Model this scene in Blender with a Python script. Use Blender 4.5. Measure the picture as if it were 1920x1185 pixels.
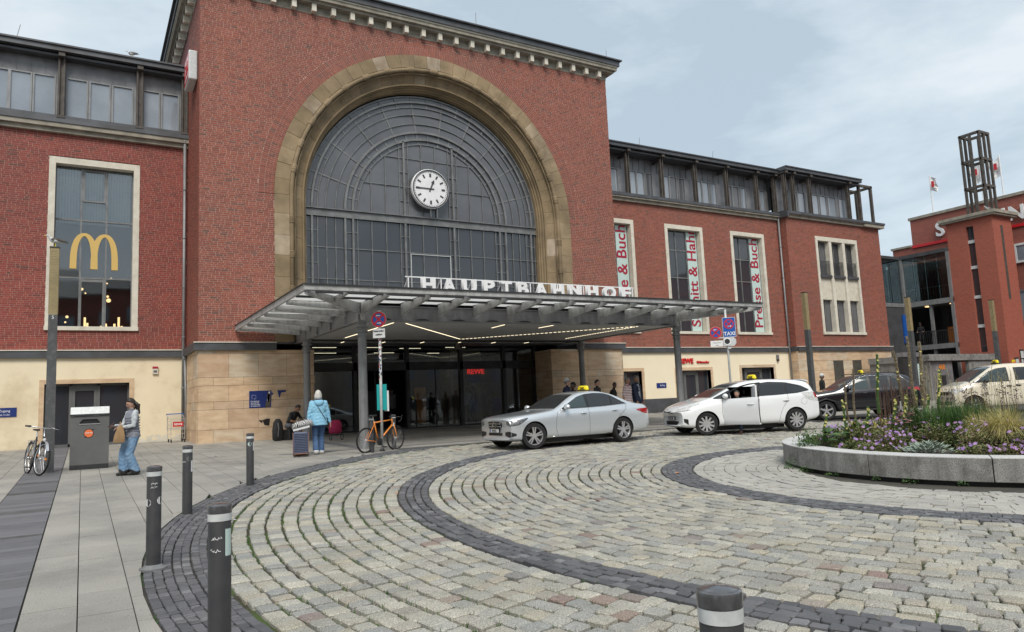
import bpy, bmesh, math, random
from mathutils import Vector, Matrix, noise, geometry
from mathutils.bvhtree import BVHTree
for _o in list(bpy.data.objects): bpy.data.objects.remove(_o)
scene = bpy.context.scene
COL = scene.collection
R = math.radians
rnd = random.Random(7)

# ---------------------------------------------------------------- camera, sky, sun, exposure
EYE = 1.5
YAW, PITCH, ROLL = R(30.48), R(6.62), R(-2.525)
cam_d = bpy.data.cameras.new('camera'); cam = bpy.data.objects.new('camera', cam_d); COL.objects.link(cam)
_f = Vector((math.sin(YAW)*math.cos(PITCH), math.cos(YAW)*math.cos(PITCH), math.sin(PITCH)))
_r = Vector((math.cos(YAW), -math.sin(YAW), 0)); _u = _r.cross(_f)
_r2 = _r*math.cos(ROLL) + _u*math.sin(ROLL); _u2 = -_r*math.sin(ROLL) + _u*math.cos(ROLL)
_m = Matrix((( _r2.x, _u2.x, -_f.x, 0), (_r2.y, _u2.y, -_f.y, 0), (_r2.z, _u2.z, -_f.z, EYE), (0, 0, 0, 1)))
cam.matrix_world = _m
cam_d.sensor_width = 36; cam_d.lens = 36*1374.5/1920
cam_d.clip_start = 0.05; cam_d.clip_end = 2000
scene.camera = cam
scene.view_settings.view_transform = 'Standard'; scene.view_settings.look = 'None'
scene.view_settings.gamma = 1; scene.view_settings.use_curve_mapping = False
scene.view_settings.exposure = 0.93

SUN_EL, SUN_AZ = R(48), R(205)          # azimuth clockwise from +Y: the sun is behind the cloud, over the viewer's left shoulder
world = bpy.data.worlds.new('World'); scene.world = world; world.use_nodes = True
wn = world.node_tree.nodes; wl = world.node_tree.links
for n in list(wn): wn.remove(n)
wo = wn.new('ShaderNodeOutputWorld'); bg = wn.new('ShaderNodeBackground'); bg.inputs['Strength'].default_value = 0.1
sky = wn.new('ShaderNodeTexSky'); sky.sky_type = 'NISHITA'; sky.sun_disc = False
sky.sun_elevation = SUN_EL; sky.sun_rotation = SUN_AZ; sky.dust_density = 2.0
tc = wn.new('ShaderNodeTexCoord')
mp = wn.new('ShaderNodeMapping'); mp.inputs['Scale'].default_value = (1.0, 1.0, 2.6)
nz = wn.new('ShaderNodeTexNoise'); nz.inputs['Scale'].default_value = 2.3; nz.inputs['Detail'].default_value = 6; nz.inputs['Roughness'].default_value = 0.58
nz.inputs['Distortion'].default_value = 0.25
cr = wn.new('ShaderNodeValToRGB')
cr.color_ramp.elements[0].position = 0.38; cr.color_ramp.elements[0].color = (2.75, 3.3, 3.75, 1)
cr.color_ramp.elements[1].position = 0.62; cr.color_ramp.elements[1].color = (4.5, 4.8, 5.0, 1)
e = cr.color_ramp.elements.new(0.5); e.color = (3.6, 4.15, 4.5, 1)
mx = wn.new('ShaderNodeMix'); mx.data_type = 'RGBA'; mx.inputs['Factor'].default_value = 0.9
wl.new(tc.outputs['Generated'], mp.inputs['Vector']); wl.new(mp.outputs[0], nz.inputs['Vector'])
wl.new(nz.outputs['Fac'], cr.inputs[0]); wl.new(sky.outputs[0], mx.inputs['A']); wl.new(cr.outputs[0], mx.inputs['B'])
wl.new(mx.outputs['Result'], bg.inputs['Color']); wl.new(bg.outputs[0], wo.inputs[0])

sun_d = bpy.data.lights.new('sun', 'SUN'); sun_d.energy = 1.5; sun_d.angle = R(24); sun_d.color = (1.0, 0.95, 0.87)
sun = bpy.data.objects.new('sun', sun_d); COL.objects.link(sun)
_sd = Vector((math.sin(SUN_AZ)*math.cos(SUN_EL), math.cos(SUN_AZ)*math.cos(SUN_EL), math.sin(SUN_EL)))
sun.rotation_euler = _sd.to_track_quat('Z', 'Y').to_euler(); sun.location = _sd*60

def gz(x, y):
    """height of the gently rising square"""
    return 0.02*max(-20.0, min(30.0, y))

# ---------------------------------------------------------------- helpers
def tag(o, label=None, cat=None, group=None, kind=None):
    if label: o['label'] = label
    if cat: o['category'] = cat
    if group: o['group'] = group
    if kind: o['kind'] = kind
    return o

def thing(name, label, cat, loc=(0, 0, 0), rz=0, group=None):
    o = bpy.data.objects.new(name, None); o.empty_display_size = 0.2; COL.objects.link(o)
    o.location = loc; o.rotation_euler = (0, 0, rz)
    return tag(o, label, cat, group)

def link(name, me, parent=None, loc=None, rot=None, scl=None):
    o = bpy.data.objects.new(name, me); COL.objects.link(o)
    if parent is not None: o.parent = parent
    if loc is not None: o.location = loc
    if rot is not None: o.rotation_euler = rot
    if scl is not None: o.scale = scl
    return o

class MB:
    """collects faces; build() links them as ONE mesh object"""
    def __init__(s): s.v = []; s.f = []; s.m = []; s.t = []; s.M = None
    def add(s, vs, fs, mi=0, tint=0.0):
        b = len(s.v)
        if s.M is not None: vs = [s.M @ Vector(v) for v in vs]
        s.v.extend([tuple(v) for v in vs])
        for f in fs: s.f.append(tuple(b+i for i in f)); s.m.append(mi); s.t.append(tint)
    def quad(s, a, b, c, d, mi=0, tint=0.0): s.add([a, b, c, d], [(0, 1, 2, 3)], mi, tint)
    def box(s, x0, x1, y0, y1, z0, z1, mi=0, tint=0.0):
        s.add([(x0,y0,z0),(x1,y0,z0),(x1,y1,z0),(x0,y1,z0),(x0,y0,z1),(x1,y0,z1),(x1,y1,z1),(x0,y1,z1)],
              [(0,3,2,1),(4,5,6,7),(0,1,5,4),(1,2,6,5),(2,3,7,6),(3,0,4,7)], mi, tint)
    def bar(s, p, q, w, h=None, mi=0, tint=0.0, up=(0,0,1)):
        """rectangular bar from p to q"""
        h = h or w; p = Vector(p); q = Vector(q); d = (q-p).normalized(); upv = Vector(up)
        if abs(d.dot(upv)) > 0.98: upv = Vector((0,1,0)) if abs(d.y) < .9 else Vector((1,0,0))
        a = d.cross(upv).normalized()*w/2; b = a.normalized().cross(d).normalized()*h/2
        vs = [p-a-b, p+a-b, p+a+b, p-a+b, q-a-b, q+a-b, q+a+b, q-a+b]
        s.add(vs, [(0,1,2,3),(7,6,5,4),(0,4,5,1),(1,5,6,2),(2,6,7,3),(3,7,4,0)], mi, tint)
    def tube(s, pts, r, n=8, mi=0, cap=True, tint=0.0, closed=False):
        pts = [Vector(p) for p in pts]; L = len(pts); rs = r if isinstance(r, (list, tuple)) else [r]*L
        vs = []; ref = None
        for i, p in enumerate(pts):
            a = pts[(i-1) % L] if closed else pts[max(i-1, 0)]; b = pts[(i+1) % L] if closed else pts[min(i+1, L-1)]
            d = (b-a).normalized()
            if ref is None:
                ref = Vector((0,0,1)) if abs(d.z) < .9 else Vector((1,0,0))
            x = d.cross(ref)
            if x.length < 1e-4: x = d.orthogonal()
            x.normalize(); y = d.cross(x); ref = -(y) if False else ref
            for k in range(n):
                t = 2*math.pi*k/n; vs.append(p + x*math.cos(t)*rs[i] + y*math.sin(t)*rs[i])
        fs = []
        for i in range(L if closed else L-1):
            j = (i+1) % L
            for k in range(n):
                k2 = (k+1) % n; fs.append((i*n+k, i*n+k2, j*n+k2, j*n+k))
        if cap and not closed:
            fs.append(tuple(range(n-1, -1, -1))); fs.append(tuple((L-1)*n+k for k in range(n)))
        s.add(vs, fs, mi, tint)
    def lathe(s, prof, c=(0,0,0), n=16, mi=0, axis='Z', tint=0.0, cap=True):
        """prof: (radius, height) pairs"""
        vs = []; fs = []
        for r_, h_ in prof:
            for k in range(n):
                t = 2*math.pi*k/n; a, b = r_*math.cos(t), r_*math.sin(t)
                v = {'Z': (a, b, h_), 'Y': (a, h_, b), 'X': (h_, a, b)}[axis]
                vs.append((c[0]+v[0], c[1]+v[1], c[2]+v[2]))
        L = len(prof)
        for i in range(L-1):
            for k in range(n):
                k2 = (k+1) % n; fs.append((i*n+k, i*n+k2, (i+1)*n+k2, (i+1)*n+k))
        if cap and prof[0][0] > 1e-5: fs.append(tuple(range(n-1, -1, -1)))
        if cap and prof[-1][0] > 1e-5: fs.append(tuple((L-1)*n+k for k in range(n)))
        s.add(vs, fs, mi, tint)
    def ell(s, c, r, mi=0, n=12, m=8, rot=None, tint=0.0):
        vs = []; fs = []; c = Vector(c)
        for i in range(m+1):
            ph = math.pi*i/m
            for k in range(n):
                t = 2*math.pi*k/n
                v = Vector((r[0]*math.sin(ph)*math.cos(t), r[1]*math.sin(ph)*math.sin(t), -r[2]*math.cos(ph)))
                if rot is not None: v = rot @ v
                vs.append(c+v)
        for i in range(m):
            for k in range(n):
                k2 = (k+1) % n; fs.append((i*n+k, i*n+k2, (i+1)*n+k2, (i+1)*n+k))
        s.add(vs, fs, mi, tint)
    def loft(s, rings, mi=0, cap=True, closed=True, tint=0.0):
        n = len(rings[0]); vs = [v for r_ in rings for v in r_]; fs = []
        for i in range(len(rings)-1):
            for k in range(n if closed else n-1):
                k2 = (k+1) % n; fs.append((i*n+k, i*n+k2, (i+1)*n+k2, (i+1)*n+k))
        if cap and closed:
            fs.append(tuple(range(n-1, -1, -1))); fs.append(tuple((len(rings)-1)*n+k for k in range(n)))
        s.add(vs, fs, mi, tint)
    def prism(s, poly, f, d0, d1, mi=0, tint=0.0):
        """poly: 2D outline, f(u,v,d)->xyz, extruded from d0 to d1"""
        n = len(poly); vs = [f(u, v, d0) for u, v in poly] + [f(u, v, d1) for u, v in poly]
        s.add(vs, [tuple(range(n)), tuple(range(2*n-1, n-1, -1))] + [(i, i+n, (i+1) % n+n, (i+1) % n) for i in range(n)], mi, tint)
    def mesh(s, mats, name='m', smooth=False, tint=False):
        me = bpy.data.meshes.new(name); me.from_pydata(s.v, [], s.f)
        for m in (mats if isinstance(mats, (list, tuple)) else [mats]): me.materials.append(m)
        if len(me.materials) > 1: me.polygons.foreach_set('material_index', s.m)
        if smooth: me.polygons.foreach_set('use_smooth', [True]*len(s.f))
        if tint:
            a = me.attributes.new('tint', 'FLOAT', 'FACE'); a.data.foreach_set('value', s.t)
        me.update(); return me
    def build(s, name, mats, parent=None, smooth=False, tint=False, fix=False, auto=None, **kw):
        me = s.mesh(mats, name, smooth, tint)
        if fix:
            bm = bmesh.new(); bm.from_mesh(me); bmesh.ops.recalc_face_normals(bm, faces=bm.faces); bm.to_mesh(me); bm.free()
        if auto: 
            me.polygons.foreach_set('use_smooth', [True]*len(me.polygons)); me.set_sharp_from_angle(angle=R(auto))
        o = link(name, me, parent); tag(o, **kw); return o

# ---------------------------------------------------------------- materials
def mat(name, col, col2=None, rough=0.6, metal=0.0, nscale=6, namt=0.5, detail=4, tint=None, tintw=0.0, bump=0.0, bscale=40,
        spec=0.5, coat=0.0, emit=None, estr=0.0, alpha=None, speck=0.0, spscale=300, stain=None, stscale=1.2, stamt=0.0, stretch=None, objrand=False):
    m = bpy.data.materials.new(name); m.use_nodes = True; nt = m.node_tree; N = nt.nodes; L = nt.links
    b = N['Principled BSDF']; b.inputs['Roughness'].default_value = rough; b.inputs['Metallic'].default_value = metal
    b.inputs['Specular IOR Level'].default_value = spec; b.inputs['Coat Weight'].default_value = coat
    c4 = lambda c: (c[0], c[1], c[2], 1)
    geo = N.new('ShaderNodeNewGeometry'); vec = geo.outputs['Position']
    if stretch:
        mpn = N.new('ShaderNodeMapping'); mpn.inputs['Scale'].default_value = stretch; L.new(vec, mpn.inputs['Vector']); svec = mpn.outputs[0]
    else: svec = vec
    def noise_(sc, det=4, v=None, rg=0.55):
        n = N.new('ShaderNodeTexNoise'); n.inputs['Scale'].default_value = sc; n.inputs['Detail'].default_value = det
        n.inputs['Roughness'].default_value = rg; L.new(v or svec, n.inputs['Vector']); return n.outputs['Fac']
    def ramp(fac, stops):
        r_ = N.new('ShaderNodeValToRGB'); el = r_.color_ramp.elements
        el[0].position = stops[0][0]; el[0].color = c4(stops[0][1]); el[1].position = stops[-1][0]; el[1].color = c4(stops[-1][1])
        for p, c in stops[1:-1]:
            e_ = el.new(p); e_.color = c4(c)
        L.new(fac, r_.inputs[0]); return r_.outputs[0]
    def mix(f, a, b_, mode='MIX'):
        x = N.new('ShaderNodeMix'); x.data_type = 'RGBA'; x.blend_type = mode
        for sock, val in (('Factor', f), ('A', a), ('B', b_)):
            if hasattr(val, 'links'): L.new(val, x.inputs[sock])
            else: x.inputs[sock].default_value = val if not isinstance(val, tuple) else c4(val)
        return x.outputs['Result']
    out = None
    if tint:
        at = N.new('ShaderNodeAttribute'); at.attribute_name = 'tint'; fac = at.outputs['Fac']
        oi = N.new('ShaderNodeObjectInfo')
        if objrand:
            ad = N.new('ShaderNodeMath'); ad.operation = 'ADD'; L.new(fac, ad.inputs[0]); L.new(oi.outputs['Random'], ad.inputs[1])
            fr = N.new('ShaderNodeMath'); fr.operation = 'FRACT'; L.new(ad.outputs[0], fr.inputs[0]); fac = fr.outputs[0]
        out = ramp(fac, tint)
        if col2:
            out = mix(ramp(noise_(nscale, detail), [(0.35, (0, 0, 0)), (0.65, (1, 1, 1))]), out, mix(namt, out, col2))
    elif col2:
        out = ramp(noise_(nscale, detail), [(0.5-0.25*(1.2-namt), col), (0.5+0.25*(1.2-namt), col2)])
    if speck:
        out = mix(speck, out if out else col, ramp(noise_(spscale, 2, vec), [(0.40, (0.12, 0.12, 0.12)), (0.5, (0.9, 0.9, 0.9)), (0.62, (1.5, 1.5, 1.5))]), 'MULTIPLY')
    if stain:
        out = mix(ramp(noise_(stscale, 6, vec, 0.65), [(0.5-0.0, (0, 0, 0)), (0.72, (stamt, stamt, stamt))]), out if out else col, stain)
    if out is not None: L.new(out, b.inputs['Base Color'])
    else: b.inputs['Base Color'].default_value = c4(col)
    if bump:
        bp = N.new('ShaderNodeBump'); bp.inputs['Strength'].default_value = 0.6; bp.inputs['Distance'].default_value = bump
        L.new(noise_(bscale, 5), bp.inputs['Height']); L.new(bp.outputs[0], b.inputs['Normal'])
    if emit: b.inputs['Emission Color'].default_value = c4(emit); b.inputs['Emission Strength'].default_value = estr
    if alpha is not None: b.inputs['Alpha'].default_value = alpha
    return m

M = {}
BR = [(0.0, (0.199, 0.060, 0.040)), (0.25, (0.247, 0.069, 0.044)), (0.55, (0.275, 0.076, 0.048)), (0.8, (0.309, 0.089, 0.057)), (0.93, (0.257, 0.079, 0.057)), (0.97, (0.162, 0.070, 0.051)), (1.0, (0.133, 0.065, 0.048))]
M['brick'] = mat('red clinker brick', (0.3, .09, .06), (0.13, 0.05, 0.038), rough=.72, tint=BR, nscale=0.55, namt=.28, bump=.004, bscale=60, stain=(.14, .075, .055), stscale=.35, stamt=.35, stretch=(1, 1, .35))
BRD = [(0.0, (0.177, 0.030, 0.022)), (0.3, (0.242, 0.040, 0.030)), (0.7, (0.279, 0.052, 0.036)), (0.94, (0.205, 0.040, 0.030)), (1.0, (0.112, 0.035, 0.028))]
M['brick2'] = mat('deep red brick', (0.25, .05, .04), (0.10, 0.04, 0.03), rough=.68, tint=BRD, nscale=0.55, namt=.25, bump=.004, bscale=60, stain=(.11, .04, .03), stscale=.35, stamt=.35, stretch=(1, 1, .35))
M['mortar'] = mat('pale mortar', (0.50, 0.34, 0.275), (0.40, 0.27, 0.22), rough=.9, nscale=3)
M['mortar2'] = mat('mortar', (0.44, 0.27, 0.215), (0.34, 0.21, 0.165), rough=.9, nscale=3)
M['sand'] = mat('sandstone', (0.5, .4, .27), (0.42, 0.27, 0.155), rough=.85, tint=[(0, (0.605, 0.448, 0.291)), (.35, (0.680, 0.512, 0.344)), (.6, (0.568, 0.400, 0.274)), (.8, (0.583, 0.509, 0.393)), (1, (0.698, 0.488, 0.310))], nscale=1.6, namt=.6, detail=6, stretch=(1, 1, 3.5), bump=.004, objrand=True, stain=(0.22, .15, .1), stscale=2.2, stamt=.3)
M['archstone'] = mat('weathered arch stone', (0.3, .24, .13), (0.17, 0.125, 0.07), rough=.88, tint=[(0, (0.282, 0.204, 0.116)), (.4, (0.355, 0.263, 0.157)), (.7, (0.293, 0.214, 0.131)), (.86, (0.397, 0.302, 0.192)), (.93, (0.522, 0.428, 0.334)), (1, (0.251, 0.185, 0.101))], nscale=1.1, namt=.75, detail=7, bump=.008, objrand=True, stain=(0.09, .07, .045), stscale=1.0, stamt=.5)
M['stonetrim'] = mat('pale stone trim', (0.68, 0.64, 0.55), (0.58, 0.54, 0.45), rough=.85, nscale=4, bump=.003, stain=(0.2, .17, .13), stscale=1.4, stamt=.28)
M['cornice'] = mat('grey stone cornice', (0.36, 0.33, 0.27), (0.22, 0.20, 0.165), rough=.88, nscale=3, bump=.004)
M['render'] = mat('cream render', (0.80, 0.70, 0.51), (0.71, 0.60, 0.42), rough=.9, nscale=0.7, detail=7, bump=.003, stain=(0.40, .29, .17), stscale=0.7, stamt=.4)
M['render2'] = mat('clean cream render', (0.84, 0.74, 0.55), (0.79, 0.69, 0.50), rough=.9, nscale=.8, bump=.002)
M['zinc'] = mat('dark zinc sheet', (0.105, 0.11, 0.12), (0.075, 0.077, 0.082), rough=.5, metal=.35, nscale=2, bump=.002, bscale=6, stain=(0.06, .05, .045), stamt=.6)
M['zincp'] = mat('zinc panel', (0.24, 0.24, 0.25), (0.14, 0.14, 0.145), rough=.45, metal=.2, nscale=1.5, detail=5)
M['steel'] = mat('grey painted steel', (0.27, 0.275, 0.28), (0.20, 0.202, 0.205), rough=.5, metal=.3, nscale=2.5, stain=(0.04, .035, .03), stscale=2.5, stamt=.3, stretch=(3, 3, .7))
M['steelL'] = mat('pale grey canopy fascia', (0.48, 0.48, 0.47), (0.38, 0.375, 0.37), rough=.6, metal=.2, nscale=2.5, stain=(0.035, .03, .025), stscale=3.0, stamt=.55, stretch=(6, 6, .5), detail=6)
M['panelW'] = mat('off-white canopy boards', (0.62, 0.62, 0.61), (0.50, .50, .49), rough=.6, nscale=1.5, stain=(.2, .19, .18), stscale=3, stamt=.6)
M['ceilG'] = mat('pale grey ceiling', (0.50, 0.50, 0.50), (0.45, .45, .45), rough=.5, nscale=1)
M['steelD'] = mat('dark steel', (0.05, 0.052, 0.055), (0.03, 0.03, 0.032), rough=.5, metal=.3, nscale=2.5)
M['rust'] = mat('brown weathered steel', (0.11, 0.095, 0.08), (0.06, 0.05, 0.045), rough=.65, metal=.2, nscale=4)
M['mullion'] = mat('arch window bars', (0.22, 0.225, 0.225), (0.14, 0.14, 0.14), rough=.5, metal=.3, nscale=3)
M['glassD'] = mat('dark glass', (0.035, 0.038, 0.045), rough=.04, spec=.9, bump=.0025, bscale=1.4)
M['glassA'] = mat('old window glass cloud tone', (0.125, 0.128, 0.138), (0.085, .087, .095), rough=.09, spec=.7, bump=.003, bscale=1.1, nscale=.6)  # lighter grey: cloudy sky reflection put into the base colour
M['glassB'] = mat('office glass sky tone', (0.30, 0.335, 0.38), (0.19, .215, .25), rough=.05, spec=1.0, bump=.0015, bscale=1.5, nscale=.5)  # pale blue of mirrored sky and blinds put into the base colour
M['cottage'] = mat('window blind fabric', (0.74, 0.80, 0.82), (0.66, .72, .75), rough=.7)
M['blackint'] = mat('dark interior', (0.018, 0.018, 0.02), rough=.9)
M['cobble'] = mat('granite setts', (0.3, .3, .3), (0.20, 0.185, 0.15), rough=.8, objrand=True, tint=[(0, (0.355, 0.342, 0.291)), (.16, (0.481, 0.455, 0.382)), (.30, (0.282, 0.286, 0.277)), (.44, (0.408, 0.393, 0.348)), (.54, (0.439, 0.398, 0.311)), (.64, (0.345, 0.342, 0.320)), (.76, (0.502, 0.476, 0.401)), (.85, (0.314, 0.311, 0.296)), (.92, (0.418, 0.373, 0.296)), (.97, (0.230, 0.230, 0.230)), (.99, (0.282, 0.184, 0.152)), (1, (0.397, 0.383, 0.334))], nscale=2.6, namt=.4, detail=7, bump=.007, bscale=48, speck=.5, spscale=120)
M['basalt'] = mat('black basalt setts', (0.05, .05, .055), (0.085, 0.085, 0.088), rough=.62, objrand=True, tint=[(0, (0.070, 0.071, 0.077)), (.5, (0.109, 0.109, 0.117)), (.9, (0.149, 0.146, 0.155)), (1, (0.210, 0.210, 0.216))], nscale=9, namt=.5, bump=.005, bscale=70)
M['paver'] = mat('grey concrete paver', (0.3, .3, .29), (0.30, 0.29, 0.265), rough=.82, objrand=True, tint=[(0, (0.392, 0.380, 0.345)), (.5, (0.435, 0.416, 0.375)), (1, (0.477, 0.458, 0.410))], nscale=1.2, namt=.6, bump=.004, bscale=90, speck=.35, spscale=160)
M['slab'] = mat('pavement slab', (0.27, .26, .245), (0.21, 0.205, 0.19), rough=.8, objrand=True, tint=[(0, (0.313, 0.299, 0.268)), (.5, (0.348, 0.331, 0.294)), (1, (0.389, 0.367, 0.326))], nscale=.8, namt=.5, detail=7, bump=.003, bscale=80, speck=.3, spscale=170, stain=(0.16, .155, .145), stscale=.8, stamt=.5)
M['slabD'] = mat('dark strip slab', (0.12, .12, .125), (0.17, 0.17, 0.175), rough=.7, objrand=True, tint=[(0, (0.105, 0.105, 0.115)), (.5, (0.14, 0.14, 0.15)), (.85, (0.165, .165, .175)), (1, (0.05, .048, .045))], nscale=4, namt=.4, bump=.003, bscale=80)
M['soil'] = mat('joint soil and moss', (0.045, 0.037, 0.025), (0.065, 0.10, 0.022), rough=.95, nscale=2.2, namt=.9, detail=7, bump=.02, bscale=60)
M['soil2'] = mat('dark joint', (0.05, 0.045, 0.04), (0.075, .07, .055), rough=.95, nscale=4, bump=.01)
M['asphalt'] = mat('asphalt', (0.07, 0.07, 0.072), (0.05, .05, .05), rough=.85, bump=.006, bscale=90)
M['granite'] = mat('grey granite kerb wall', (0.30, 0.295, 0.28), (0.20, .195, .185), rough=.75, nscale=5, speck=.55, spscale=110, bump=.003, bscale=120, stain=(0.06, .055, .045), stscale=2.2, stamt=.9, stretch=(1.6, 1.6, .25))
M['granitetop'] = mat('granite coping lit tone', (0.62, 0.615, 0.60), (0.54, .535, .52), rough=.7, nscale=3, speck=.4, spscale=130, bump=.002)  # strong light on the wall top put into a paler base colour
M['white'] = mat('white paint', (0.78, 0.78, 0.78), (0.70, .70, .70), rough=.4, nscale=3)
M['grey'] = mat('mid grey paint', (0.13, 0.132, 0.13), (0.10, .102, .10), rough=.5, nscale=2)
M['anthr'] = mat('anthracite bollard paint', (0.035, 0.036, 0.04), (0.05, .05, .052), rough=.5, nscale=9, bump=.0008, bscale=200)
M['reflect'] = mat('reflective band', (0.62, 0.64, 0.64), (0.48, .5, .5), rough=.35, nscale=20)
M['red'] = mat('red', (0.55, 0.015, 0.02), rough=.4)
M['darkred'] = mat('dark red letters', (0.36, 0.012, 0.04), rough=.4)
M['blue'] = mat('sign blue', (0.015, 0.09, 0.36), rough=.35)
M['navy'] = mat('navy poster', (0.012, 0.03, 0.16), rough=.4)
M['teal'] = mat('teal box', (0.01, 0.32, 0.32), rough=.4)
M['black'] = mat('black plastic', (0.015, 0.015, 0.016), rough=.45)
M['rubber'] = mat('tyre rubber', (0.008, 0.008, 0.009), (0.014, .014, .014), rough=.8, nscale=30)
M['alloy'] = mat('alloy', (0.62, 0.62, 0.63), rough=.3, metal=.7)
M['chrome'] = mat('chrome', (0.75, 0.75, 0.76), rough=.12, metal=1)
M['yellow'] = mat('taxi yellow', (0.85, 0.68, 0.02), rough=.35)
M['gold'] = mat('gold film', (0.62, 0.42, 0.13), rough=.4)
M['orange'] = mat('orange paint', (0.75, 0.24, 0.03), rough=.35, coat=.4)
M['film'] = mat('pale green window film', (0.50, 0.63, 0.60), rough=.25)
M['warm'] = mat('warm lamp', (1, .8, .5), emit=(1, .62, .28), estr=1.3)
M['strip'] = mat('led strip', (1, .9, .7), emit=(1, .86, .58), estr=1.0)
M['lampgold'] = mat('slatted lamp head', (0.42, 0.34, 0.19), (0.32, .26, .14), rough=.5, nscale=8)
def translucent(name, col, f=.55):
    m = bpy.data.materials.new(name); m.use_nodes = True; N = m.node_tree.nodes; L = m.node_tree.links; p = N['Principled BSDF']; p.inputs['Base Color'].default_value = (*col, 1); p.inputs['Roughness'].default_value = .6
    t = N.new('ShaderNodeBsdfTranslucent'); t.inputs[0].default_value = (*col, 1); x = N.new('ShaderNodeMixShader'); x.inputs[0].default_value = f; L.new(p.outputs[0], x.inputs[1]); L.new(t.outputs[0], x.inputs[2]); L.new(x.outputs[0], N['Material Output'].inputs[0]); return m
M['panelW'] = translucent('milky canopy glazing', (.85, .85, .84), .75)
def glass_mat(name, tr=0.75, col=(0.8, 0.85, 0.87)):
    m = bpy.data.materials.new(name); m.use_nodes = True; N = m.node_tree.nodes; L = m.node_tree.links
    for n in list(N): N.remove(n)
    o = N.new('ShaderNodeOutputMaterial'); a = N.new('ShaderNodeBsdfTransparent'); a.inputs[0].default_value = (*col, 1)
    g = N.new('ShaderNodeBsdfGlossy'); g.inputs['Roughness'].default_value = 0.03; g.inputs[0].default_value = (0.9, .93, .95, 1)
    fr = N.new('ShaderNodeFresnel'); fr.inputs[0].default_value = 1.5
    ma = N.new('ShaderNodeMath'); ma.operation = 'ADD'; ma.inputs[1].default_value = 1-tr; ma.use_clamp = True; L.new(fr.outputs[0], ma.inputs[0])
    x = N.new('ShaderNodeMixShader'); L.new(ma.outputs[0], x.inputs[0]); L.new(a.outputs[0], x.inputs[1]); L.new(g.outputs[0], x.inputs[2]); L.new(x.outputs[0], o.inputs[0])
    return m
M['glass'] = glass_mat('clear glass', .93, (.82, .86, .87))
M['glassG'] = glass_mat('greenish glass', .82, (.62, .78, .76))

_fontcache = {}
def text_mesh(s, size=1.0, ext=0.0, m=None, align='CENTER', bold=0.0, sx=1.0):
    cu = bpy.data.curves.new('t', 'FONT'); cu.body = s; cu.size = size; cu.extrude = ext; cu.align_x = align; cu.offset = bold; cu.resolution_u = 3
    o = bpy.data.objects.new('t', cu); me = evaluated(o); bpy.data.objects.remove(o); bpy.data.curves.remove(cu)
    if sx != 1.0:
        for v in me.vertices: v.co.x *= sx
    me.materials.clear()
    if m: me.materials.append(m)
    return me
def text_obj(name, s, size, pos, m, ext=0.002, parent=None, rot=(R(90), 0, 0), align='CENTER', bold=0.0, sx=1.0, **kw):
    o = link(name, text_mesh(s, size, ext, m, align, bold, sx), parent, pos, rot); tag(o, **kw); return o

_tmp = bpy.data.scenes.new('tmp')
def evaluated(o, also=()):
    """evaluate modifiers in a scratch scene, so that the whole scene is not re-evaluated every time"""
    for q in (o, *also): _tmp.collection.objects.link(q)
    _tmp.view_layers[0].update(); dg = _tmp.view_layers[0].depsgraph; me = bpy.data.meshes.new_from_object(o.evaluated_get(dg))
    for q in (o, *also): _tmp.collection.objects.unlink(q)
    return me
def bake(o, also=()):
    me = evaluated(o, also); o.modifiers.clear(); old = o.data; o.data = me; return o
# ================================================================ THE SQUARE
CYR = 6.5
def cxr(r): return 12.4 + (r-4.5)*0.19
def pol(r, th): return (cxr(r)+r*math.cos(th), CYR+r*math.sin(th))
def rad(x, y):
    r = 8.0
    for _ in range(12): r = math.hypot(x-cxr(r), y-CYR)
    return r
KERB_Y = 18.35
_F = 1374.5
def px(x, y, z):
    v = Vector((x, y, z-EYE)); d = v.dot(_f)
    if d < 0.05: return (-9999, -9999, d)
    return (960+_F*v.dot(_r2)/d, 592.5-_F*v.dot(_u2)/d, d)
def seen(x, y, mg=420):
    p = px(x, y, gz(x, y)); return p[2] > 0.3 and -mg < p[0] < 1920+mg and p[1] < 1185+mg*1.2

def sheet(name, xs, ys, dz, m, keep=None, **kw):
    b = MB()
    for i in range(len(xs)-1):
        for j in range(len(ys)-1):
            x0, x1, y0, y1 = xs[i], xs[i+1], ys[j], ys[j+1]
            if keep and not keep((x0+x1)/2, (y0+y1)/2): continue
            b.quad((x0, y0, gz(x0, y0)+dz), (x1, y0, gz(x1, y0)+dz), (x1, y1, gz(x1, y1)+dz), (x0, y1, gz(x0, y1)+dz))
    return b.build(name, m, kind='structure', **kw)
sheet('ground', [-900, 900], [-900, -20, 30, 900], -0.10, M['asphalt'])
def disc(name, r0, r1, dz, m, n=120):
    b = MB(); pr = None
    for k in range(n+1):
        th = 2*math.pi*k/n; pts = []
        for r in (r0, r1):
            x, y = pol(r, th) if r > 0 else (cxr(4.5), CYR)
            y = min(y, KERB_Y); pts.append((x, y, gz(x, y)+dz))
        if pr: b.quad(pr[0], pts[0], pts[1], pr[1])
        pr = pts
    return b.build(name, m, kind='structure')
roadway = disc('roadway', 5.1, 13.0, -0.034, M['soil'])
kerb_band = disc('kerb_band', 13.0, 13.72, -0.030, M['soil2'])
mid_band = disc('dark_paving_band', 9.66, 10.24, -0.028, M['soil2'])
ring_band = disc('dark_paving_ring', 4.48, 5.14, -0.026, M['soil2'])
island_pav = disc('island_paving', 0.0, 4.52, -0.024, M['soil2'])

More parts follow.
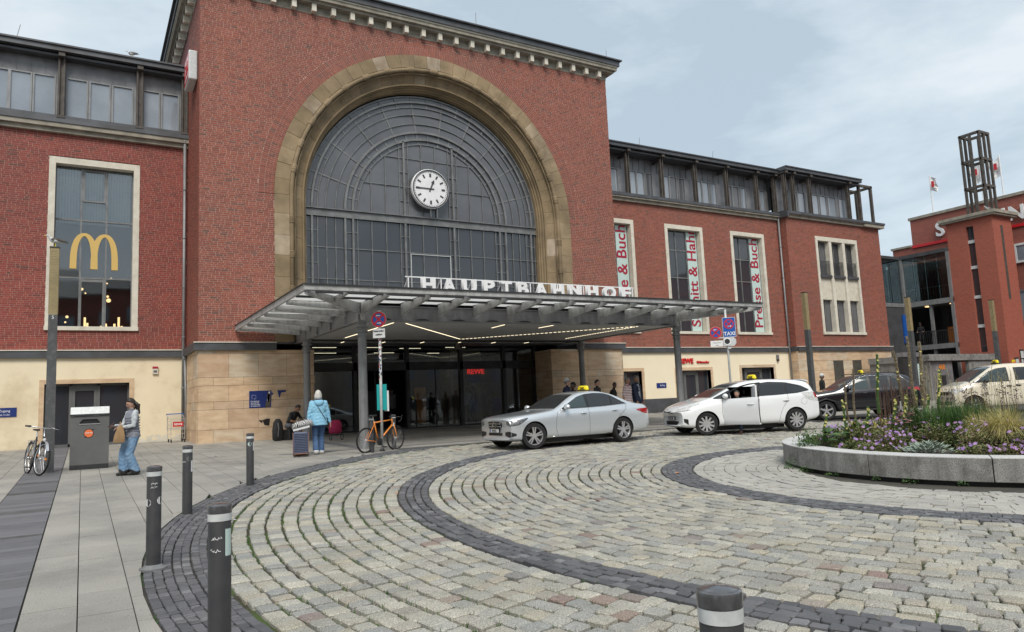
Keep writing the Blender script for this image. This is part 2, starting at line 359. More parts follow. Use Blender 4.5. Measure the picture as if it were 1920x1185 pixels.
sheet('road', [13+.5*i for i in range(95)], [-6+.5*i for i in range(50)]+[KERB_Y], -0.006, M['asphalt'], keep=lambda x, y: rad(x, y) > 13.15 and y < KERB_Y)
def stone_geo(P, z0, top, bev, octo, jit=0.006, dome=0.0):
    """P: four (x,y) corners anticlockwise; returns verts, faces in world space"""
    cxm = sum(p[0] for p in P)/4; cym = sum(p[1] for p in P)/4
    pts = []
    if octo:
        for i in range(4):
            a = P[i-1]; c = P[i]; d = P[(i+1) % 4]; k = rnd.uniform(.05, .15); k2 = rnd.uniform(.05, .15)
            pts.append((c[0]+(a[0]-c[0])*k+rnd.uniform(-jit, jit), c[1]+(a[1]-c[1])*k+rnd.uniform(-jit, jit)))
            pts.append((c[0]+(d[0]-c[0])*k2+rnd.uniform(-jit, jit), c[1]+(d[1]-c[1])*k2+rnd.uniform(-jit, jit)))
    else: pts = [(p[0]+rnd.uniform(-jit, jit), p[1]+rnd.uniform(-jit, jit)) for p in P]
    n = len(pts); base = gz(cxm, cym)
    L = math.hypot(P[0][0]-P[2][0], P[0][1]-P[2][1])
    tl = [rnd.uniform(-.004, .004) for _ in range(2)]
    def zt(x, y): return gz(x, y) + top + tl[0]*(x-cxm)/L*2 + tl[1]*(y-cym)/L*2
    v = [(x, y, base+z0) for x, y in pts] + [(x, y, zt(x, y)-bev*.75) for x, y in pts]
    ins = 1-bev*2.2/L
    v += [(cxm+(x-cxm)*ins, cym+(y-cym)*ins, zt(x, y)) for x, y in pts]
    f = [(i, (i+1) % n, n+(i+1) % n, n+i) for i in range(n)] + [(n+i, n+(i+1) % n, 2*n+(i+1) % n, 2*n+i) for i in range(n)]
    if dome:
        v.append((cxm, cym, zt(cxm, cym)+dome)); f += [(2*n+i, 2*n+(i+1) % n, 3*n) for i in range(n)]
    else: f.append(tuple(range(2*n, 3*n)))
    return v, f

class Stones:
    """keeps every stone, then the 300 that show largest become objects, the rest one mesh"""
    def __init__(s): s.L = []
    def add(s, P, v, f, tint):
        cx_ = sum(p[0] for p in P)/len(P); cy_ = sum(p[1] for p in P)/len(P); p = px(cx_, cy_, gz(cx_, cy_))
        if p[2] < .3: return
        A = 0; q = [px(a[0], a[1], gz(a[0], a[1])) for a in P]
        for i in range(len(q)): A += q[i-1][0]*q[i][1]-q[i][0]*q[i-1][1]
        vis = -20 < p[0] < 1940 and p[1] < 1205
        s.L.append((abs(A)/2 if vis else 0, v, f, tint, (cx_, cy_)))
    def finish(s, name, stuffname, parent, m, n=300):
        s.L.sort(key=lambda a: -a[0]); far = MB(); k = 0
        for a, v, f, t, c in s.L:
            if k < n and a > 45:
                b = MB(); o3 = (c[0], c[1], gz(*c)); b.add([(x-o3[0], y-o3[1], z-o3[2]) for x, y, z in v], f, 0, t)
                link(name, b.mesh(m, name, tint=True), parent, o3); k += 1
            else: far.add(v, f, 0, t)
        if far.v: far.build(stuffname, m, parent, tint=True, kind='stuff')

def ringstones(st, r0, r1, rows, lmin, lmax, gap, top, bev, mg=420, wob=0.012, octd=11, dome=0.0, skip=None, th_lim=(0, 2*math.pi)):
    for i in range(rows):
        ra = r0+(r1-r0)*i/rows; rb = r0+(r1-r0)*(i+1)/rows; rm = (ra+rb)/2
        th = th_lim[0]+rnd.uniform(0, .02)
        ph = rnd.uniform(0, 6.28)
        while th < th_lim[1]-lmin/rm:
            dl = rnd.uniform(lmin, lmax)/rm; x, y = pol(rm, th+dl/2)
            if y < KERB_Y-.06 and seen(x, y, mg) and not (skip and skip(x, y)):
                d = math.hypot(x, y); gg = gap/2*rnd.uniform(.6, 1.5); side_ = (th % 6.283) < R(208); g = gg*((.45 if side_ else 1.5) if lmax > .13 else 1); gr_ = gg*((1.5 if side_ else .55) if lmax > .13 else 1)
                w = wob*math.sin(rm*3+th*9+ph)
                tA, tB = th+g/rm, th+dl-g/rm; a_, b_ = ra+gr_+w*.5, rb-gr_+w*.5
                sk = rnd.uniform(-.02, .02)/rm*(1 if lmax > .13 else .4)
                P = [pol(a_, tA+sk), pol(b_, tA), pol(b_, tB), pol(a_, tB+sk)]
                P = P[::-1] if ((P[1][0]-P[0][0])*(P[2][1]-P[0][1])-(P[1][1]-P[0][1])*(P[2][0]-P[0][0])) < 0 else P
                v, f = stone_geo(P, -.036, top+rnd.uniform(-.010, .007)*(1 if lmax > .13 else .5), bev, d < octd, jit=.005 if lmax > .13 else .003, dome=dome if d < octd else 0)
                st.add(P, v, f, rnd.random())
            th += dl
GRATE = (10.42, 3.05)
st = Stones()
ringstones(st, 5.12, 9.68, 22, .135, .235, .022, 0.0, .011, dome=.003)
ringstones(st, 10.22, 12.96, 12, .12, .20, .024, 0.0, .011, dome=.003)
st.finish('sett', 'setts', roadway, M['cobble'])
st = Stones(); ringstones(st, 13.0, 13.68, 7, .07, .115, .009, 0.004, .008, th_lim=(R(80), R(290)), octd=8); st.finish('sett', 'setts', kerb_band, M['basalt'])
st = Stones(); ringstones(st, 9.69, 10.21, 4, .10, .15, .014, 0.008, .010, octd=9, th_lim=(R(80), R(330))); st.finish('sett', 'setts', mid_band, M['basalt'])
st = Stones(); ringstones(st, 4.52, 5.11, 6, .08, .12, .007, 0.002, .004, wob=0, octd=0, skip=lambda x, y: abs(x-10.05) < .34 and y < 3.2); st.finish('sett', 'setts', ring_band, M['basalt'])
st = Stones(); ringstones(st, 2.5, 4.49, 10, .15, .16, .007, 0.0, .003, wob=0, octd=0); st.finish('paver', 'pavers', island_pav, M['paver'])

# pavement of long slabs
pavement = sheet('pavement', [-16, -9, -4] + [i*1.0 for i in range(-3, 60)], [i*1.0 for i in range(-2, 31)], -0.022, M['soil2'],
                 keep=lambda x, y: not (rad(x, y) < 14.4 and y < KERB_Y+.5) and not (x > 12 and y < KERB_Y+.5))
st = Stones()
def slab_poly(x0, x1, y0, y1):
    P = []; inside = 0
    for x, y in ((x0, y0), (x1, y0), (x1, y1), (x0, y1)):
        r = rad(x, y)
        if x > 7.3:
            if y < KERB_Y+.16: y2 = KERB_Y+.16; inside += 1
            else: y2 = y
            if x < 14 and r < 13.71 and y < KERB_Y+.16: pass
            P.append((x, y2)); continue
        if r < 13.71:
            inside += 1; th = math.atan2(y-CYR, x-cxr(13.71))
            x, y = pol(13.71, th)
        P.append((x, y))
    if inside == 4: return None
    A = 0
    for i in range(4): A += P[i-1][0]*P[i][1]-P[i][0]*P[i-1][1]
    return P if abs(A) > .015 else None
STEP = .355
for i in range(-44, 125):
    x0 = i*STEP+.0; off = (i*0.37) % .72; ln = .72
    xa, xb = x0+.004, x0+STEP-.004
    if i in (-3, -2): continue
    y = -1.0+off
    while y < 29.9:
        ya, yb = y+.004, y+ln-.004; y += ln
        if x0 > 16 and (ya < 18 or yb > 29.4): continue
        if x0 < 3.3 and yb > 29.95: yb = 29.95
        if 3.3 <= x0 < 7.2 and ya > 26.7: continue
        if 17.7 < x0 < 21.7 and ya > 26.7: continue
        if not seen((xa+xb)/2, (ya+yb)/2, 300 if x0 > 0 else 1500): continue
        P = slab_poly(xa, xb, ya, yb)
        if not P: continue
        z0 = -.03; n = 4; tp = rnd.uniform(-.0015, .0015)
        v = [(a, b, gz(a, b)+z0) for a, b in P] + [(a, b, gz(a, b)+tp) for a, b in P]
        f = [(0, 1, 5, 4), (1, 2, 6, 5), (2, 3, 7, 6), (3, 0, 4, 7), (4, 5, 6, 7)]
        st.add(P, v, f, rnd.random())
st.finish('slab', 'slabs', pavement, M['slab'])
# the dark strip that runs towards the building, and dark cross lines under the canopy
strip_b = sheet('dark_paving_strip', [-1.065, -.355], [i*1.0 for i in range(3, 30)], -0.018, M['soil2']); st = Stones(); y = 3.0
while y < 29.6:
    h = rnd.choice([.14, .2, .28, .34, .34]); P = [(-1.055, y), (-.365, y), (-.365, y+h-.008), (-1.055, y+h-.008)]; P = [(a+.0, b) for a, b in P]
    v = [(a, b, gz(a, b)-.03) for a, b in P] + [(a, b, gz(a, b)+.003) for a, b in P]
    st.add(P, v, [(0, 1, 5, 4), (1, 2, 6, 5), (2, 3, 7, 6), (3, 0, 4, 7), (4, 5, 6, 7)], rnd.random()*.9+(.1 if rnd.random() < .1 else 0)); y += h
st.finish('slab', 'slabs', strip_b, M['slabD'])
b = MB()
for (x0, x1, y0, y1) in ((4.4, 20.4, 19.42, 19.66), (6.5, 6.8, 19.66, 25.6), (18.1, 18.4, 19.66, 25.6), (7.9, 17.2, 25.42, 25.5), (7.9, 17.2, 22.6, 22.66)):
    b.add([(x0, y0, gz(0, y0)+.004), (x1, y0, gz(0, y0)+.004), (x1, y1, gz(0, y1)+.004), (x0, y1, gz(0, y1)+.004)], [(0, 1, 2, 3)])
b.build('dark_paving_line', M['slabD'], kind='structure')
b = MB(); xk = 7.2
while xk < 48:
    b.add([(xk, KERB_Y-.03, gz(0, KERB_Y)-.05), (xk+.98, KERB_Y-.03, gz(0, KERB_Y)-.05), (xk+.98, KERB_Y+.12, gz(0, KERB_Y)-.05), (xk, KERB_Y+.12, gz(0, KERB_Y)-.05),
           (xk, KERB_Y-.03, gz(0, KERB_Y)+.03), (xk+.98, KERB_Y-.03, gz(0, KERB_Y)+.03), (xk+.98, KERB_Y+.12, gz(0, KERB_Y)+.03), (xk, KERB_Y+.12, gz(0, KERB_Y)+.03)],
          [(0,3,2,1),(4,5,6,7),(0,1,5,4),(1,2,6,5),(2,3,7,6),(3,0,4,7)]); xk += 1.0
b.build('kerb', M['grey'], kind='structure')
# lobby floor inside the entrance
b = MB(); b.quad((7.3, 26.6, gz(0, 26.6)+.006), (17.65, 26.6, gz(0, 26.6)+.006), (17.65, 40, .62), (7.3, 40, .62)); b.build('lobby_floor', M['slabD'], kind='structure')

# drain grate let into the dark ring
t = thing('drain_grate', 'rusty slotted iron drain grate let into the dark paving ring', 'drain grate', (10.05, 2.2, gz(0, 2.2)))
b = MB(); b.box(-.27, .27, -.17, .17, -.03, -.012, 0); b.build('pan', M['black'], t)
b = MB()
for k in range(13): b.box(-.26+k*.04, -.245+k*.04, -.16, .16, -.015, .004)
b.box(-.28, .28, -.175, -.16, -.015, .005); b.box(-.28, .28, .16, .175, -.015, .005); b.build('grating', M['rust'], t)
# ================================================================ THE STATION BUILDING
TY, WL, WR, PV = 26.8, 30.04, 29.2, 28.65       # facade planes: tower, left wing, right wing, end pavilion
TX0, TX1 = 3.36, 21.6; CX, CZ = 12.47, 9.42
ZB0, ZB1 = 3.68, 3.96                           # zinc-covered band above the base
station = thing('station_building', 'long red brick railway station with great arched window, tower block and glazed attic', 'building', (CX, TY, gz(0, TY)))
_sl = Vector(station.location)
def spart(mb, name, mats, parent=None, **kw):
    """part of the station: geometry given in world metres"""
    p = parent or station; off = world_off(p)
    mb.v = [(x-off[0], y-off[1], z-off[2]) for x, y, z in mb.v]
    return mb.build(name, mats, p, **kw)
def world_off(o):
    v = Vector((0, 0, 0))
    while o is not None: v += o.location; o = o.parent
    return v

def minus(iv, holes):
    out = [iv]
    for a, b_ in holes:
        nx = []
        for c, d in out:
            if b_ <= c or a >= d: nx.append((c, d)); continue
            if a > c: nx.append((c, a))
            if b_ < d: nx.append((b_, d))
        out = nx
    return out
def brick_wall(name, u0, u1, z0, z1, holes, f, face, mm=('brick', 'mortar'), bondoff=0.0):
    """holes(z)-> intervals; f(u,z,d) -> world, d = outwards"""
    P_, H_ = 0.0755, 0.0655; mb = MB(); wb = MB(); z = z0; row = 0
    rows = int(round((z1-z0)/P_)); P_ = (z1-z0)/rows; H_ = P_-.011
    for row in range(rows):
        z = z0+row*P_; hs = holes(z+P_/2); segs = minus((u0, u1), hs)
        for a, b_ in segs:
            wb.add([f(a, z, 0), f(b_, z, 0), f(b_, z+P_, 0), f(a, z+P_, 0)], [(0, 1, 2, 3)])
        u = u0 - rnd.choice((0, .062, .123, .185))-rnd.uniform(0, .02) - bondoff; k = rnd.randint(0, 2)
        while u < u1:
            k += 1; ln = .115 if (k % 3 == 0 or rnd.random() < .05) else .236
            for a, b_ in segs:
                c, d = max(u, a), min(u+ln, b_)
                if d-c < .02: continue
                e = .006+rnd.uniform(-.0015, .002); i_ = .003
                v = [f(c, z, 0), f(d, z, 0), f(d, z+H_, 0), f(c, z+H_, 0), f(c+i_, z+i_, e), f(d-i_, z+i_, e), f(d-i_, z+H_-i_, e), f(c+i_, z+H_-i_, e)]
                mb.add(v, [(4, 5, 6, 7), (0, 1, 5, 4), (1, 2, 6, 5), (2, 3, 7, 6), (3, 0, 4, 7)], 0, rnd.random())
            u += ln+.0115
    w = spart(wb, name, M[mm[1]]); off = world_off(w)
    spart(mb, 'bricks', M[mm[0]], w, tint=True, kind='stuff')
    return w
fY = lambda Y: (lambda u, z, d: (u, Y-d, z))
fXneg = lambda X: (lambda u, z, d: (X-d, u, z))     # wall facing -X
fXpos = lambda X: (lambda u, z, d: (X+d, u, z))

ROUT, RBR = 6.56, 7.13
ZTOP = 16.72
def tower_holes(z):
    if z > CZ: 
        d = RBR*RBR-(z-CZ)**2
        return [(CX-math.sqrt(d), CX+math.sqrt(d))] if d > 0 else []
    return [(CX-ROUT, CX+ROUT)]
brick_wall('brick_wall', TX0, TX1, ZB1, ZTOP, tower_holes, fY(TY), 1)
brick_wall('brick_wall', TY, WL, ZB1, ZTOP, lambda z: [], fXneg(TX0), 1)
brick_wall('brick_wall', TY, WR, ZB1, ZTOP, lambda z: [], fXpos(TX1), 1)
# brick ring round the arch
mb = MB(); n = 272; wb = MB()
for k in range(n):
    a0 = math.pi*k/n; a1 = math.pi*(k+1)/n-.0016
    splits = [ROUT, ROUT+.235, ROUT+.355, RBR] if k % 2 else [ROUT, ROUT+.12, ROUT+.36, RBR]
    for j in range(3):
        ra, rb = splits[j], splits[j+1]-.010; e = .007+rnd.uniform(-.001, .002)
        q = lambda r_, a_, d_: (CX-r_*math.cos(a_), TY-d_, CZ+r_*math.sin(a_))
        v = [q(ra, a0, 0), q(ra, a1, 0), q(rb, a1, 0), q(rb, a0, 0), q(ra+.003, a0+.0004, e), q(ra+.003, a1-.0004, e), q(rb-.003, a1-.0004, e), q(rb-.003, a0+.0004, e)]
        mb.add(v, [(4, 5, 6, 7), (0, 1, 5, 4), (1, 2, 6, 5), (2, 3, 7, 6), (3, 0, 4, 7)], 0, rnd.random())
for k in range(68):
    a0, a1 = math.pi*k/68, math.pi*(k+1)/68; q = lambda r_, a_: (CX-r_*math.cos(a_), TY-.0005, CZ+r_*math.sin(a_))
    wb.quad(q(ROUT, a0), q(ROUT, a1), q(RBR+.012, a1), q(RBR+.012, a0))
w = spart(wb, 'arch_brick_ring', M['mortar']); spart(mb, 'bricks', M['brick'], w, tint=True, kind='stuff')

# stone surround of the arch: outer voussoirs, roll moulding, cove blocks, inner mouldings
arch = spart((lambda b: (b.box(CX-ROUT, CX+ROUT, TY+.9, TY+.95, ZB1, ZB1+.1), b)[1])(MB()), 'stone_arch', M['archstone'])
def sweep(prof, a0, a1, n, straight=None, mb=None, tint=0.0):
    """prof (R, Y) closed polygon swept round the arch (angles from the left spring), or down a jamb (z range) at side s"""
    mb = mb or MB(); rings = []
    if straight:
        s_, z0, z1 = straight
        for z in (z0, z1): rings.append([(CX+s_*r_, y, z) for r_, y in prof])
        if s_ > 0: rings = [r_[::-1] for r_ in rings]
    else:
        for i in range(n+1):
            a = a0+(a1-a0)*i/n; rings.append([(CX-r_*math.cos(a), y, CZ+r_*math.sin(a)) for r_, y in prof])
    mb.loft(rings, tint=tint); return mb
OUTP = [(ROUT, TY+.25), (ROUT, TY-.045), (6.03, TY-.045), (6.0, TY-.02), (6.0, TY+.25)]
COVEP = [(5.86, TY+.5), (5.86, TY+.02), (5.83, TY+.10), (5.76, TY+.20), (5.66, TY+.28), (5.55, TY+.33), (5.44, TY+.36), (5.44, TY+.5)]
J = [ZB1+.0, 4.75, 5.6, 6.35, 7.15, 7.9, 8.7, CZ]
def jag(p, q=.012): return [(r_, y+(0)) for r_, y in p]
for prof, nb in ((OUTP, 33), (COVEP, 35)):
    for k in range(nb):
        a0, a1 = math.pi*k/nb+.0009, math.pi*(k+1)/nb-.0009; dy = rnd.uniform(-.008, .006)
        spart(sweep([(r_, y+dy) for r_, y in prof], a0, a1, 4, tint=rnd.random()), 'arch_stone', M['archstone'], arch, tint=True)
    for s_ in (-1, 1):
        for i in range(len(J)-1):
            dy = rnd.uniform(-.008, .006)
            spart(sweep([(r_, y+dy) for r_, y in prof], 0, 0, 0, (s_, J[i]+.004, J[i+1]-.004), tint=rnd.random()), 'arch_stone', M['archstone'], arch, tint=True)
def path_tube(Rr, Y, r, name, extra=None, n=8):
    pts = [(CX-Rr, Y, ZB1+.02)] + [(CX-Rr*math.cos(math.pi*i/72), Y, CZ+Rr*math.sin(math.pi*i/72)) for i in range(73)] + [(CX+Rr, Y, ZB1+.02)]
    b = MB(); b.tube(pts, r, n)
    if extra: extra(b)
    return spart(b, name, M['archstone'], arch, smooth=True)
def knots(b):
    for k in range(1, 18):
        a = math.pi*k/18
        for j in (-2, -1, 0, 1, 2):
            aa = a+j*.0085; c = (CX-5.935*math.cos(aa), TY+.0, CZ+5.935*math.sin(aa)); b.ell(c, (.118, .118, .118) if j else (.125, .125, .125), n=8, m=5)
    for s_ in (-1, 1):
        for z in (4.6, 5.9, 7.2, 8.5):
            for j in (-2, -1, 0, 1, 2): b.ell((CX+s_*5.935, TY, z+j*.05), (.12, .12, .04), n=8, m=5)
path_tube(5.935, TY+.0, .085, 'roll_moulding', knots)
path_tube(5.80, TY+.06, .03, 'roll_moulding', n=6)
IN = [(5.46, TY+.34), (5.46, TY+.30), (5.40, TY+.30), (5.40, TY+.40), (5.36, TY+.42), (5.34, TY+.52), (5.29, TY+.55), (5.28, TY+.62), (5.24, TY+.64), (5.21, TY+.86), (5.46, TY+.86)]
b = MB(); rings = [[(CX-r_, y, ZB1) for r_, y in IN]]
for i in range(73):
    a = math.pi*i/72; rings.append([(CX-r_*math.cos(a), y, CZ+r_*math.sin(a)) for r_, y in IN])
rings.append([(CX+r_, y, ZB1) for r_, y in IN]); b.loft(rings); spart(b, 'inner_moulding', M['archstone'], arch, auto=40)

# ---- the great window
GYl = 27.64; RG = 5.26; CG = 9.3
win = spart((lambda b: (b.box(CX-RG, CX+RG, GYl-.02, GYl+.16, 8.97, 9.27), b.box(CX-RG, CX+RG, GYl-.10, GYl-.02, 8.95, 8.985), b.box(CX-RG, CX+RG, GYl-.10, GYl-.02, 9.255, 9.29),
            b)[3])(MB()), 'arched_window', M['mullion'])
b = MB()
def arcbar(Rr, r):
    pts = [(CX-Rr*math.cos(math.pi*i/64), GYl, CG+Rr*math.sin(math.pi*i/64)) for i in range(65)]
    rings = []
    for i in range(65):
        a = math.pi*i/64
        rings.append([(CX-q_*math.cos(a), y, CG+q_*math.sin(a)) for q_, y in ((Rr-r, GYl+.03), (Rr+r, GYl+.03), (Rr+r, GYl-.05-(.04 if r > .03 else 0)), (Rr-r, GYl-.05-(.04 if r > .03 else 0)))])
    b.loft(rings)
for Rr, r in ((5.22, .03), (4.98, .04), (4.76, .015), (4.44, .015), (4.04, .015), (3.66, .045), (3.35, .045), (3.14, .015)): arcbar(Rr, r)
def rbar(a, r0, r1, w=.028):
    p = [(CX-q_*math.cos(a), GYl-.01, CG+q_*math.sin(a)) for q_ in (r0, r1)]; b.bar(p[0], p[1], .06, w, up=(0, 1, 0))
for k in range(1, 11): rbar(math.pi*k/11, 3.14, 5.24)
for k in range(11):
    rbar(math.pi*(k+.5)/11, 4.76, 5.22, .022); rbar(math.pi*(k+.5)/11, 3.14, 3.66, .022)
TX_ = [9.90, 10.52, 11.13, 11.33, 11.52, 12.13, 12.76, 13.37, 13.56, 13.76, 14.37, 14.99]
for x in TX_:
    h = math.sqrt(3.14**2-(x-CX)**2); thick = x in (11.33, 13.56)
    if thick: h = math.sqrt(3.35**2-(x-CX)**2)
    w = .085 if thick else .03
    b.box(x-w/2, x+w/2, GYl-(.09 if thick else .05), GYl+.03, 9.27, CG+h)
for z in (10.52, 11.74):
    h = math.sqrt(3.14**2-(z-CG)**2); b.box(CX-h, CX+h, GYl-.045, GYl+.02, z-.015, z+.015)
for xx in (11.33, 13.56):
    for z in (9.9, 11.13): b.box(xx-.2, xx+.2, GYl-.045, GYl+.02, z-.014, z+.014)
LX = [7.28, 7.49, 7.71, 8.06, 8.42, 8.80, 9.12, 9.31, 9.90, 10.52, 11.13, 11.33, 11.52, 12.13, 12.75, 13.36, 13.56, 13.76, 14.36, 14.97, 15.58, 15.79, 16.09, 16.45, 16.82, 17.15, 17.40, 17.60]
THK = (7.49, 8.80, 9.12, 11.33, 13.56, 15.79, 16.09, 17.40)
for x in LX:
    w = .08 if x in THK else .03; b.box(x-w/2, x+w/2, GYl-(.09 if x in THK else .05), GYl+.03, 4.0, 8.97)
for z in (7.74, 6.50, 5.27): b.box(CX-RG+.03, CX+RG-.03, GYl-.045, GYl+.02, z-.016, z+.016)
NAR = [(7.28, 7.49), (7.49, 7.71), (8.80, 9.12), (9.12, 9.31), (11.13, 11.33), (11.33, 11.52), (13.36, 13.56), (13.56, 13.76), (15.58, 15.79), (15.79, 16.09), (17.15, 17.40), (17.40, 17.60)]
for x0, x1 in NAR:
    for z in (8.39, 7.12, 5.88): b.box(x0, x1, GYl-.04, GYl+.015, z-.013, z+.013)
b.box(11.54, 13.36, GYl-.07, GYl, 7.675, 7.70, 1); b.box(11.54, 11.565, GYl-.07, GYl, 5.3, 7.675, 1); b.box(13.335, 13.36, GYl-.07, GYl, 5.3, 7.675, 1)
spart(b, 'glazing_bars', [M['mullion'], M['reflect']], win)
def pane(pts, tilt=1.0, mt='glassA', dep=0.0, parent=None, Y=None):
    """flat pane with its own slight tilt, so that each mirrors a slightly different bit of sky"""
    cx_ = sum(p[0] for p in pts)/len(pts); cz_ = sum(p[1] for p in pts)/len(pts); ta, tb = R(rnd.gauss(0, tilt)), R(rnd.gauss(0, tilt)); Y = Y or GYl
    v = [(x, Y+dep+(x-cx_)*ta+(z-cz_)*tb, z) for x, z in pts]; n = len(v); v += [(x, y+.006, z) for x, y, z in v]
    mb = MB(); mb.add(v, [tuple(range(n)), tuple(range(2*n-1, n-1, -1))]+[(i, i+n, (i+1) % n+n, (i+1) % n) for i in range(n)])
    return spart(mb, 'pane', M[mt], parent or win)
for r0, r1, half in ((4.98, 5.22, 1), (4.76, 4.98, 1), (4.44, 4.76, 0), (4.04, 4.44, 0), (3.66, 4.04, 0), (3.35, 3.66, 1), (3.14, 3.35, 1)):
    n = 22 if half else 11
    for k in range(n):
        a = [math.pi*(k+j/3)/n for j in range(4)]
        pane([(CX-r0*math.cos(t_), CG+r0*math.sin(t_)) for t_ in a]+[(CX-r1*math.cos(t_), CG+r1*math.sin(t_)) for t_ in a[::-1]])
def clip_top(x0, x1, z0, z1, rr):
    lim = lambda x: CG+math.sqrt(max(rr*rr-(x-CX)**2, 0.0))
    top = [(x0+(x1-x0)*(1-i/4), min(z1, lim(x0+(x1-x0)*(1-i/4)))) for i in range(5)]
    if max(t_[1] for t_ in top) < z0+.03: return None
    top = [(x, max(z, z0+.001)) for x, z in top]
    return [(x0, z0), (x1, z0)]+top
XS = [CX-3.14]+TX_+[CX+3.14]
for i in range(len(XS)-1):
    for z0, z1 in ((9.27, 10.52), (10.52, 11.74), (11.74, 13)):
        p = clip_top(XS[i], XS[i+1], z0, z1, 3.14)
        if p: pane(p)
for i in range(len(LX)-1):
    nar = any(abs(LX[i]-a) < .01 for a, c in NAR)
    zz = [8.97, 8.39, 7.74, 7.12, 6.5, 5.88, 5.27, 4.0] if nar else [8.97, 7.74, 6.5, 5.27, 4.0]
    for j in range(len(zz)-1): pane([(LX[i], zz[j+1]), (LX[i+1], zz[j+1]), (LX[i+1], zz[j]), (LX[i], zz[j])], .6, 'glassD')
# dark wall behind the glass keeps daylight out
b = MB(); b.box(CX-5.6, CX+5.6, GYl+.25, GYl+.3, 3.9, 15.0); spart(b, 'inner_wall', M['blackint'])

# ---- parapet and cornice of the tower
b = MB(); z = ZTOP
for (x0, x1, y0, y1) in ((TX0-.02, TX1+.02, TY-.02, WR+8),): b.box(x0, x1, y0, y1, z, z+.32, 0)
b.box(TX0-.30, TX1+.30, TY-.30, WR+8, z+.32, z+.42, 0); b.box(TX0-.42, TX1+.42, TY-.42, WR+8, z+.42, z+.56, 0)
b.box(TX0-.46, TX1+.46, TY-.46, WR+8, z+.56, z+.62, 1); b.box(TX0-.52, TX1+.52, TY-.52, WR+8, z+.62, z+.86, 2); b.box(TX0-.62, TX1+.62, TY-.62, WR+8, z+.86, z+.92, 2)
spart(b, 'cornice', [M['cornice'], M['stonetrim'], M['zinc']])
dn = MB().mesh; dm = MB(); dm.box(-.085, .085, -.24, 0, -.30, 0); dmesh = dm.mesh(M['stonetrim'], 'dentil')
x = TX0+.25
while x < TX1:
    link('dentil', dmesh, station, Vector((x, TY-.02, z+.32))-_sl); x += .76
y = TY+.5
while y < WL+7:
    o = link('dentil', dmesh, station, Vector((TX0-.02, y, z+.32))-_sl, (0, 0, R(-90))); y += .76
# body of the tower above the wings
b = MB(); b.box(TX0+.02, TX1-.02, WL+.0, WL+9, 11, ZTOP, 0); spart(b, 'rear_wall', M['brick2'])

# ---- sandstone base of the tower, block by block
ROWS = [(3.56, 3.68, 1.0, .5), (2.75, 3.55, .98, 0), (2.47, 2.74, .98, .5), (1.93, 2.46, .98, 0), (1.66, 1.92, .98, .5), (.98, 1.65, .98, 0), (.42, .97, .98, .5)]
def ashlar(name, u0, u1, f, holes=lambda z: [], rows=ROWS, back=True):
    base = MB(); base.add([f(u0, .3, -.02), f(u1, .3, -.02), f(u1, ZB0, -.02), f(u0, ZB0, -.02)], [(0, 1, 2, 3)]) if back else None
    w = spart(base, name, M['soil2'])
    for z0, z1, ln, off in rows:
        u = u0-off*ln
        while u < u1-.01:
            for c, d in minus((max(u, u0), min(u+ln, u1)), holes((z0+z1)/2)):
                if d-c > .05:
                    e = rnd.uniform(-.003, .004); g = .004; mb = MB()
                    P_ = [(c+g, z0), (d-g, z0), (d-g, z1), (c+g, z1)]
                    v = [f(a, z_, -.12) for a, z_ in P_]+[f(a, z_, e) for a, z_ in P_]
                    mb.add(v, [(4, 5, 6, 7), (0, 1, 5, 4), (1, 2, 6, 5), (2, 3, 7, 6), (3, 0, 4, 7)], 0, rnd.random()); spart(mb, 'stone_block', M['sand'], w, tint=True)
            u += ln
    return w
ashlar('sandstone_base', TX0, 7.3, fY(TY-.03)); ashlar('sandstone_base', 17.65, TX1, fY(TY-.03))
ashlar('sandstone_base', TY, WL, fXneg(TX0-.03)); ashlar('sandstone_base', TY, WR, fXpos(TX1+.03))
ashlar('entrance_reveal', TY, TY+1.5, fXpos(7.3)); ashlar('entrance_reveal', TY-.02, TY+1.5, fXneg(17.65))
# zinc band
def band(x0, x1, Y, z0=ZB0, z1=ZB1, pr=.13):
    b = MB(); b.box(x0, x1, Y-pr, Y+.05, z0, z1-.03, 0); b.box(x0, x1, Y-pr-.03, Y+.05, z1-.03, z1+.005, 1); x = x0+1.2
    while x < x1: b.box(x, x+.018, Y-pr-.006, Y-pr+.02, z0+.005, z1-.035, 0); x += 2.35
    spart(b, 'zinc_band', [M['zinc'], M['stonetrim']])
band(TX0-.15, CX-ROUT+.02, TY); band(CX+ROUT-.02, TX1+.15, TY); band(-14, TX0, WL); band(TX1, 36.2, WR); band(36.15, 45.35, PV)
for x0, x1, y0, y1 in ((TX0-.15, TX0, TY+.05, WL-.16), (TX1, TX1+.15, TY+.05, WR-.16), (36.05, 36.18, PV+.02, WR-.16)): b = MB(); b.box(x0, x1, y0, y1, ZB0, ZB1, 0); spart(b, 'zinc_band', M['zinc'])
b = MB(); b.box(5.9, 19.05, TY-.04, GYl, 3.9, 4.05, 0); spart(b, 'sill', M['zinc'])

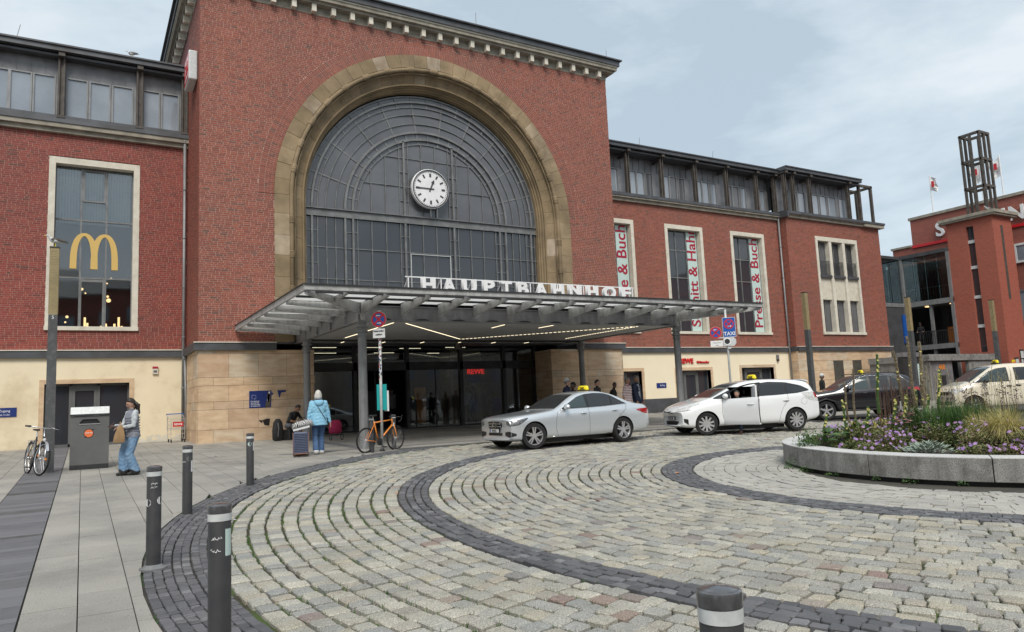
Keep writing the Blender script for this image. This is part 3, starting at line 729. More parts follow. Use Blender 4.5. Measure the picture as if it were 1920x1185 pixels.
# ---- wings
LWIN = (-1.19, 1.70, 4.68, 10.93); RW = [(21.95, 24.80, 4.70, 10.67), (26.96, 29.75, 4.70, 10.67), (31.93, 34.73, 4.70, 10.67)]; PW = (38.67, 42.75, 4.70, 10.77)
LW0, LW1 = ZB1, 11.79; RW1 = 11.72
LW2 = (-9.3, -6.4, 4.68, 10.93)
hole = lambda wins: (lambda z: [(w_[0], w_[1]) for w_ in wins if w_[2] < z < w_[3]])
brick_wall('brick_wall', -14, TX0, LW0, LW1, hole([LWIN, LW2]), fY(WL), 1, ('brick2', 'mortar2'))
brick_wall('brick_wall', TX1, 36.2, LW0, RW1, hole(RW), fY(WR), 1, ('brick', 'mortar2'))
brick_wall('brick_wall', 36.15, 45.22, LW0, RW1, hole([PW]), fY(PV), 1, ('brick', 'mortar2'))
brick_wall('brick_wall', PV, WR, LW0, RW1, lambda z: [], fXneg(36.15), 1, ('brick', 'mortar2'))
brick_wall('brick_wall', PV, PV+6, LW0, RW1, lambda z: [], fXpos(45.22), 1, ('brick', 'mortar2'))
# rendered ground storey
def plain_wall(name, x0, x1, Y, z0, z1, holes, m, th=.3):
    b = MB(); zs = sorted(set([z0, z1]+[h[2] for h in holes]+[h[3] for h in holes])); zs = [z for z in zs if z0 <= z <= z1]
    for i in range(len(zs)-1):
        for a, c in minus((x0, x1), [(h[0], h[1]) for h in holes if h[2] < (zs[i]+zs[i+1])/2 < h[3]]): b.box(a, c, Y, Y+th, zs[i], zs[i+1])
    return spart(b, name, M[m])
LD = (-1.14, 1.46, .3, 2.78); LD2 = (-9.2, -6.6, .3, 2.78)
RD = [(21.95, 24.72, .9, 2.74), (27.14, 29.58, .3, 2.72), (31.98, 34.62, .9, 2.80)]
plain_wall('rendered_wall', -14, TX0, WL-.02, .3, ZB0, [LD, LD2], 'render')
plain_wall('rendered_wall', TX1, 36.2, WR-.02, 1.30, ZB0, [(a, c, 1.30 if z0 < 1.3 else z0, d) for a, c, z0, d in RD], 'render2')
b = MB()
for a, c in minus((TX1, 36.15), [(27.0, 29.72)]): b.box(a, c, WR-.05, WR+.2, .3, 1.30)
spart(b, 'plinth', M['zinc'])
def jagged():
    """flaked render at the foot of the left wing"""
    b = MB()
    for k in range(60):
        x = rnd.uniform(-.2+1.8, 3.3); z = .6+rnd.random()**2*.28; s_ = rnd.uniform(.03, .12)
        b.add([(x-s_, WL-.024, z-s_*.4), (x+s_*.9, WL-.024-rnd.random()*.004, z-s_*.3), (x+s_*.5, WL-.026, z+s_*.5), (x-s_*.6, WL-.025, z+s_*.35)], [(0, 1, 2, 3)])
    spart(b, 'flaked_plaster', M['stonetrim'])
jagged()
# pavilion base: sandstone with two niches
PN = [(39.3, 40.26, 1.4, 2.87), (41.15, 42.05, 1.4, 2.87)]
ROWS2 = [(3.1, 3.68, 1.3, .5), (2.52, 3.09, 1.3, 0), (1.95, 2.51, 1.3, .5), (1.38, 1.94, 1.3, 0), (.42, 1.37, 1.3, .5)]
ashlar('sandstone_base', 36.12, 45.22, fY(PV-.03), hole(PN), rows=ROWS2); ashlar('sandstone_base', PV, WR, fXneg(36.12), rows=ROWS2)
b = MB()
for a, c, z0, z1 in PN: b.box(a, c, PV+.3, PV+.35, z0, z1)
spart(b, 'niche_back', M['steelD'])

# ---- windows of the wings
def frame_stone(w_, Y, dep=.42, wid=.20, pr=.03):
    x0, x1, z0, z1 = w_; b = MB()
    b.box(x0-.0, x0+wid, Y-pr, Y+dep, z0, z1); b.box(x1-wid, x1, Y-pr, Y+dep, z0, z1); b.box(x0+wid, x1-wid, Y-pr, Y+dep, z1-wid*1.15, z1)
    b.box(x0-.02, x1+.02, Y-pr-.06, Y+dep, z0-.02, z0+.12); return b
def stone_window(w_, Y, cols, rows, glass, banner=None, wid=.2, openp=None, room=None):
    fr = spart(frame_stone(w_, Y, wid=wid), 'window', M['stonetrim'])
    x0, x1, z0, z1 = w_[0]+wid, w_[1]-wid, w_[2]+.12, w_[3]-wid*1.15; g = Y+.32
    b = MB(); X_ = [x0]+[x0+(x1-x0)*c for c in cols]+[x1]; Z_ = [z0]+[z0+(z1-z0)*r_ for r_ in rows]+[z1]
    for x in X_: b.box(x-.03, x+.03, g-.04, g+.04, z0, z1)
    for z_ in Z_: b.box(x0, x1, g-.035, g+.035, z_-.03, z_+.03)
    spart(b, 'glazing_bars', M['mullion'], fr)
    for i in range(len(X_)-1):
        for j in range(len(Z_)-1):
            gm = glass(i, j) if callable(glass) else glass
            pane([(X_[i], Z_[j]), (X_[i+1], Z_[j]), (X_[i+1], Z_[j+1]), (X_[i], Z_[j+1])], .25, gm, parent=fr, Y=g)
    if banner:
        b = MB(); bx0, bx1 = X_[-2]+.05, X_[-1]-.05; b.box(bx0, bx1, g-.044, g-.04, z0+.05, z1-.05); spart(b, 'window_film', M['film'], fr)
        off = world_off(fr); me = text_mesh(banner, .92, .004, M['darkred'], 'LEFT', .012)
        o = link('lettering', me, fr, Vector(((bx0+bx1)/2+.27, g-.052, z0+.28))-off, (R(90), R(-90), 0))
    return fr, X_, Z_, g
fr, X_, Z_, g = stone_window(LWIN, WL, (.33, .655), (.305, .665), 'glass')
b = MB(); b.box(X_[1]-.0, X_[1]+.06, g-.055, g+.03, Z_[0], Z_[1]); b.box(X_[1]+.06, X_[2]-.09, g-.055, g+.03, Z_[1]-.14, Z_[1]-.05); b.box(X_[2]-.09, X_[2]-.02, g-.055, g+.03, Z_[0], Z_[1]); spart(b, 'lower_casement', M['mullion'], fr)
b = MB(); b.box(X_[1]+.04, X_[1]+.1, g-.055, g+.03, Z_[2]+.7, Z_[3]-.08); b.box(X_[2]-.1, X_[2]-.04, g-.055, g+.03, Z_[2]+.7, Z_[3]-.08); b.box(X_[1]+.1, X_[2]-.1, g-.055, g+.03, Z_[2]+.7, Z_[2]+.76); b.box(X_[1]+.1, X_[2]-.1, g-.055, g+.03, Z_[3]-.14, Z_[3]-.08)
spart(b, 'upper_casement', M['mullion'], fr)
b = MB(); k = 0; x = X_[0]+.02
while x < X_[3]-.1:     # vertical slat blinds in the top third
    b.add([(x, g+.18, Z_[2]-.1), (x+.085, g+.12, Z_[2]-.1), (x+.085, g+.12, Z_[3]), (x, g+.18, Z_[3])], [(0, 1, 2, 3)]); x += .092
spart(b, 'vertical_blinds', M['cottage'], fr)
b = MB(); b.box(X_[0]-.3, X_[3]+.3, g+2.4, g+2.5, Z_[0]-.5, Z_[3]+.3, 0); b.box(X_[0]-.35, X_[0]-.3, g+.05, g+2.5, Z_[0]-.5, Z_[3]+.3, 0); b.box(X_[3]+.3, X_[3]+.35, g+.05, g+2.5, Z_[0]-.5, Z_[3]+.3, 0)
b.box(X_[0]-.3, X_[3]+.3, g+.05, g+2.5, Z_[0]-.55, Z_[0]-.5, 0); b.box(X_[0]-.3, X_[3]+.3, g+.05, g+2.5, Z_[3]+.3, Z_[3]+.35, 0); spart(b, 'room', M['blackint'], fr)
b = MB()
for cx_, cz_, r_ in ((-.1, 6.35, .05), (.62, 6.35, .05), (.75, 6.1, .045), (.78, 5.95, .08), (-.55, 5.3, .05), (.72, 6.6, .03), (.85, 6.8, .03), (.02, 6.2, .03), (-.6, 5.1, .035)): b.ell((cx_, g+1.0, cz_), (r_, r_, r_), n=8, m=6)
for cx_, h_ in ((.02, .42), (.1, .22), (.62, .42), (.70, .2), (.98, .2), (1.12, .45), (1.22, .12), (.55, .12)): b.box(cx_-.035, cx_+.035, g+.6, g+.67, Z_[0]+.02, Z_[0]+.02+h_)
spart(b, 'interior_light', M['warm'], fr)
# film letter on the middle panes: two tall golden arches
def arches():
    b = MB(); Y = g-.048
    for s_, xc in ((-1, -.055), (1, .595)):
        Y = g-.048-.003*(s_ > 0); n = 20; rings = []
        for i in range(n+1):
            t_ = i/n; a = math.pi*t_; wx = .335; x_ = xc-wx*math.cos(a); z_ = 6.93+1.27*math.sin(a)**.62
            th = .055+.05*abs(math.cos(a))
            # inner legs meet at the centre and end lower
            rings.append((x_, z_, th))
        for i in range(n):
            (xa, za, ta), (xb, zb, tb) = rings[i], rings[i+1]
            da = Vector((xb-xa, zb-za)).normalized(); nn = Vector((-da.y, da.x))
            if i == 0: pn = nn
            b.add([(xa-pn.x*ta, Y, za-pn.y*ta), (xb-nn.x*tb, Y, zb-nn.y*tb), (xb+nn.x*tb, Y, zb+nn.y*tb), (xa+pn.x*ta, Y, za+pn.y*ta)], [(0, 1, 2, 3)]); pn = nn
    return b
tag(spart(arches(), 'window_letter', M['gold'], fr), 'golden double-arched letter M')
fr, X2_, Z2_, g2 = stone_window(LW2, WL, (.33, .655), (.305, .665), 'glassB')
def rg(i, j): return 'glassD' if j < 2 else 'glassA'
for k, (w_, txt) in enumerate(zip(RW, ('Presse & Buch', 'Schnitt & Hahn', 'Presse & Buch'))):
    stone_window(w_, WR, (.33, .655), (.22, .53, .8) if k == 1 else (.3, .53, .76), 'glassD', txt)
b = MB()
for w_ in RW: b.box(w_[0]+.1, w_[1]-.1, WR+.5, WR+.55, w_[2], w_[3])
b.box(LW2[0]+.1, LW2[1]-.1, WL+.5, WL+.55, LW2[2], LW2[3]); b.box(PW[0]+.1, PW[1]-.1, PV+.55, PV+.6, PW[2], PW[3]); spart(b, 'inner_wall', M['blackint'])
# pavilion: three by two windows in one stone frame
x0, x1, z0, z1 = PW; b = MB(); b.box(x0, x0+.2, PV-.04, PV+.4, z0, z1); b.box(x1-.2, x1, PV-.04, PV+.4, z0, z1); b.box(x0+.2, x1-.2, PV-.04, PV+.4, z1-.26, z1); b.box(x0-.04, x1+.04, PV-.10, PV+.4, z0-.02, z0+.14)
cw = (x1-x0-.4-.5)/3
for k in (1, 2): b.box(x0+.2+k*cw+(k-1)*.25, x0+.2+k*cw+k*.25, PV-.03, PV+.4, z0+.14, z1-.26)
pf = spart(b, 'triple_window', M['stonetrim'])
for k in range(3):
    xa = x0+.2+k*(cw+.25); xb = xa+cw; b = MB(); b.box(xa, xb, PV+.1, PV+.4, 6.85, 8.20)
    for j in range(9): b.box(xa+j*cw/9+.01, xa+j*cw/9+.035, PV+.075, PV+.1, 6.87, 8.2)
    spart(b, 'spandrel_panel', M['stonetrim'], pf)
    for za, zb in ((z0+.14, 6.85), (8.38, z1-.26)):
        b = MB(); g_ = PV+.3
        for x in (xa, (xa+xb)/2, xb): b.box(x-.025, x+.025, g_-.03, g_+.03, za, zb)
        b.box(xa, xb, g_-.03, g_+.03, za, za+.05); b.box(xa, xb, g_-.03, g_+.03, zb-.05, zb); spart(b, 'glazing_bars', M['mullion'], pf)
        for a, c in ((xa, (xa+xb)/2), ((xa+xb)/2, xb)): pane([(a, za), (c, za), (c, zb), (a, zb)], .5, 'glassD' if rnd.random() < .6 else 'glassA', parent=pf, Y=g_)
    b = MB(); b.box(xa+.02, xb-.02, PV+.02, PV+.05, 9.22, 9.26); b.box(xa+.02, xb-.02, PV+.02, PV+.05, 8.40, 8.43); b.box(xa-.04, xb+.04, PV-.06, PV+.3, 8.20, 8.36)
    for j in range(9): b.box(xa+.04+j*(cw-.1)/8, xa+.06+j*(cw-.1)/8, PV+.02, PV+.045, 8.43, 9.22)
    spart(b, 'balustrade', M['zinc'], pf)

# ---- doors of the ground storey
def doorway(d, Y, ttl, split=(.32, .70), wid=.14, floor=None, glass='glassD'):
    x0, x1, z0, z1 = d; b = MB(); z0 = floor or z0
    b.box(x0-wid, x0, Y-.045, Y+.3, z0, z1+wid); b.box(x1, x1+wid, Y-.045, Y+.3, z0, z1+wid)
    n = 3; L_ = (x1-x0)/n
    for k in range(n): b.box(x0+k*L_+.003, x0+(k+1)*L_-.003, Y-.045, Y+.3, z1, z1+wid)
    fr = spart(b, ttl, M['sand'])
    g_ = Y+.25; b = MB(); X_ = [x0, x0+(x1-x0)*split[0], x0+(x1-x0)*split[1], x1]
    for x in X_: b.box(x-.045, x+.045, g_-.05, g_+.05, z0, z1)
    b.box(x0, x1, g_-.05, g_+.05, z1-.07, z1); b.box(x0, x1, g_-.05, g_+.05, z0, z0+.1)
    b.box(X_[1]+.045, X_[2]-.045, g_-.04, g_+.04, z1-.25, z1-.07)
    b.box(X_[1]+.05, X_[1]+.14, g_-.045, g_+.045, z0+.1, z1-.2); b.box(X_[2]-.14, X_[2]-.05, g_-.045, g_+.045, z0+.1, z1-.2); b.box(X_[1]+.1, X_[2]-.1, g_-.045, g_+.045, z0+.9, z0+1.0) if glass != 'glassD' else None
    spart(b, 'door_frame', M['grey'], fr)
    for i in range(3): pane([(X_[i], z0), (X_[i+1], z0), (X_[i+1], z1), (X_[i], z1)], .3, glass, parent=fr, Y=g_)
    return fr
doorway(LD, WL, 'glazed_door', (.30, .63), .15, .58)
doorway(LD2, WL, 'glazed_door', (.30, .63), .15, .58)
for k, d in enumerate(RD): doorway(d, WR, 'glazed_door' if k == 1 else 'shop_window', (.28, .68) if k == 1 else (.2, .7), .16, None if k != 1 else .58, 'glassD')
# ---- main entrance: dark steel frame with big panes
GE = 28.2; EX = [7.3, 9.27, 11.48, 13.93, 16.03, 17.65]
b = MB(); b.box(7.3, 17.65, GE-.10, GE+.1, 2.95, 3.28); b.box(7.3, 17.65, GE-.12, GE+.1, 3.93, 4.05); b.box(7.3, 17.65, GE-.06, GE+.06, .56, .62)
for x in EX: b.box(x-.075, x+.075, GE-.10, GE+.1, .5, 4.0)
for x in (10.1, 12.75): b.box(x-.02, x+.02, GE-.03, GE+.03, .56, 2.95)
ent = spart(b, 'entrance', M['steelD'])
for i in range(5):
    for z_0, z_1 in ((.6, 2.95), (3.28, 3.95)):
        if i == 1 and z_0 < 1: continue
        pane([(EX[i]+.06, z_0), (EX[i+1]-.06, z_0), (EX[i+1]-.06, z_1), (EX[i]+.06, z_1)], .25, 'glass', parent=ent, Y=GE)
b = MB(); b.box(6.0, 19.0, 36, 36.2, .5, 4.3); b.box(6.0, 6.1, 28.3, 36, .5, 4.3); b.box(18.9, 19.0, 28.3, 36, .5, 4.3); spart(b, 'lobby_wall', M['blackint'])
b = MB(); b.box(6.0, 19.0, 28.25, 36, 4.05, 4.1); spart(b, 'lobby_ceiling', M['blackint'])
b = MB(); b.box(14.8, 16.4, 31.0, 32.2, .55, 4.0); spart(b, 'lobby_pillar', M['sand'])
b = MB(); b.box(9.9, 11.2, 30.0, 30.1, .6, 2.2); spart(b, 'lobby_kiosk', M['steelD'])
tag(spart((lambda b: (b.box(12.15, 12.62, 29.0, 29.1, .75, 2.25), b)[1])(MB()), 'lobby_poster', M['orange']), 'orange poster stand')
tag(spart((lambda b: (b.box(11.75, 12.1, 28.75, 29.05, .6, 1.75), b)[1])(MB()), 'lobby_machine', M['grey']))
b = MB()
for x, y in ((8.6, 30), (10.6, 30), (12.6, 30.5), (14.6, 30), (9.5, 33), (12.3, 33), (15.2, 33.4)): b.box(x-.5, x+.5, y-.02, y+.02, 4.03, 4.045)
spart(b, 'lobby_light', M['strip'])

# ---- glazed attic storeys
def attic(x0, x1, Yf, Yg, zc0, zc1, zsill, zhead, ztop, posts, wins, openp=None):
    """zc0..zc1 stone cornice, windows zsill..zhead, panels to ztop"""
    b = MB(); b.box(x0, x1, Yf-.10, Yg+.3, zc0, zc0+.16, 0); b.box(x0, x1, Yf-.22, Yg+.3, zc0+.16, zc1-.09, 0); b.box(x0, x1, Yf-.26, Yg+.3, zc1-.09, zc1+.06, 1); b.box(x0, x1, Yf-.05, Yg+.3, zc1+.06, zsill, 1)
    spart(b, 'attic_cornice', [M['cornice'], M['zinc']])
    b = MB(); b.box(x0, x1, Yg+.02, Yg+.1, zhead, ztop+.1, 0); x = x0+.1
    while x < x1: b.box(x-.012, x+.012, Yg-.01, Yg+.02, zhead+.02, ztop, 0); x += .43
    spart(b, 'zinc_panels', M['zincp'])
    b = MB(); b.box(x0, x1, Yf-.12, Yg+.4, ztop+.02, ztop+.10, 0); b.box(x0, x1, Yf-.30, Yg+9, ztop+.16, ztop+.34, 0); b.box(x0, x1, Yf-.36, Yg+9, ztop+.34, ztop+.40, 0); spart(b, 'attic_roof', M['zinc'])
    for x in posts:
        b = MB(); b.box(x-.11, x-.05, Yf-.05, Yf+.13, zsill-.1, ztop+.05); b.box(x+.05, x+.11, Yf-.05, Yf+.13, zsill-.1, ztop+.05); b.box(x-.06, x+.06, Yf+.03, Yf+.06, zsill-.1, ztop+.05)
        b.box(x-.13, x+.13, Yf-.08, Yf+.16, zsill-.1, zsill-.02)
        if Yg-Yf > .5: b.bar((x, Yf+.1, ztop-.12), (x, Yg, ztop-.12), .12, .12)
        b.box(x-.1, x+.1, Yf-.25, Yf+.1, ztop-.0, ztop+.18); spart(b, 'post', M['rust'])
    b = MB(); b.box(x0, x1, Yg+.3, Yg+.34, zsill, zhead+.1); spart(b, 'inner_wall', M['blackint'])
    prev = x0
    for a, c in wins:
        b = MB(); b.box(a-.05, a, Yg-.05, Yg+.1, zsill, zhead); b.box(c, c+.05, Yg-.05, Yg+.1, zsill, zhead); b.box(a, c, Yg-.05, Yg+.1, zhead-.05, zhead); b.box(a, c, Yg-.05, Yg+.1, zsill, zsill+.05)
        fr = spart(b, 'attic_window', M['steel']); 
        pane([(a, zsill+.05), (c, zsill+.05), (c, zhead-.05), (a, zhead-.05)], .4, 'glassB' if rnd.random() < .75 else 'glassA', parent=fr, Y=Yg)
        if a-.05-prev > .02:
            b = MB(); b.box(prev, a-.05, Yg-.02, Yg+.08, zsill, zhead); spart(b, 'attic_infill', M['zincp'])
        prev = c+.05
    if x1-prev > .02: b = MB(); b.box(prev, x1, Yg-.02, Yg+.08, zsill, zhead); spart(b, 'attic_infill', M['zincp'])
LATW = [(-13.4, -12.8), (-12.6, -12.0), (-11.8, -11.2), (-10.3, -9.7), (-9.55, -8.9), (-8.7, -8.1), (-6.6, -6.0), (-5.9, -5.25), (-4.9, -4.3), (-3.9, -3.2), (-3.1, -2.52), (-2.42, -1.84), (-1.72, -1.12), (-.70, -.1), (.04, .64), (.78, 1.40), (1.82, 2.33), (2.46, 3.0)]
attic(-14, TX0-.0, WL-.05, WL+.22, 11.79, 12.2, 12.45, 14.02, 14.62, [-13.6, -10.9, -8.4, -5.9, -3.4, -.89, 1.65, 3.22], LATW)
def wr(a, b_): return [(a+.45, a+.95), (a+1.05, a+1.55), (a+1.75, b_-.25)]
RP = [24.62, 27.0, 29.48, 31.94, 34.42]
rw_ = [(21.8, 22.3), (22.45, 23.0), (23.2, 23.7), (23.85, 24.4)]
for i in range(4): a = RP[i]; rw_ += [(a+.55, a+1.05), (a+1.15, a+1.6), (a+1.8, a+2.2)]
rw_ += [(34.9, 35.3), (35.4, 35.75)]
attic(TX1, 36.1, WR-.05, WR+.6, 11.62, 11.95, 12.1, 13.62, 14.32, RP+[36.0], rw_)
attic(36.1, 43.45, PV-.05, PV+.6, 11.72, 12.0, 12.15, 13.68, 14.42, [36.27, 37.01, 38.55, 42.34], [(36.9, 37.3), (37.5, 38.1), (38.2, 38.8), (39.4, 40.1), (40.3, 40.9), (41.1, 41.8), (42.2, 42.9)])
b = MB()     # open steel pergola at the end of the roof
for x in (43.58, 44.84):
    for y in (PV-.05, PV+2.2): b.box(x-.08, x+.08, y, y+.16, 12.0, 14.55)
for y in (PV-.05, PV+1.1, PV+2.2): b.box(43.3, 44.95, y, y+.14, 14.45, 14.6)
b.box(44.78, 44.94, PV-.05, PV+2.3, 14.45, 14.6); b.box(44.76, 44.92, PV+1.0, PV+1.16, 12, 14.5); spart(b, 'steel_pergola', M['rust'])
b = MB(); b.box(43.4, 45.5, PV-.27, PV+6, 11.72, 11.93, 0); b.box(43.4, 45.55, PV-.32, PV+6, 11.93, 12.06, 1); spart(b, 'attic_cornice', [M['cornice'], M['zinc']]); b = MB(); b.box(36.0, 36.15, PV-.3, WR, 11.72, 12.06, 1); spart(b, 'attic_cornice', [M['cornice'], M['zinc']])
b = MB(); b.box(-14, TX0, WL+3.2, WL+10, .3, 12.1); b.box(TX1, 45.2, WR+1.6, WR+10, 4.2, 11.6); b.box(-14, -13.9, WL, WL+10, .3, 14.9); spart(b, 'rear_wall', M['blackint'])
# ---- downpipes
def pipe(pts, r=.055):
    b = MB(); b.tube(pts, r, 8)
    (x, y, z0), (x1, y1, z1) = pts[0], pts[-1]
    for k in range(1, 6):
        z_ = z0+(z1-z0)*k/6; b.tube([(x, y, z_-.02), (x, y, z_+.02)], r*1.3, 8)
    b.ell((x1, y1, z1+.03), (.09, .09, .08), n=8, m=5); spart(b, 'downpipe', M['steel'], smooth=True)
pipe([(TX0-.13, WL-.20, .62), (TX0-.13, WL-.20, 12.0)]); pipe([(35.98, WR-.16, .6), (35.98, WR-.16, 11.85)]); pipe([(TX0-.02+.0, WL-.42, .62), (TX0-.10, WL-.42, 3.6)], .04)

# ---- red-and-white company sign on the tower flank
t = thing('company_sign', 'white box sign with red lettering high on the left flank of the tower', 'sign', (TX0, TY+1.0, 14.0))
b = MB(); b.box(-.32, -.02, -.62, .62, -.55, .55); o = b.build('sign_box', M['reflect'], t); m_ = o.modifiers.new('b', 'BEVEL'); m_.width = .05; m_.segments = 3
b = MB(); b.box(-.325, -.32, -.55, .55, -.47, .47); b.build('sign_frame', M['red'], t); b = MB(); b.box(-.33, -.325, -.44, .44, -.36, .36); b.build('sign_face', M['white'], t)
link('lettering', text_mesh('DB', .72, .004, M['red'], 'CENTER', .02), t, (-.336, .0, -.25), (R(90), 0, R(-90)))

# ---- the clock that hangs in the great window
t = thing('clock', 'round white station clock with grey hour marks hanging in the arched window', 'clock', (12.36, 27.28, 10.43))
b = MB(); b.lathe([(.80, .1), (.84, .08), (.84, -.06), (.80, -.09), (.77, -.06)], axis='Y', n=48, cap=False); b.build('case', M['white'], t, auto=40)
b = MB(); b.lathe([(.78, -.05), (.001, -.052)], axis='Y', n=48); b.build('clock_face', M['white'], t)
b = MB(); b.lathe([(.815, -.078), (.80, -.094), (.775, -.094), (.772, -.06)], axis='Y', n=48, cap=False); b.build('rim', M['black'], t, auto=50)
def mark(a, r0, r1, w, nm, y=-.058, mm='anthr'):
    b = MB(); b.M = Matrix.Rotation(a, 4, 'Y'); b.box(-w/2, w/2, y-.004, y, r0, r1); return b.build(nm, M[mm], t)
for k in range(12): mark(R(30*k), .50, .66, .085 if k % 3 == 0 else .07, 'hour_mark')
b = MB()
for k in range(60):
    b.M = Matrix.Rotation(R(6*k), 4, 'Y'); b.box(-.011, .011, -.062, -.058, .705, .745)
b.build('minute_marks', M['anthr'], t, kind='stuff')
mark(R(22.5), -.14, .38, .06, 'hour_hand', -.066); b = MB(); b.M = Matrix.Rotation(R(22.5), 4, 'Y'); b.add([(-.08, -.071, .26), (.08, -.071, .26), (0, -.071, .44)], [(0, 1, 2)]); b.build('hour_hand_tip', M['anthr'], t)
mark(R(270), -.16, .64, .05, 'minute_hand', -.074)
b = MB(); b.bar((0, 0, -.8), (0, 0, -1.2), .03); b.bar((.3, 0, -.8), (.3, 0, -1.2), .03); b.bar((-.8, .05, 0), (-1.05, .3, 0), .03); b.bar((.8, .05, 0), (1.05, .3, 0), .03); b.build('bracket', M['mullion'], t)

for i, (x, y, z, h, lab) in enumerate(((14.6, TY, ZTOP+.92, .9, 'thin lightning rod on the middle of the tower roof edge'), (21.9, TY+.2, ZTOP+.92, .8, 'thin lightning rod leaning at the right corner of the tower roof'), (25.4, WR-.2, 14.7, .5, 'short lightning rod on the right attic roof'), (30.8, WR-.2, 14.7, .5, 'short lightning rod above the middle of the right attic'), (-2.3, WL-.1, 15.0, .6, 'thin lightning rod on the left attic roof'))):
    t = thing('lightning_rod', lab, 'lightning rod', (x, y, z)); b = MB(); b.tube([(0, 0, 0), (.03*i, 0, h)], .012, 5); b.build('rod', M['steel'], t); b = MB(); b.box(-.05, .05, -.05, .05, -.01, .05); b.build('foot', M['steelD'], t)
# ================================================================ CANOPY
FY_, RY_, XL, XR = 19.55, 25.4, 6.66, 18.28; CX0, CX1, CF = 4.54, 20.40, 17.45
can = thing('canopy', 'wide grey steel canopy on four round columns over the station entrance', 'canopy', (CX, 22.0, gz(0, 22)))
_co = Vector(can.location)
def cp(mb, name, mats, **kw):
    mb.v = [(x-_co.x, y-_co.y, z-_co.z) for x, y, z in mb.v]; return mb.build(name, mats, can, **kw)
for x in (XL, XR):
    for y in (FY_, RY_):
        b = MB(); g = gz(x, y)
        b.lathe([(.19, g-.02), (.19, g+.015), (.128, g+.02), (.122, 1.9), (.128, 1.905), (.128, 1.93), (.12, 1.935), (.116, 3.46), (.15, 3.47), (.15, 3.50), (.12, 3.51), (.12, 3.57), (.16, 3.58), (.16, 3.62), (.125, 3.63), (.125, 3.70), (.17, 3.72), (.17, 3.76), (.13, 3.77), (.13, 3.88)], (x, y, 0), 20)
        b.box(x-.14, x+.14, y-.14, y+.14, 3.86, 3.90); cp(b, 'column', M['steel'], auto=35)
def ibeam(p, q, z0, z1, w=.12):
    b = MB(); (x0, y0), (x1, y1) = p, q
    d = Vector((x1-x0, y1-y0)).normalized(); n = Vector((-d.y, d.x))
    def slab(wd, za, zb):
        a = n*wd/2; b.add([(x0-a.x, y0-a.y, za), (x1-a.x, y1-a.y, za), (x1+a.x, y1+a.y, za), (x0+a.x, y0+a.y, za), (x0-a.x, y0-a.y, zb), (x1-a.x, y1-a.y, zb), (x1+a.x, y1+a.y, zb), (x0+a.x, y0+a.y, zb)],
                          [(0,3,2,1),(4,5,6,7),(0,1,5,4),(1,2,6,5),(2,3,7,6),(3,0,4,7)])
    slab(w, z0, z0+.025); slab(w, z1-.025, z1); slab(.02, z0+.025, z1-.025)
    L_ = math.hypot(x1-x0, y1-y0)
    return b
b = ibeam((XL-.1, FY_), (XR+.1, FY_), 3.90, 4.33, .14); cp(b, 'beam', M['steel'])
for x in (XL, XR):
    b = ibeam((x, FY_-.1), (x, 26.75), 3.90, 4.33, .14)
    for y in (20.9, 22.4, 23.9, 25.4): b.box(x-.07, x+.07, y-.012, y+.012, 3.92, 4.31)
    cp(b, 'beam', M['steel'])
    b = MB(); b.box(x-.055, x+.055, FY_-.13, FY_+.06, 3.90, 4.50); cp(b, 'beam_post', M['steelL'])
def lbar(b, p, q, h0, h1, w=.07, top=4.40):
    """tapered cantilever bracket from p (deep end) to q"""
    (x0, y0), (x1, y1) = p, q; d = Vector((x1-x0, y1-y0)).normalized(); n = Vector((-d.y, d.x))*w/2
    for (nn, dz0, dz1, zt0, zt1) in ((n*.25, h0, h1, 0, 0),):
        b.add([(x0-nn.x, y0-nn.y, top-h0), (x1-nn.x, y1-nn.y, top-h1), (x1+nn.x, y1+nn.y, top-h1), (x0+nn.x, y0+nn.y, top-h0), (x0-nn.x, y0-nn.y, top), (x1-nn.x, y1-nn.y, top), (x1+nn.x, y1+nn.y, top), (x0+nn.x, y0+nn.y, top)],
              [(0,3,2,1),(4,5,6,7),(0,1,5,4),(1,2,6,5),(2,3,7,6),(3,0,4,7)])
    nn = n
    b.add([(x0-nn.x, y0-nn.y, top-h0-.02), (x1-nn.x, y1-nn.y, top-h1-.02), (x1+nn.x, y1+nn.y, top-h1-.02), (x0+nn.x, y0+nn.y, top-h0-.02), (x0-nn.x, y0-nn.y, top-h0), (x1-nn.x, y1-nn.y, top-h1), (x1+nn.x, y1+nn.y, top-h1), (x0+nn.x, y0+nn.y, top-h0)],
              [(0,3,2,1),(4,5,6,7),(0,1,5,4),(1,2,6,5),(2,3,7,6),(3,0,4,7)])
NR = 11; 
for k in range(NR):
    x = XL+(XR-XL)*k/(NR-1); b = MB(); lbar(b, (x, FY_-.05), (x, CF+.06), .30, .10, .09); cp(b, 'rafter', M['steelL'])
for s_, xe, xc in ((-1, CX0, XL), (1, CX1, XR)):
    for k in range(6):
        y = FY_+(26.2-FY_)*k/5; b = MB(); lbar(b, (xc, y), (xe-s_*.06, y), .22, .08, .09); cp(b, 'rafter', M['steelL'])
    b = MB(); lbar(b, (xc, FY_), (xe-s_*.05, CF+.05), .30, .10, .09); cp(b, 'rafter', M['steelL'])
    b = MB(); lbar(b, ((xc+xe)/2, FY_-1.05), ((xc+xe)/2, CF+.05), .12, .08, .07); cp(b, 'rafter', M['steelL'])
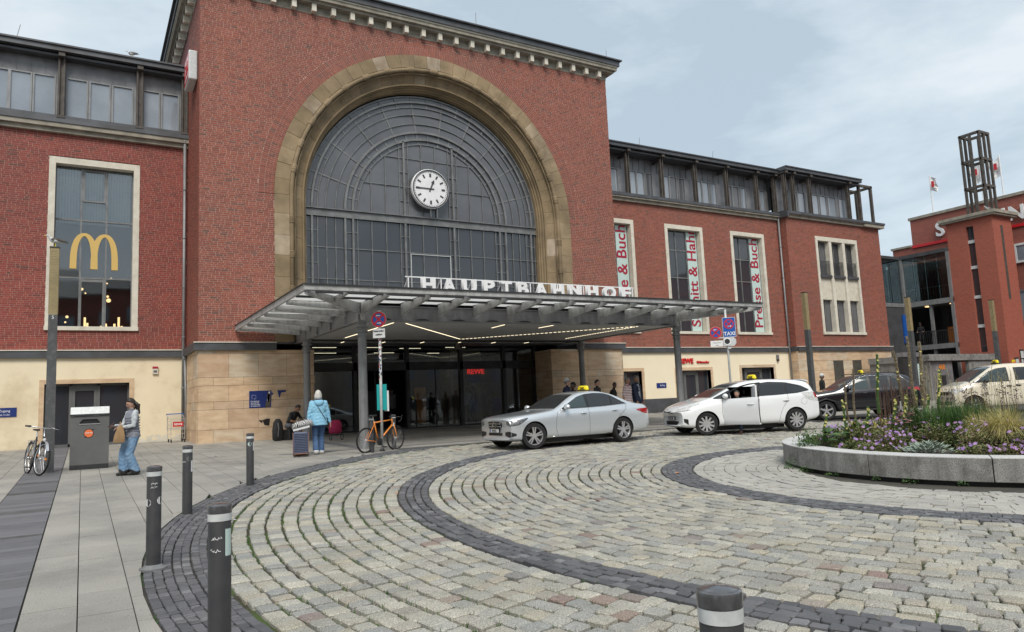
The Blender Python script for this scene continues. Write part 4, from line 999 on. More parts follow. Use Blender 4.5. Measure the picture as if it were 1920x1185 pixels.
for (x0, x1, y0, y1) in ((CX0, CX1, CF, CF+.05), (CX0, CX0+.05, CF+.05, 26.74), (CX1-.05, CX1, CF+.05, 26.74)):
    b = MB(); b.box(x0, x1, y0, y1, 4.355, 4.515, 0)
    if y1-y0 < 1: b.box(x0-.02, x1+.02, y0-.04, y0, 4.50, 4.53, 1); b.box(x0, x1, y0-.03, y0, 4.355, 4.37, 1)
    else: b.box(x0-.03, x1+.03, y0, y1, 4.515, 4.535, 1)
    cp(b, 'fascia', [M['steelL'], M['steelD']])
# light boards of the overhang seen from below, one by one
n = 8
for k in range(8):
    y0 = 19.7+(26.7-19.7)*k/8; y1 = 19.7+(26.7-19.7)*(k+1)/8
    for xa, xb in ((CX0+.06, XL-.02), (XR+.02, CX1-.06)):
        b = MB(); b.box(xa, xb, y0+.05, y1-.05, 4.405, 4.43); b.bar((xa, y1-.02, 4.37), (xb, y1-.02, 4.37), .04, .09); cp(b, 'roof_panel', M['panelW'])
for k in range(-1, NR):
    xa = XL+(XR-XL)*k/(NR-1); xb = XL+(XR-XL)*(k+1)/(NR-1)
    if k == -1: xa, xb = CX0+.08, XL
    if k == NR-1: xa, xb = XR, CX1-.08
    for ya, yb in ((CF+.45, FY_-.95), (FY_-.85, FY_-.08)):
        b = MB(); b.box(xa+.06, xb-.06, ya, yb, 4.405, 4.43); cp(b, 'roof_panel', M['panelW'])
b = MB(); b.box(XL-.05, XR+.05, FY_-.05, 26.74, 4.44, 4.47, 0); cp(b, 'roof_sheet', M['zinc'])
b = MB(); b.box(CX0+.1, CX1-.1, FY_-.98, FY_-.86, 4.36, 4.43); b.box(CX0+.1, CX1-.1, CF+.33, CF+.40, 4.36, 4.43); cp(b, 'purlin', M['steelD'])
b = MB(); b.box(XL+.06, XR-.06, FY_+.06, RY_-.04, 3.93, 3.96, 0); cp(b, 'ceiling', M['ceilG'])
b = MB(); b.box(XL+.06, XR-.06, RY_-.02, GE+.05, 3.95, 3.98, 0); b.box(XL+.06, XR-.06, RY_-.06, RY_, 3.86, 3.96, 1); cp(b, 'ceiling', [M['ceilG'], M['steelD']])
for p, q in (((7.81, 24.7), (7.81, 20.1)), ((8.24, 20.21), (12.34, 24.93)), ((12.42, 24.93), (16.8, 20.05)), ((16.9, 24.5), (16.88, 19.9)), ((11.61, 21.07), (11.56, 20.13)), ((13.32, 20.88), (13.39, 20.09)),
             ((8.3, 26.4), (8.3, 27.3)), ((9.9, 26.4), (9.9, 27.3)), ((11.5, 26.4), (11.5, 27.3)), ((13.1, 26.4), (13.1, 27.3)), ((14.7, 26.4), (14.7, 27.3)), ((16.3, 26.4), (16.3, 27.3))):
    b = MB(); P0, P1 = Vector(p), Vector(q); L_ = (P1-P0).length; n = max(1, int(L_/.16)); dash = (p[0] > 12.4 and L_ > 3)
    for i in range(n):
        a, c = P0.lerp(P1, i/n), P0.lerp(P1, (i+(.6 if dash else 1))/n)
        b.bar((a.x, a.y, 3.925 if p[1] < 26 and q[1] < 26 else 3.945), (c.x, c.y, 3.925 if p[1] < 26 and q[1] < 26 else 3.945), .022, .012)
    cp(b, 'light_strip', M['strip'])
for k in range(10):
    x = XL+(XR-XL)*(k+.55)/(NR-1); b = MB(); b.prism([(x+.22*math.cos(math.pi*i/8), 3.925+.055*math.sin(math.pi*i/8)) for i in range(9)], lambda u, v, d: (u, FY_-.03-d, v), 0, .03); cp(b, 'beam_half_disc', M['steelD'])  # row of dark half discs along the lower edge of the front beam
b = MB(); b.bar((12.38, 25.3, 3.9), (12.38, 25.3, 3.62), .07); b.box(12.22, 12.54, 25.2, 25.4, 3.55, 3.62); b.box(12.3, 12.46, 25.22, 25.38, 3.62, 3.8); cp(b, 'camera_bracket', M['rust'])

# ---- big letters on the canopy roof
sg = thing('station_sign', 'row of big white capital letters standing on rails on the canopy roof', 'sign', (12.3, 19.5, 4.47))
for c, a, d in [('H', 8.38, 8.89), ('A', 9.06, 9.55), ('U', 9.71, 10.25), ('P', 10.4, 10.88), ('T', 11.01, 11.49), ('B', 11.61, 12.1), ('A', 12.28, 12.80), ('H', 12.93, 13.45), ('N', 13.57, 14.15), ('H', 14.3, 14.83), ('O', 14.97, 15.58), ('F', 15.72, 16.23)]:
    me = text_mesh(c, .60, .07, M['white'], 'LEFT', .022)
    xs = [v.co.x for v in me.vertices]; ys = [v.co.y for v in me.vertices]; w_ = max(xs)-min(xs); h_ = max(ys)-min(ys); x_min, y_min = min(xs), min(ys)
    for v in me.vertices: v.co.x = (v.co.x-x_min)*(d-a-.09)/w_; v.co.y = (v.co.y-y_min)*.42/h_
    o = link('letter', me, sg, (a+.09-12.3, 0, 4.79-4.47), (R(90), 0, 0))
b = MB(); b.bar((8.0-12.3, .10, .75), (16.5-12.3, .10, .75), .03); b.bar((8.0-12.3, .10, .40), (16.5-12.3, .10, .40), .03)
for k in range(9): b.bar((8.1-12.3+k*1.04, .10, 0), (8.1-12.3+k*1.04, .10, .75), .03); b.bar((8.1-12.3+k*1.04, .10, .75), (8.1-12.3+k*1.04, .9, 0), .025)
b.build('rail', M['white'], sg)
b = MB(); b.bar((16.3-12.3, .2, .55), (16.6-12.3, .6, .3), .025); b.box(4.15, 4.35, .3, .5, .0, .28); b.build('bracket', M['steel'], sg)

# ================================================================ STREET FURNITURE
M['cap'] = mat('glossy cap', (.05, .05, .055), (.09, .09, .095), rough=.22, nscale=30, coat=.5)
def bollard(x, y, label, h=.90, stickers=(), base=False):
    t = thing('bollard', label, 'bollard', (x, y, gz(x, y)), 0, 'anthracite bollards along the kerb')
    b = MB(); b.lathe([(.062, -.03), (.062, h-.045), (.0605, h-.04), (.0605, h-.005), (.056, h)], n=24); b.build('post', M['anthr'], t, auto=35)
    b = MB(); b.lathe([(.0645, h-.088), (.0645, h-.048)], n=24, cap=False); b.build('reflective_band', M['reflect'], t, auto=35)
    b = MB(); b.lathe([(.0655, h-.046), (.0665, h-.012), (.064, h-.004), (.058, h-.001), (.03, h+.006), (.0, h+.008)], n=28, cap=False); b.build('cap', M['cap'], t, auto=30)
    if base: b = MB(); b.lathe([(.115, -.01), (.115, .012), (.09, .02), (.066, .04)], n=24, cap=False); b.build('foot_plate', M['steel'], t, auto=35)
    cam_a = math.atan2(-x, -y)
    for kind, da, z, m_ in stickers:
        a = cam_a+da; b = MB()
        if kind == 'r':
            w, hh, mm = .045, .075, m_
            for i in range(5):
                a0, a1 = a-w/.062/2+w/.062*i/5, a-w/.062/2+w/.062*(i+1)/5
                b.quad((.0628*math.sin(a0), .0628*math.cos(a0), z-hh), (.0628*math.sin(a1), .0628*math.cos(a1), z-hh+.005), (.0628*math.sin(a1), .0628*math.cos(a1), z+hh), (.0628*math.sin(a0), .0628*math.cos(a0), z+hh-.004))
        elif kind == 'c':
            n = 14; v = []; 
            for i in range(n):
                u, w = .034*math.cos(6.283*i/n), .034*math.sin(6.283*i/n); aa = a+u/.062; v.append((.0628*math.sin(aa), .0628*math.cos(aa), z+w))
            b.add(v, [tuple(range(n))]); mm = m_
        else:
            mm = m_
            for i in range(7):
                aa = a+(i-3)*.13; b.bar((.063*math.sin(aa), .063*math.cos(aa), z+rnd.uniform(-.01, .01)), (.063*math.sin(aa+.1), .063*math.cos(aa+.1), z+rnd.uniform(-.01, .01)), .006, .003)
        b.build('sticker', M[mm], t)
    return t
bollard(.682, 4.5, 'tall near bollard with torn pale blue and white stickers, left of the cobbles', .905, (('r', -.85, .70, 'film'), ('l', .2, .725, 'white'), ('l', .3, .66, 'white')))
bollard(.58, 7.52, 'bollard on a round foot plate, with round white stickers and a scribble', .905, (('c', -.95, .60, 'white'), ('c', .95, .585, 'white'), ('l', -.1, .75, 'white'), ('l', 0, .72, 'white')), True)
bollard(1.22, 10.7, 'leaning-looking bollard with white marks, third along the kerb from the camera', .89, (('c', -.3, .72, 'grey'), ('l', .7, .68, 'white'), ('r', -1.1, .62, 'white')))
bollard(2.51, 13.34, 'bollard with a round blue and white sticker near its top', .88, (('c', .1, .70, 'film'), ('r', -1.2, .66, 'white')))
bollard(1.60, 1.61, 'very near bollard with a shiny domed top at the bottom edge of the photo', .905)
bollard(6.40, 18.21, 'bollard in front of the rear wheel of the orange bicycle', .90)
bollard(7.25, 18.86, 'bollard with a small white sticker in front of the orange bicycle front wheel', .90, (('r', 0, .62, 'white'),))

def stele(x, y, label, num=False):
    t = thing('street_lamp', label, 'street lamp', (x, y, gz(x, y)), 0, 'square lamp columns with slatted heads')
    b = MB(); b.lathe([(.17*.8, -.02), (.125*1.0, 3.5)], n=4); b.v = [Matrix.Rotation(R(45), 4, 'Z') @ Vector(v) for v in b.v]; b.build('pole', M['grey2'], t)
    b = MB(); b.box(-.085, .085, -.085, .085, 3.5, 5.03); b.build('lamp_head', M['lampgold'], t)
    b = MB()
    for k in range(40): b.box(-.095, .095, -.095, .095, 3.54+k*.037, 3.554+k*.037)
    b.build('slats', M['lampgold'], t, kind='stuff'); b = MB(); b.box(-.1, .1, -.1, .1, 5.03, 5.06); b.build('cap', M['steelD'], t)
    if num: link('number', text_mesh('5', .11, .001, M['white']), t, (0, -.096, 3.40), (R(90), 0, 0))
M['grey2'] = mat('lamp pole grey', (0.085, 0.09, 0.095), (0.065, .068, .07), rough=.5, nscale=2, stain=(.3, .3, .28), stscale=7, stamt=.25)
stele(-.61, 19.4, 'lamp column with a gull on top, beside the litter bin', True)
stele(25.8, 19.86, 'slatted lamp column standing before the sandstone end block, behind the black taxi')
stele(32.6, 19.6, 'lamp column in front of the dark glazed link building')
stele(38.7, 19.04, 'lamp column in front of the brick stair tower, behind the cream van')

def ring_disc(b, c, r0, r1, y, mi, n=28):
    vs = []; fs = []
    for k in range(n):
        a = 2*math.pi*k/n; vs += [(c[0]+r0*math.cos(a), y, c[1]+r0*math.sin(a)), (c[0]+r1*math.cos(a), y, c[1]+r1*math.sin(a))]
    for k in range(n):
        j = (k+1) % n; fs.append((2*k, 2*k+1, 2*j+1, 2*j))
    b.add(vs, fs, mi)
def nostop(t, cx_, cz_, r, y, both=True, arrows='lr', mats=None):
    """round absolute no-stopping sign"""
    b = MB(); b.M = Matrix.Translation((cx_, 0, cz_)); b.lathe([(r, y+.012), (r, y+.006)], n=32, axis='Y', mi=0)
    ring_disc(b, (0, 0), .001, r*.80, y+.003, 1); ring_disc(b, (0, 0), r*.76, r*.97, y+.001, 2)
    for s_ in (-1, 1): b.bar((-r*.56, y+.0, -s_*r*.56), (r*.56, y+.0, s_*r*.56), r*.2, .003, 2, up=(0, 1, 0))
    for i, d in enumerate(arrows):
        s_ = -1 if d == 'l' else 1; z_ = r*.48 if i == 0 else -r*.48
        b.box(-r*.2, r*.2, y-.004, y-.002, z_-r*.045, z_+r*.045, 3); b.add([(s_*r*.17, y-.005, z_-r*.13), (s_*r*.17, y-.005, z_+r*.13), (s_*r*.34, y-.005, z_)], [(0, 1, 2)], 3)
    return b.build('round_sign', [M['reflect'], M['blue'], M['red'], M['white']], t)
t = thing('sign_post', 'sticker-covered post with a round no-stopping sign and teal box, by the orange bicycle', 'sign post', (6.71, 18.29, gz(0, 18.29)), R(-40))
b = MB(); b.tube([(0, 0, -.02), (0, 0, 3.66)], .036, 12); b.build('pole', M['reflect'], t, smooth=True)
nostop(t, 0, 3.42, .21, -.055, arrows='lr')
b = MB(); b.box(-.165, .165, -.055, -.045, 2.93, 3.17); b.build('supplementary_plate', M['white'], t)
link('lettering', text_mesh('Feuerwehr-', .062, .001, M['black'], bold=.003), t, (0, -.057, 3.09), (R(90), 0, 0)); link('lettering', text_mesh('zufahrt', .062, .001, M['black'], bold=.003), t, (0, -.057, 3.0), (R(90), 0, 0))
b = MB(); b.box(-.13, .13, .04, .09, 1.05, 1.72); b.build('teal_box', M['teal'], t); b = MB(); b.box(.05, .17, .095, .12, 1.02, 1.55); b.build('leaflet_box', M['white'], t)
cols = ['white', 'black', 'red', 'blue', 'film', 'reflect', 'black', 'darkred']
for k in range(46):
    z = 1.75+k*.0255+rnd.uniform(-.01, .01); a = rnd.uniform(-.9, .9); h_ = rnd.uniform(.012, .04); b = MB(); w = rnd.uniform(.25, .6)
    for i in range(3):
        a0, a1 = a-w+2*w*i/3, a-w+2*w*(i+1)/3; b.quad(*[(.0372*math.sin(q_), -.0372*math.cos(q_), z_) for q_, z_ in ((a0, z-h_), (a1, z-h_), (a1, z+h_), (a0, z+h_))])
    b.build('sticker', M[rnd.choice(cols)], t)
b = MB(); b.lathe([(.07, -.01), (.07, .03), (.037, .07)], n=12, cap=False); b.build('foot', M['steelD'], t)

t = thing('taxi_rank_sign', 'post with blue TAXI sign, round no-stopping sign and camera-like plate behind the white car', 'sign post', (18.62, 17.5, gz(0, 17.5)), R(-38))
b = MB(); b.tube([(0, 0, -.02), (0, 0, 3.2), (0, 0, 3.9)], .036, 12); b.build('pole', M['reflect'], t, smooth=True)
b = MB(); b.box(-.13, .29, -.06, -.05, 2.96, 3.62); b.box(-.12, .28, -.062, -.06, 2.97, 3.61, 1); b.build('taxi_plate', [M['white'], M['blue']], t)
link('lettering', text_mesh('TAXI', .17, .001, M['white'], bold=.004), t, (.08, -.065, 3.02), (R(90), 0, 0))
b = MB(); ring_disc(b, (.08, 3.40), .001, .165, -.064, 0); ring_disc(b, (.08, 3.40), .128, .165, -.066, 1)
for s_ in (-1, 1): b.bar((.08-.1, -.067, 3.4-s_*.1), (.08+.1, -.067, 3.4+s_*.1), .035, .003, 1, up=(0, 1, 0))
b.box(.03, .12, -.071, -.069, 3.315, 3.33, 2); b.add([(.12, -.072, 3.295), (.12, -.072, 3.35), (.165, -.072, 3.322)], [(0, 1, 2)], 2); b.build('no_stopping_symbol', [M['blue'], M['red'], M['white']], t)
nostop(t, -.37, 3.13, .20, -.055, arrows='l')
b = MB(); b.box(-.56, -.14, -.055, -.045, 2.66, 2.86); b.build('supplementary_plate', M['white'], t); link('lettering', text_mesh('Taxen frei', .06, .001, M['black']), t, (-.35, -.057, 2.77), (R(90), 0, 0)); link('lettering', text_mesh('2 Std.', .05, .001, M['black']), t, (-.35, -.057, 2.69), (R(90), 0, 0))
b = MB(); b.prism([(-.14, 2.66), (.2, 2.66), (.27, 2.74), (.27, 2.87), (.2, 2.95), (-.14, 2.95)], lambda u, v, d: (u, -.04-d, v), 0, .06); b.build('loudspeaker_housing', M['reflect'], t)
b = MB(); b.M = Matrix.Translation((-.02, 0, 2.81)); b.lathe([(.125, -.108), (.1, -.112), (.085, -.104)], n=20, axis='Y', cap=False, mi=0); b.lathe([(.09, -.106), (.001, -.107)], n=20, axis='Y', mi=1); b.build('loudspeaker', [M['white'], M['steelD']], t)
b = MB(); b.box(-.01, .1, -.07, -.03, 2.57, 2.66); b.bar((-.37, -.03, 2.95), (0, -.03, 2.95), .03); b.build('bracket', M['reflect'], t)

# litter bin
t = thing('litter_bin', 'large grey steel litter bin with slanted lid and round orange sticker', 'litter bin', (.17, 19.72, gz(0, 19.72)), R(-2))
b = MB(); w, d = .385, .25
b.add([(-w, -d, 0), (w, -d, 0), (w, d, 0), (-w, d, 0), (-w, -d, .10), (w, -d, .10), (w, d, .10), (-w, d, .10)], [(0,3,2,1),(4,5,6,7),(0,1,5,4),(1,2,6,5),(2,3,7,6),(3,0,4,7)]); b.build('base', M['steelD'], t)
b = MB(); f = lambda u, v, dd: (u, -d-dd, v)
ox0, ox1, oz0, oz1 = -.20, .20, 1.02, 1.12      # mouth
for x0, x1, z0, z1 in ((-w, ox0, .10, 1.19), (ox1, w, .10, 1.19), (ox0, ox1, .10, oz0), (ox0, ox1, oz1, 1.19)): b.box(x0, x1, -d, -d+.02, z0, z1)
b.box(-w, -w+.02, -d+.02, d, .10, 1.19); b.box(w-.02, w, -d+.02, d, .10, 1.19); b.box(-w+.02, w-.02, d-.02, d, .10, 1.19)
for s_ in (-1, 1): b.add([(s_*.20, -d-.001, oz1), (s_*.14, -d-.001, oz1), (s_*.20, -d-.001, oz1-.07)], [(0, 1, 2)])
b.build('body', M['binG'] if 'binG' in M else M['grey'], t)
b = MB(); b.box(ox0-.02, ox1+.02, -d+.03, -d+.2, oz0-.05, oz1+.04); b.build('mouth', M['black'], t)
b = MB(); b.box(ox0-.01, ox1+.01, -d-.012, -d, oz0-.018, oz0); b.build('mouth_lip', M['alloy'], t)
b = MB(); b.box(-w-.005, w+.005, -d-.03, d+.02, 1.20, 1.24, 0); b.build('lid_edge', M['steelD'], t)
b = MB(); b.add([(-w, -d-.02, 1.24), (w, -d-.02, 1.24), (w, d, 1.24), (-w, d, 1.24), (-w, -d+.06, 1.40), (w, -d+.06, 1.40), (w, d, 1.40), (-w, d, 1.40)], [(0,3,2,1),(4,5,6,7),(0,1,5,4),(1,2,6,5),(2,3,7,6),(3,0,4,7)]); b.build('lid', M['alloy2'] if 'alloy2' in M else M['reflect'], t)
b = MB(); ring_disc(b, (-.02, .80), .001, .092, -d-.003, 0); ring_disc(b, (-.02, .80), .088, .10, -d-.005, 1); b.add([(.05, -d-.004, .86), (.10, -d-.004, .90), (.04, -d-.004, .885)], [(0, 1, 2)], 1); b.add([(-.10, -d-.004, .70), (-.05, -d-.004, .72), (-.09, -d-.004, .75)], [(0, 1, 2)], 1)
b.build('sticker', [mat('sticker orange', (.75, .17, .05)), M['black']], t); link('lettering', text_mesh('mach mit', .04, .001, M['white'], bold=.001), t, (-.02, -d-.008, .80), (R(90), 0, 0))

# shopping trolley beside the tower corner
def trolley():
    t = thing('shopping_trolley', 'small empty shopping trolley with red handle sign beside the tower corner', 'shopping trolley', (2.92, 28.75, gz(0, 28.75)), R(4)); S_ = 1.0
    b = MB()
    for y, z0, z1, w in ((-.22, .45, .82, .24), (.25, .45, .9, .28)):
        b.tube([(-w, y, z0), (w, y, z0), (w, y, z1), (-w, y, z1), (-w, y, z0)], .008, 6)
        for k in range(9): x = -w+2*w*(k+.5)/9; b.tube([(x, y, z0), (x, y, z1)], .004, 4)
        for k in range(4): z = z0+(z1-z0)*(k+.5)/4; b.tube([(-w, y, z), (w, y, z)], .004, 4)
    for s_ in (-1, 1):
        for k in range(6): z = .45+.07*k; b.tube([(s_*.24, -.22, z), (s_*.28, .25, z+.01*k)], .005, 4)
    b.build('basket', M['alloy'], t)
    b = MB()
    for s_ in (-1, 1): b.tube([(s_*.22, -.25, .12), (s_*.24, .3, .14), (s_*.26, .28, .95)], .012, 6); b.tube([(s_*.22, -.2, .12), (s_*.23, -.2, .45)], .01, 6); b.tube([(s_*.2, -.3, .30), (s_*.2, .25, .30)], .008, 6)
    b.tube([(-.26, .28, .95), (.26, .28, .95)], .012, 6); b.build('frame', M['alloy'], t)
    b = MB(); b.tube([(-.29, .32, .97), (-.29, .30, 1.0), (.29, .30, 1.0), (.29, .32, .97)], .018, 8); b.build('handle', M['blue'], t)
    b = MB(); b.box(-.17, .17, -.245, -.235, .55, .72, 0); b.build('sign_plate', M['red'], t); link('lettering', text_mesh('REWE', .10, .001, M['white'], bold=.003), t, (0, -.249, .60), (R(90), 0, 0))
    for sx in (-1, 1):
        for y in (-.22, .28):
            w_ = MB(); w_.lathe([(.055, -.014), (.06, -.008), (.06, .008), (.055, .014)], (sx*.22, y, .06), n=12, axis='X'); w_.build('wheel', M['rubber'], t)
trolley()

# alarm box, plaques, shop sign, mural poster
t = thing('alarm_box', 'small alarm box with red top on the cream wall left of the tower', 'alarm box', (2.30, WL-.02, 3.2)); b = MB(); b.box(-.09, .09, -.08, 0, -.13, .06); b.build('housing', M['stonetrim'], t); b = MB(); b.box(-.09, .09, -.085, 0, .065, .14); b.build('red_cover', M['darkred'], t); b = MB(); b.box(-.06, .06, -.085, -.08, -.08, -.0); b.build('grille', M['grey'], t)
t = thing('alarm_box', 'tiny grey alarm box on the cream wall beside the downpipe of the right wing', 'alarm box', (35.0, WR-.02, 3.35)); b = MB(); b.box(-.09, .09, -.08, 0, -.1, .16); b.build('housing', M['steel'], t); b = MB(); b.box(-.07, .07, -.10, 0, -.22, -.1); b.build('red_cover', M['rust'], t)
t = thing('wall_sign', 'dark blue notice plate on the cream wall at the left edge', 'sign', (-2.25, WL-.02, 1.86)); b = MB(); b.box(-.28, .34, -.02, 0, -.15, .16); b.build('plate', M['navy'], t); link('lettering', text_mesh('Zugang', .11, .001, M['white']), t, (0, -.022, .02), (R(90), 0, 0)); link('lettering', text_mesh('ab 5 Uhr', .08, .001, M['white']), t, (.02, -.022, -.10), (R(90), 0, 0))
t = thing('wall_sign', 'small dark blue plate on the cream wall between the right-hand doors', 'sign', (26.0, WR-.02, 1.98)); b = MB(); b.box(-.33, .33, -.02, 0, -.14, .12); b.build('plate', M['navy'], t); link('lettering', text_mesh('Aufzug', .12, .001, M['white']), t, (.05, -.022, -.04), (R(90), 0, 0))
t = thing('shop_sign', 'red supermarket lettering on the cream wall above a doorway', 'sign', (28.5, WR-.05, 3.1))
link('lettering', text_mesh('REWE', .37, .03, M['red'], 'LEFT', .012), t, (-1.15, 0, 0), (R(90), 0, 0)); link('lettering', text_mesh('Grützmacher', .17, .03, M['red'], 'LEFT', .006), t, (.08, 0, 0), (R(90), 0, 0))
t = thing('shop_sign', 'glowing red supermarket lettering inside the dark entrance hall', 'sign', (15.9, 30.6, 2.85)); link('lettering', text_mesh('REWE', .34, .02, mat('lit red letters', (.6, .02, .02), emit=(1, .03, .02), estr=.35), 'CENTER', .01), t, (0, 0, 0), (R(90), 0, 0)); b = MB(); b.box(-.6, .9, .03, .1, -.4, .5); b.build('back_board', M['blackint'], t)
t = thing('mural', 'torn navy blue paste-up with white lettering on the sandstone blocks', 'poster', (5.3, TY-.035, 1.9))
fm = lambda u, v, d: (u-5.3, -d-.004, v-1.9)
b = MB(); b.prism([(5.01, 1.66), (5.75, 1.66), (5.77, 2.25), (5.01, 2.25)], fm, 0, .004); b.build('panel', M['navy'], t)
for poly, mm in (([(5.55, 1.66), (5.72, 1.68), (5.74, 2.1), (5.66, 2.16), (5.6, 2.1), (5.63, 1.9), (5.55, 1.8)], 'rust'), ([(5.6, 1.85), (5.66, 2.2), (5.72, 2.22), (5.68, 1.86)], 'stonetrim')):
    b = MB(); b.prism(poly, fm, .004, .007); b.build('torn_patch', M[mm], t)
for poly in ([(5.76, 2.17), (5.85, 2.16), (5.78, 2.08)], [(5.97, 2.25), (6.27, 2.25), (6.26, 2.18), (6.1, 2.17), (6.05, 2.0), (6.03, 1.98)], [(5.45, 1.22), (5.52, 1.05), (5.68, 1.02), (5.71, 1.26), (5.6, 1.27)], [(5.32, 1.23), (5.47, 1.22), (5.42, 1.12)]):
    b = MB(); b.prism(poly, fm, 0, .004); b.build('torn_patch', M['navy'] if poly[0][1] > 2 else M['black'], t)
for k, s_ in enumerate(('Das Bahnhofs-', 'karussell lädt', 'zum Verweilen', 'ein. Eintritt frei')): link('lettering', text_mesh(s_, .052, .0006, M['white'], 'LEFT', .001), t, (5.06-5.3, -.009, 1.87-1.9-k*.055), (R(90), 0, 0))
b = MB(); b.tube([(5.1-5.3, -.01, .20), (5.1-5.3, -.01, .07), (5.2-5.3, -.01, .07)], .004, 4); b.tube([(5.1-5.3, -.01, .20), (5.23-5.3, -.01, .20), (5.23-5.3, -.01, .06), (5.18-5.3, -.01, .1), (5.18-5.3, -.01, .05)], .004, 4); b.build('emblem', M['white'], t)

# ================================================================ BUILDINGS TO THE RIGHT AND ACROSS THE SQUARE
M['brickT'] = None
def tex_brick(name, c1, c2, mo):
    m = bpy.data.materials.new(name); m.use_nodes = True; N = m.node_tree.nodes; L = m.node_tree.links; b = N['Principled BSDF']; b.inputs['Roughness'].default_value = .8
    g = N.new('ShaderNodeNewGeometry'); sp = N.new('ShaderNodeSeparateXYZ'); L.new(g.outputs['Position'], sp.inputs[0]); ad = N.new('ShaderNodeMath'); ad.operation = 'ADD'; L.new(sp.outputs[0], ad.inputs[0]); L.new(sp.outputs[1], ad.inputs[1])
    cb = N.new('ShaderNodeCombineXYZ'); L.new(ad.outputs[0], cb.inputs[0]); L.new(sp.outputs[2], cb.inputs[1])
    bt = N.new('ShaderNodeTexBrick'); L.new(cb.outputs[0], bt.inputs['Vector']); bt.inputs['Scale'].default_value = 1; bt.inputs['Brick Width'].default_value = .25; bt.inputs['Row Height'].default_value = .0755; bt.inputs['Mortar Size'].default_value = .006
    bt.inputs['Color1'].default_value = (*c1, 1); bt.inputs['Color2'].default_value = (*c2, 1); bt.inputs['Mortar'].default_value = (*mo, 1); bt.inputs['Bias'].default_value = -.1
    L.new(bt.outputs['Color'], b.inputs['Base Color']); return m
M['brickT'] = tex_brick('far brick', (.30, .075, .05), (.22, .055, .04), (.33, .2, .16))
M['brickU'] = tex_brick('far orange brick', (.36, .085, .05), (.29, .065, .04), (.30, .17, .13))

st_t = thing('stair_tower', 'slim orange brick stair tower with narrow window slots and open steel lattice on top', 'tower', (51.0, 25.4, gz(0, 25)))
def bp(mb, name, m, t=None, par=None, **kw):
    t = t or st_t; p = par or t; o_ = world_off(p); mb.v = [(x-o_.x, y-o_.y, z-o_.z) for x, y, z in mb.v]; return mb.build(name, m, p, **kw)
SX = 50.0
b = MB()
for y0, y1, z0, z1 in ((23.96, 25.15, .4, 12.0), (25.62, 26.86, .4, 12.0), (25.15, 25.62, 11.55, 12.0), (25.15, 25.62, .4, 3.3)): b.box(SX, SX+2.35, y0, y1, z0, z1)
bp(b, 'brick_wall', M['brickU'])
b = MB(); b.box(SX+.2, SX+.25, 25.15, 25.62, 3.3, 11.55); w = bp(b, 'slot_window', M['glassD'])
for z in (5.0, 6.9, 8.85, 10.55): b = MB(); b.box(SX+.1, SX+.2, 25.15, 25.62, z-.1, z+.1); bp(b, 'transom', M['reflect'], par=w)
b = MB(); b.box(SX+.9, SX+1.2, 23.955, 23.99, 6.6, 11.4); bp(b, 'wall_slot', M['rust'])
b = MB(); b.box(SX-.25, SX+2.6, 23.7, 27.1, 12.0, 12.12); b.box(SX-.32, SX+2.68, 23.62, 27.2, 12.12, 12.32); bp(b, 'cap', M['cornice'])
b = MB(); lx0, lx1, ly0, ly1 = 50.35, 51.45, 24.3, 25.5
for x in (lx0, (lx0+lx1)/2, lx1):
    for y in (ly0, (ly0+ly1)/2, ly1): 
        if not (x == (lx0+lx1)/2 and y == (ly0+ly1)/2): b.box(x-.07, x+.07, y-.07, y+.07, 12.3, 17.75)
for z in (14.1, 15.9, 17.7): b.box(lx0-.08, lx1+.08, ly0-.08, ly0+.08, z-.08, z+.08); b.box(lx0-.08, lx1+.08, ly1-.08, ly1+.08, z-.08, z+.08); b.box(lx0-.08, lx0+.08, ly0, ly1, z-.08, z+.08); b.box(lx1-.08, lx1+.08, ly0, ly1, z-.08, z+.08)
bp(b, 'steel_lattice', M['rust'])

lk = thing('glazed_link', 'dark glazed walkway building linking the station end to the brick stair tower', 'building', (48, 30, gz(0, 30)))
LB = lambda b, n, m, par=None, **kw: bp(b, n, m, lk, par, **kw)
b = MB(); b.box(44.9, 50.0, 30.26, 34, 10.25, 10.45); b.box(50.0, 52, 26.86, 34, 10.25, 10.47); b.box(49.85, 50.0, 26.86, 30.26, 10.22, 10.47); LB(b, 'roof', M['zinc'])
b = MB(); b.box(44.9, 50, 30.26, 34, 6.85, 7.12); b.box(50, 52, 26.86, 34, 6.80, 7.10); b.box(49.9, 50, 26.86, 30.26, 6.78, 7.12); LB(b, 'upper_floor', M['steel'])
b = MB(); b.box(50, 52, 26.86, 34, 3.85, 4.05); b.box(49.88, 50, 26.86, 30.26, 3.75, 4.08); LB(b, 'lower_floor', M['steel'])
b = MB(); b.box(44.9, 49.9, 30.3, 30.4, .3, 6.85); LB(b, 'metal_cladding', M['slate'] if 'slate' in M else M['zinc'])
for x, y in ((49.95, 30.22), (49.95, 26.95), (50.1, 28.5)): b = MB(); b.box(x-.09, x+.09, y-.09, y+.09, .4, 10.3 if y != 28.5 else 6.9); LB(b, 'post', M['steel'])
for k in range(4):
    y0 = 26.95+k*.82; b = MB(); b.box(50.02, 50.04, y0+.02, y0+.80, 7.15, 10.2); LB(b, 'glass_panel', M['glassG'])
for k in range(3):
    x0 = 45.3+k*1.55; b = MB(); b.box(x0+.02, x0+1.52, 30.28, 30.30, 7.15, 10.2); LB(b, 'glass_panel', M['glassG'])
b = MB()
for y in [26.95+i*.14 for i in range(24)]: b.box(49.93, 49.95, y, y+.02, 4.08, 4.95)
b.box(49.92, 49.96, 26.86, 30.26, 4.95, 5.0); LB(b, 'railing', M['steelD'])
b = MB()
for y in [26.95+i*.20 for i in range(17)]: b.box(50.3, 50.32, y, y+.02, 7.12, 8.0)
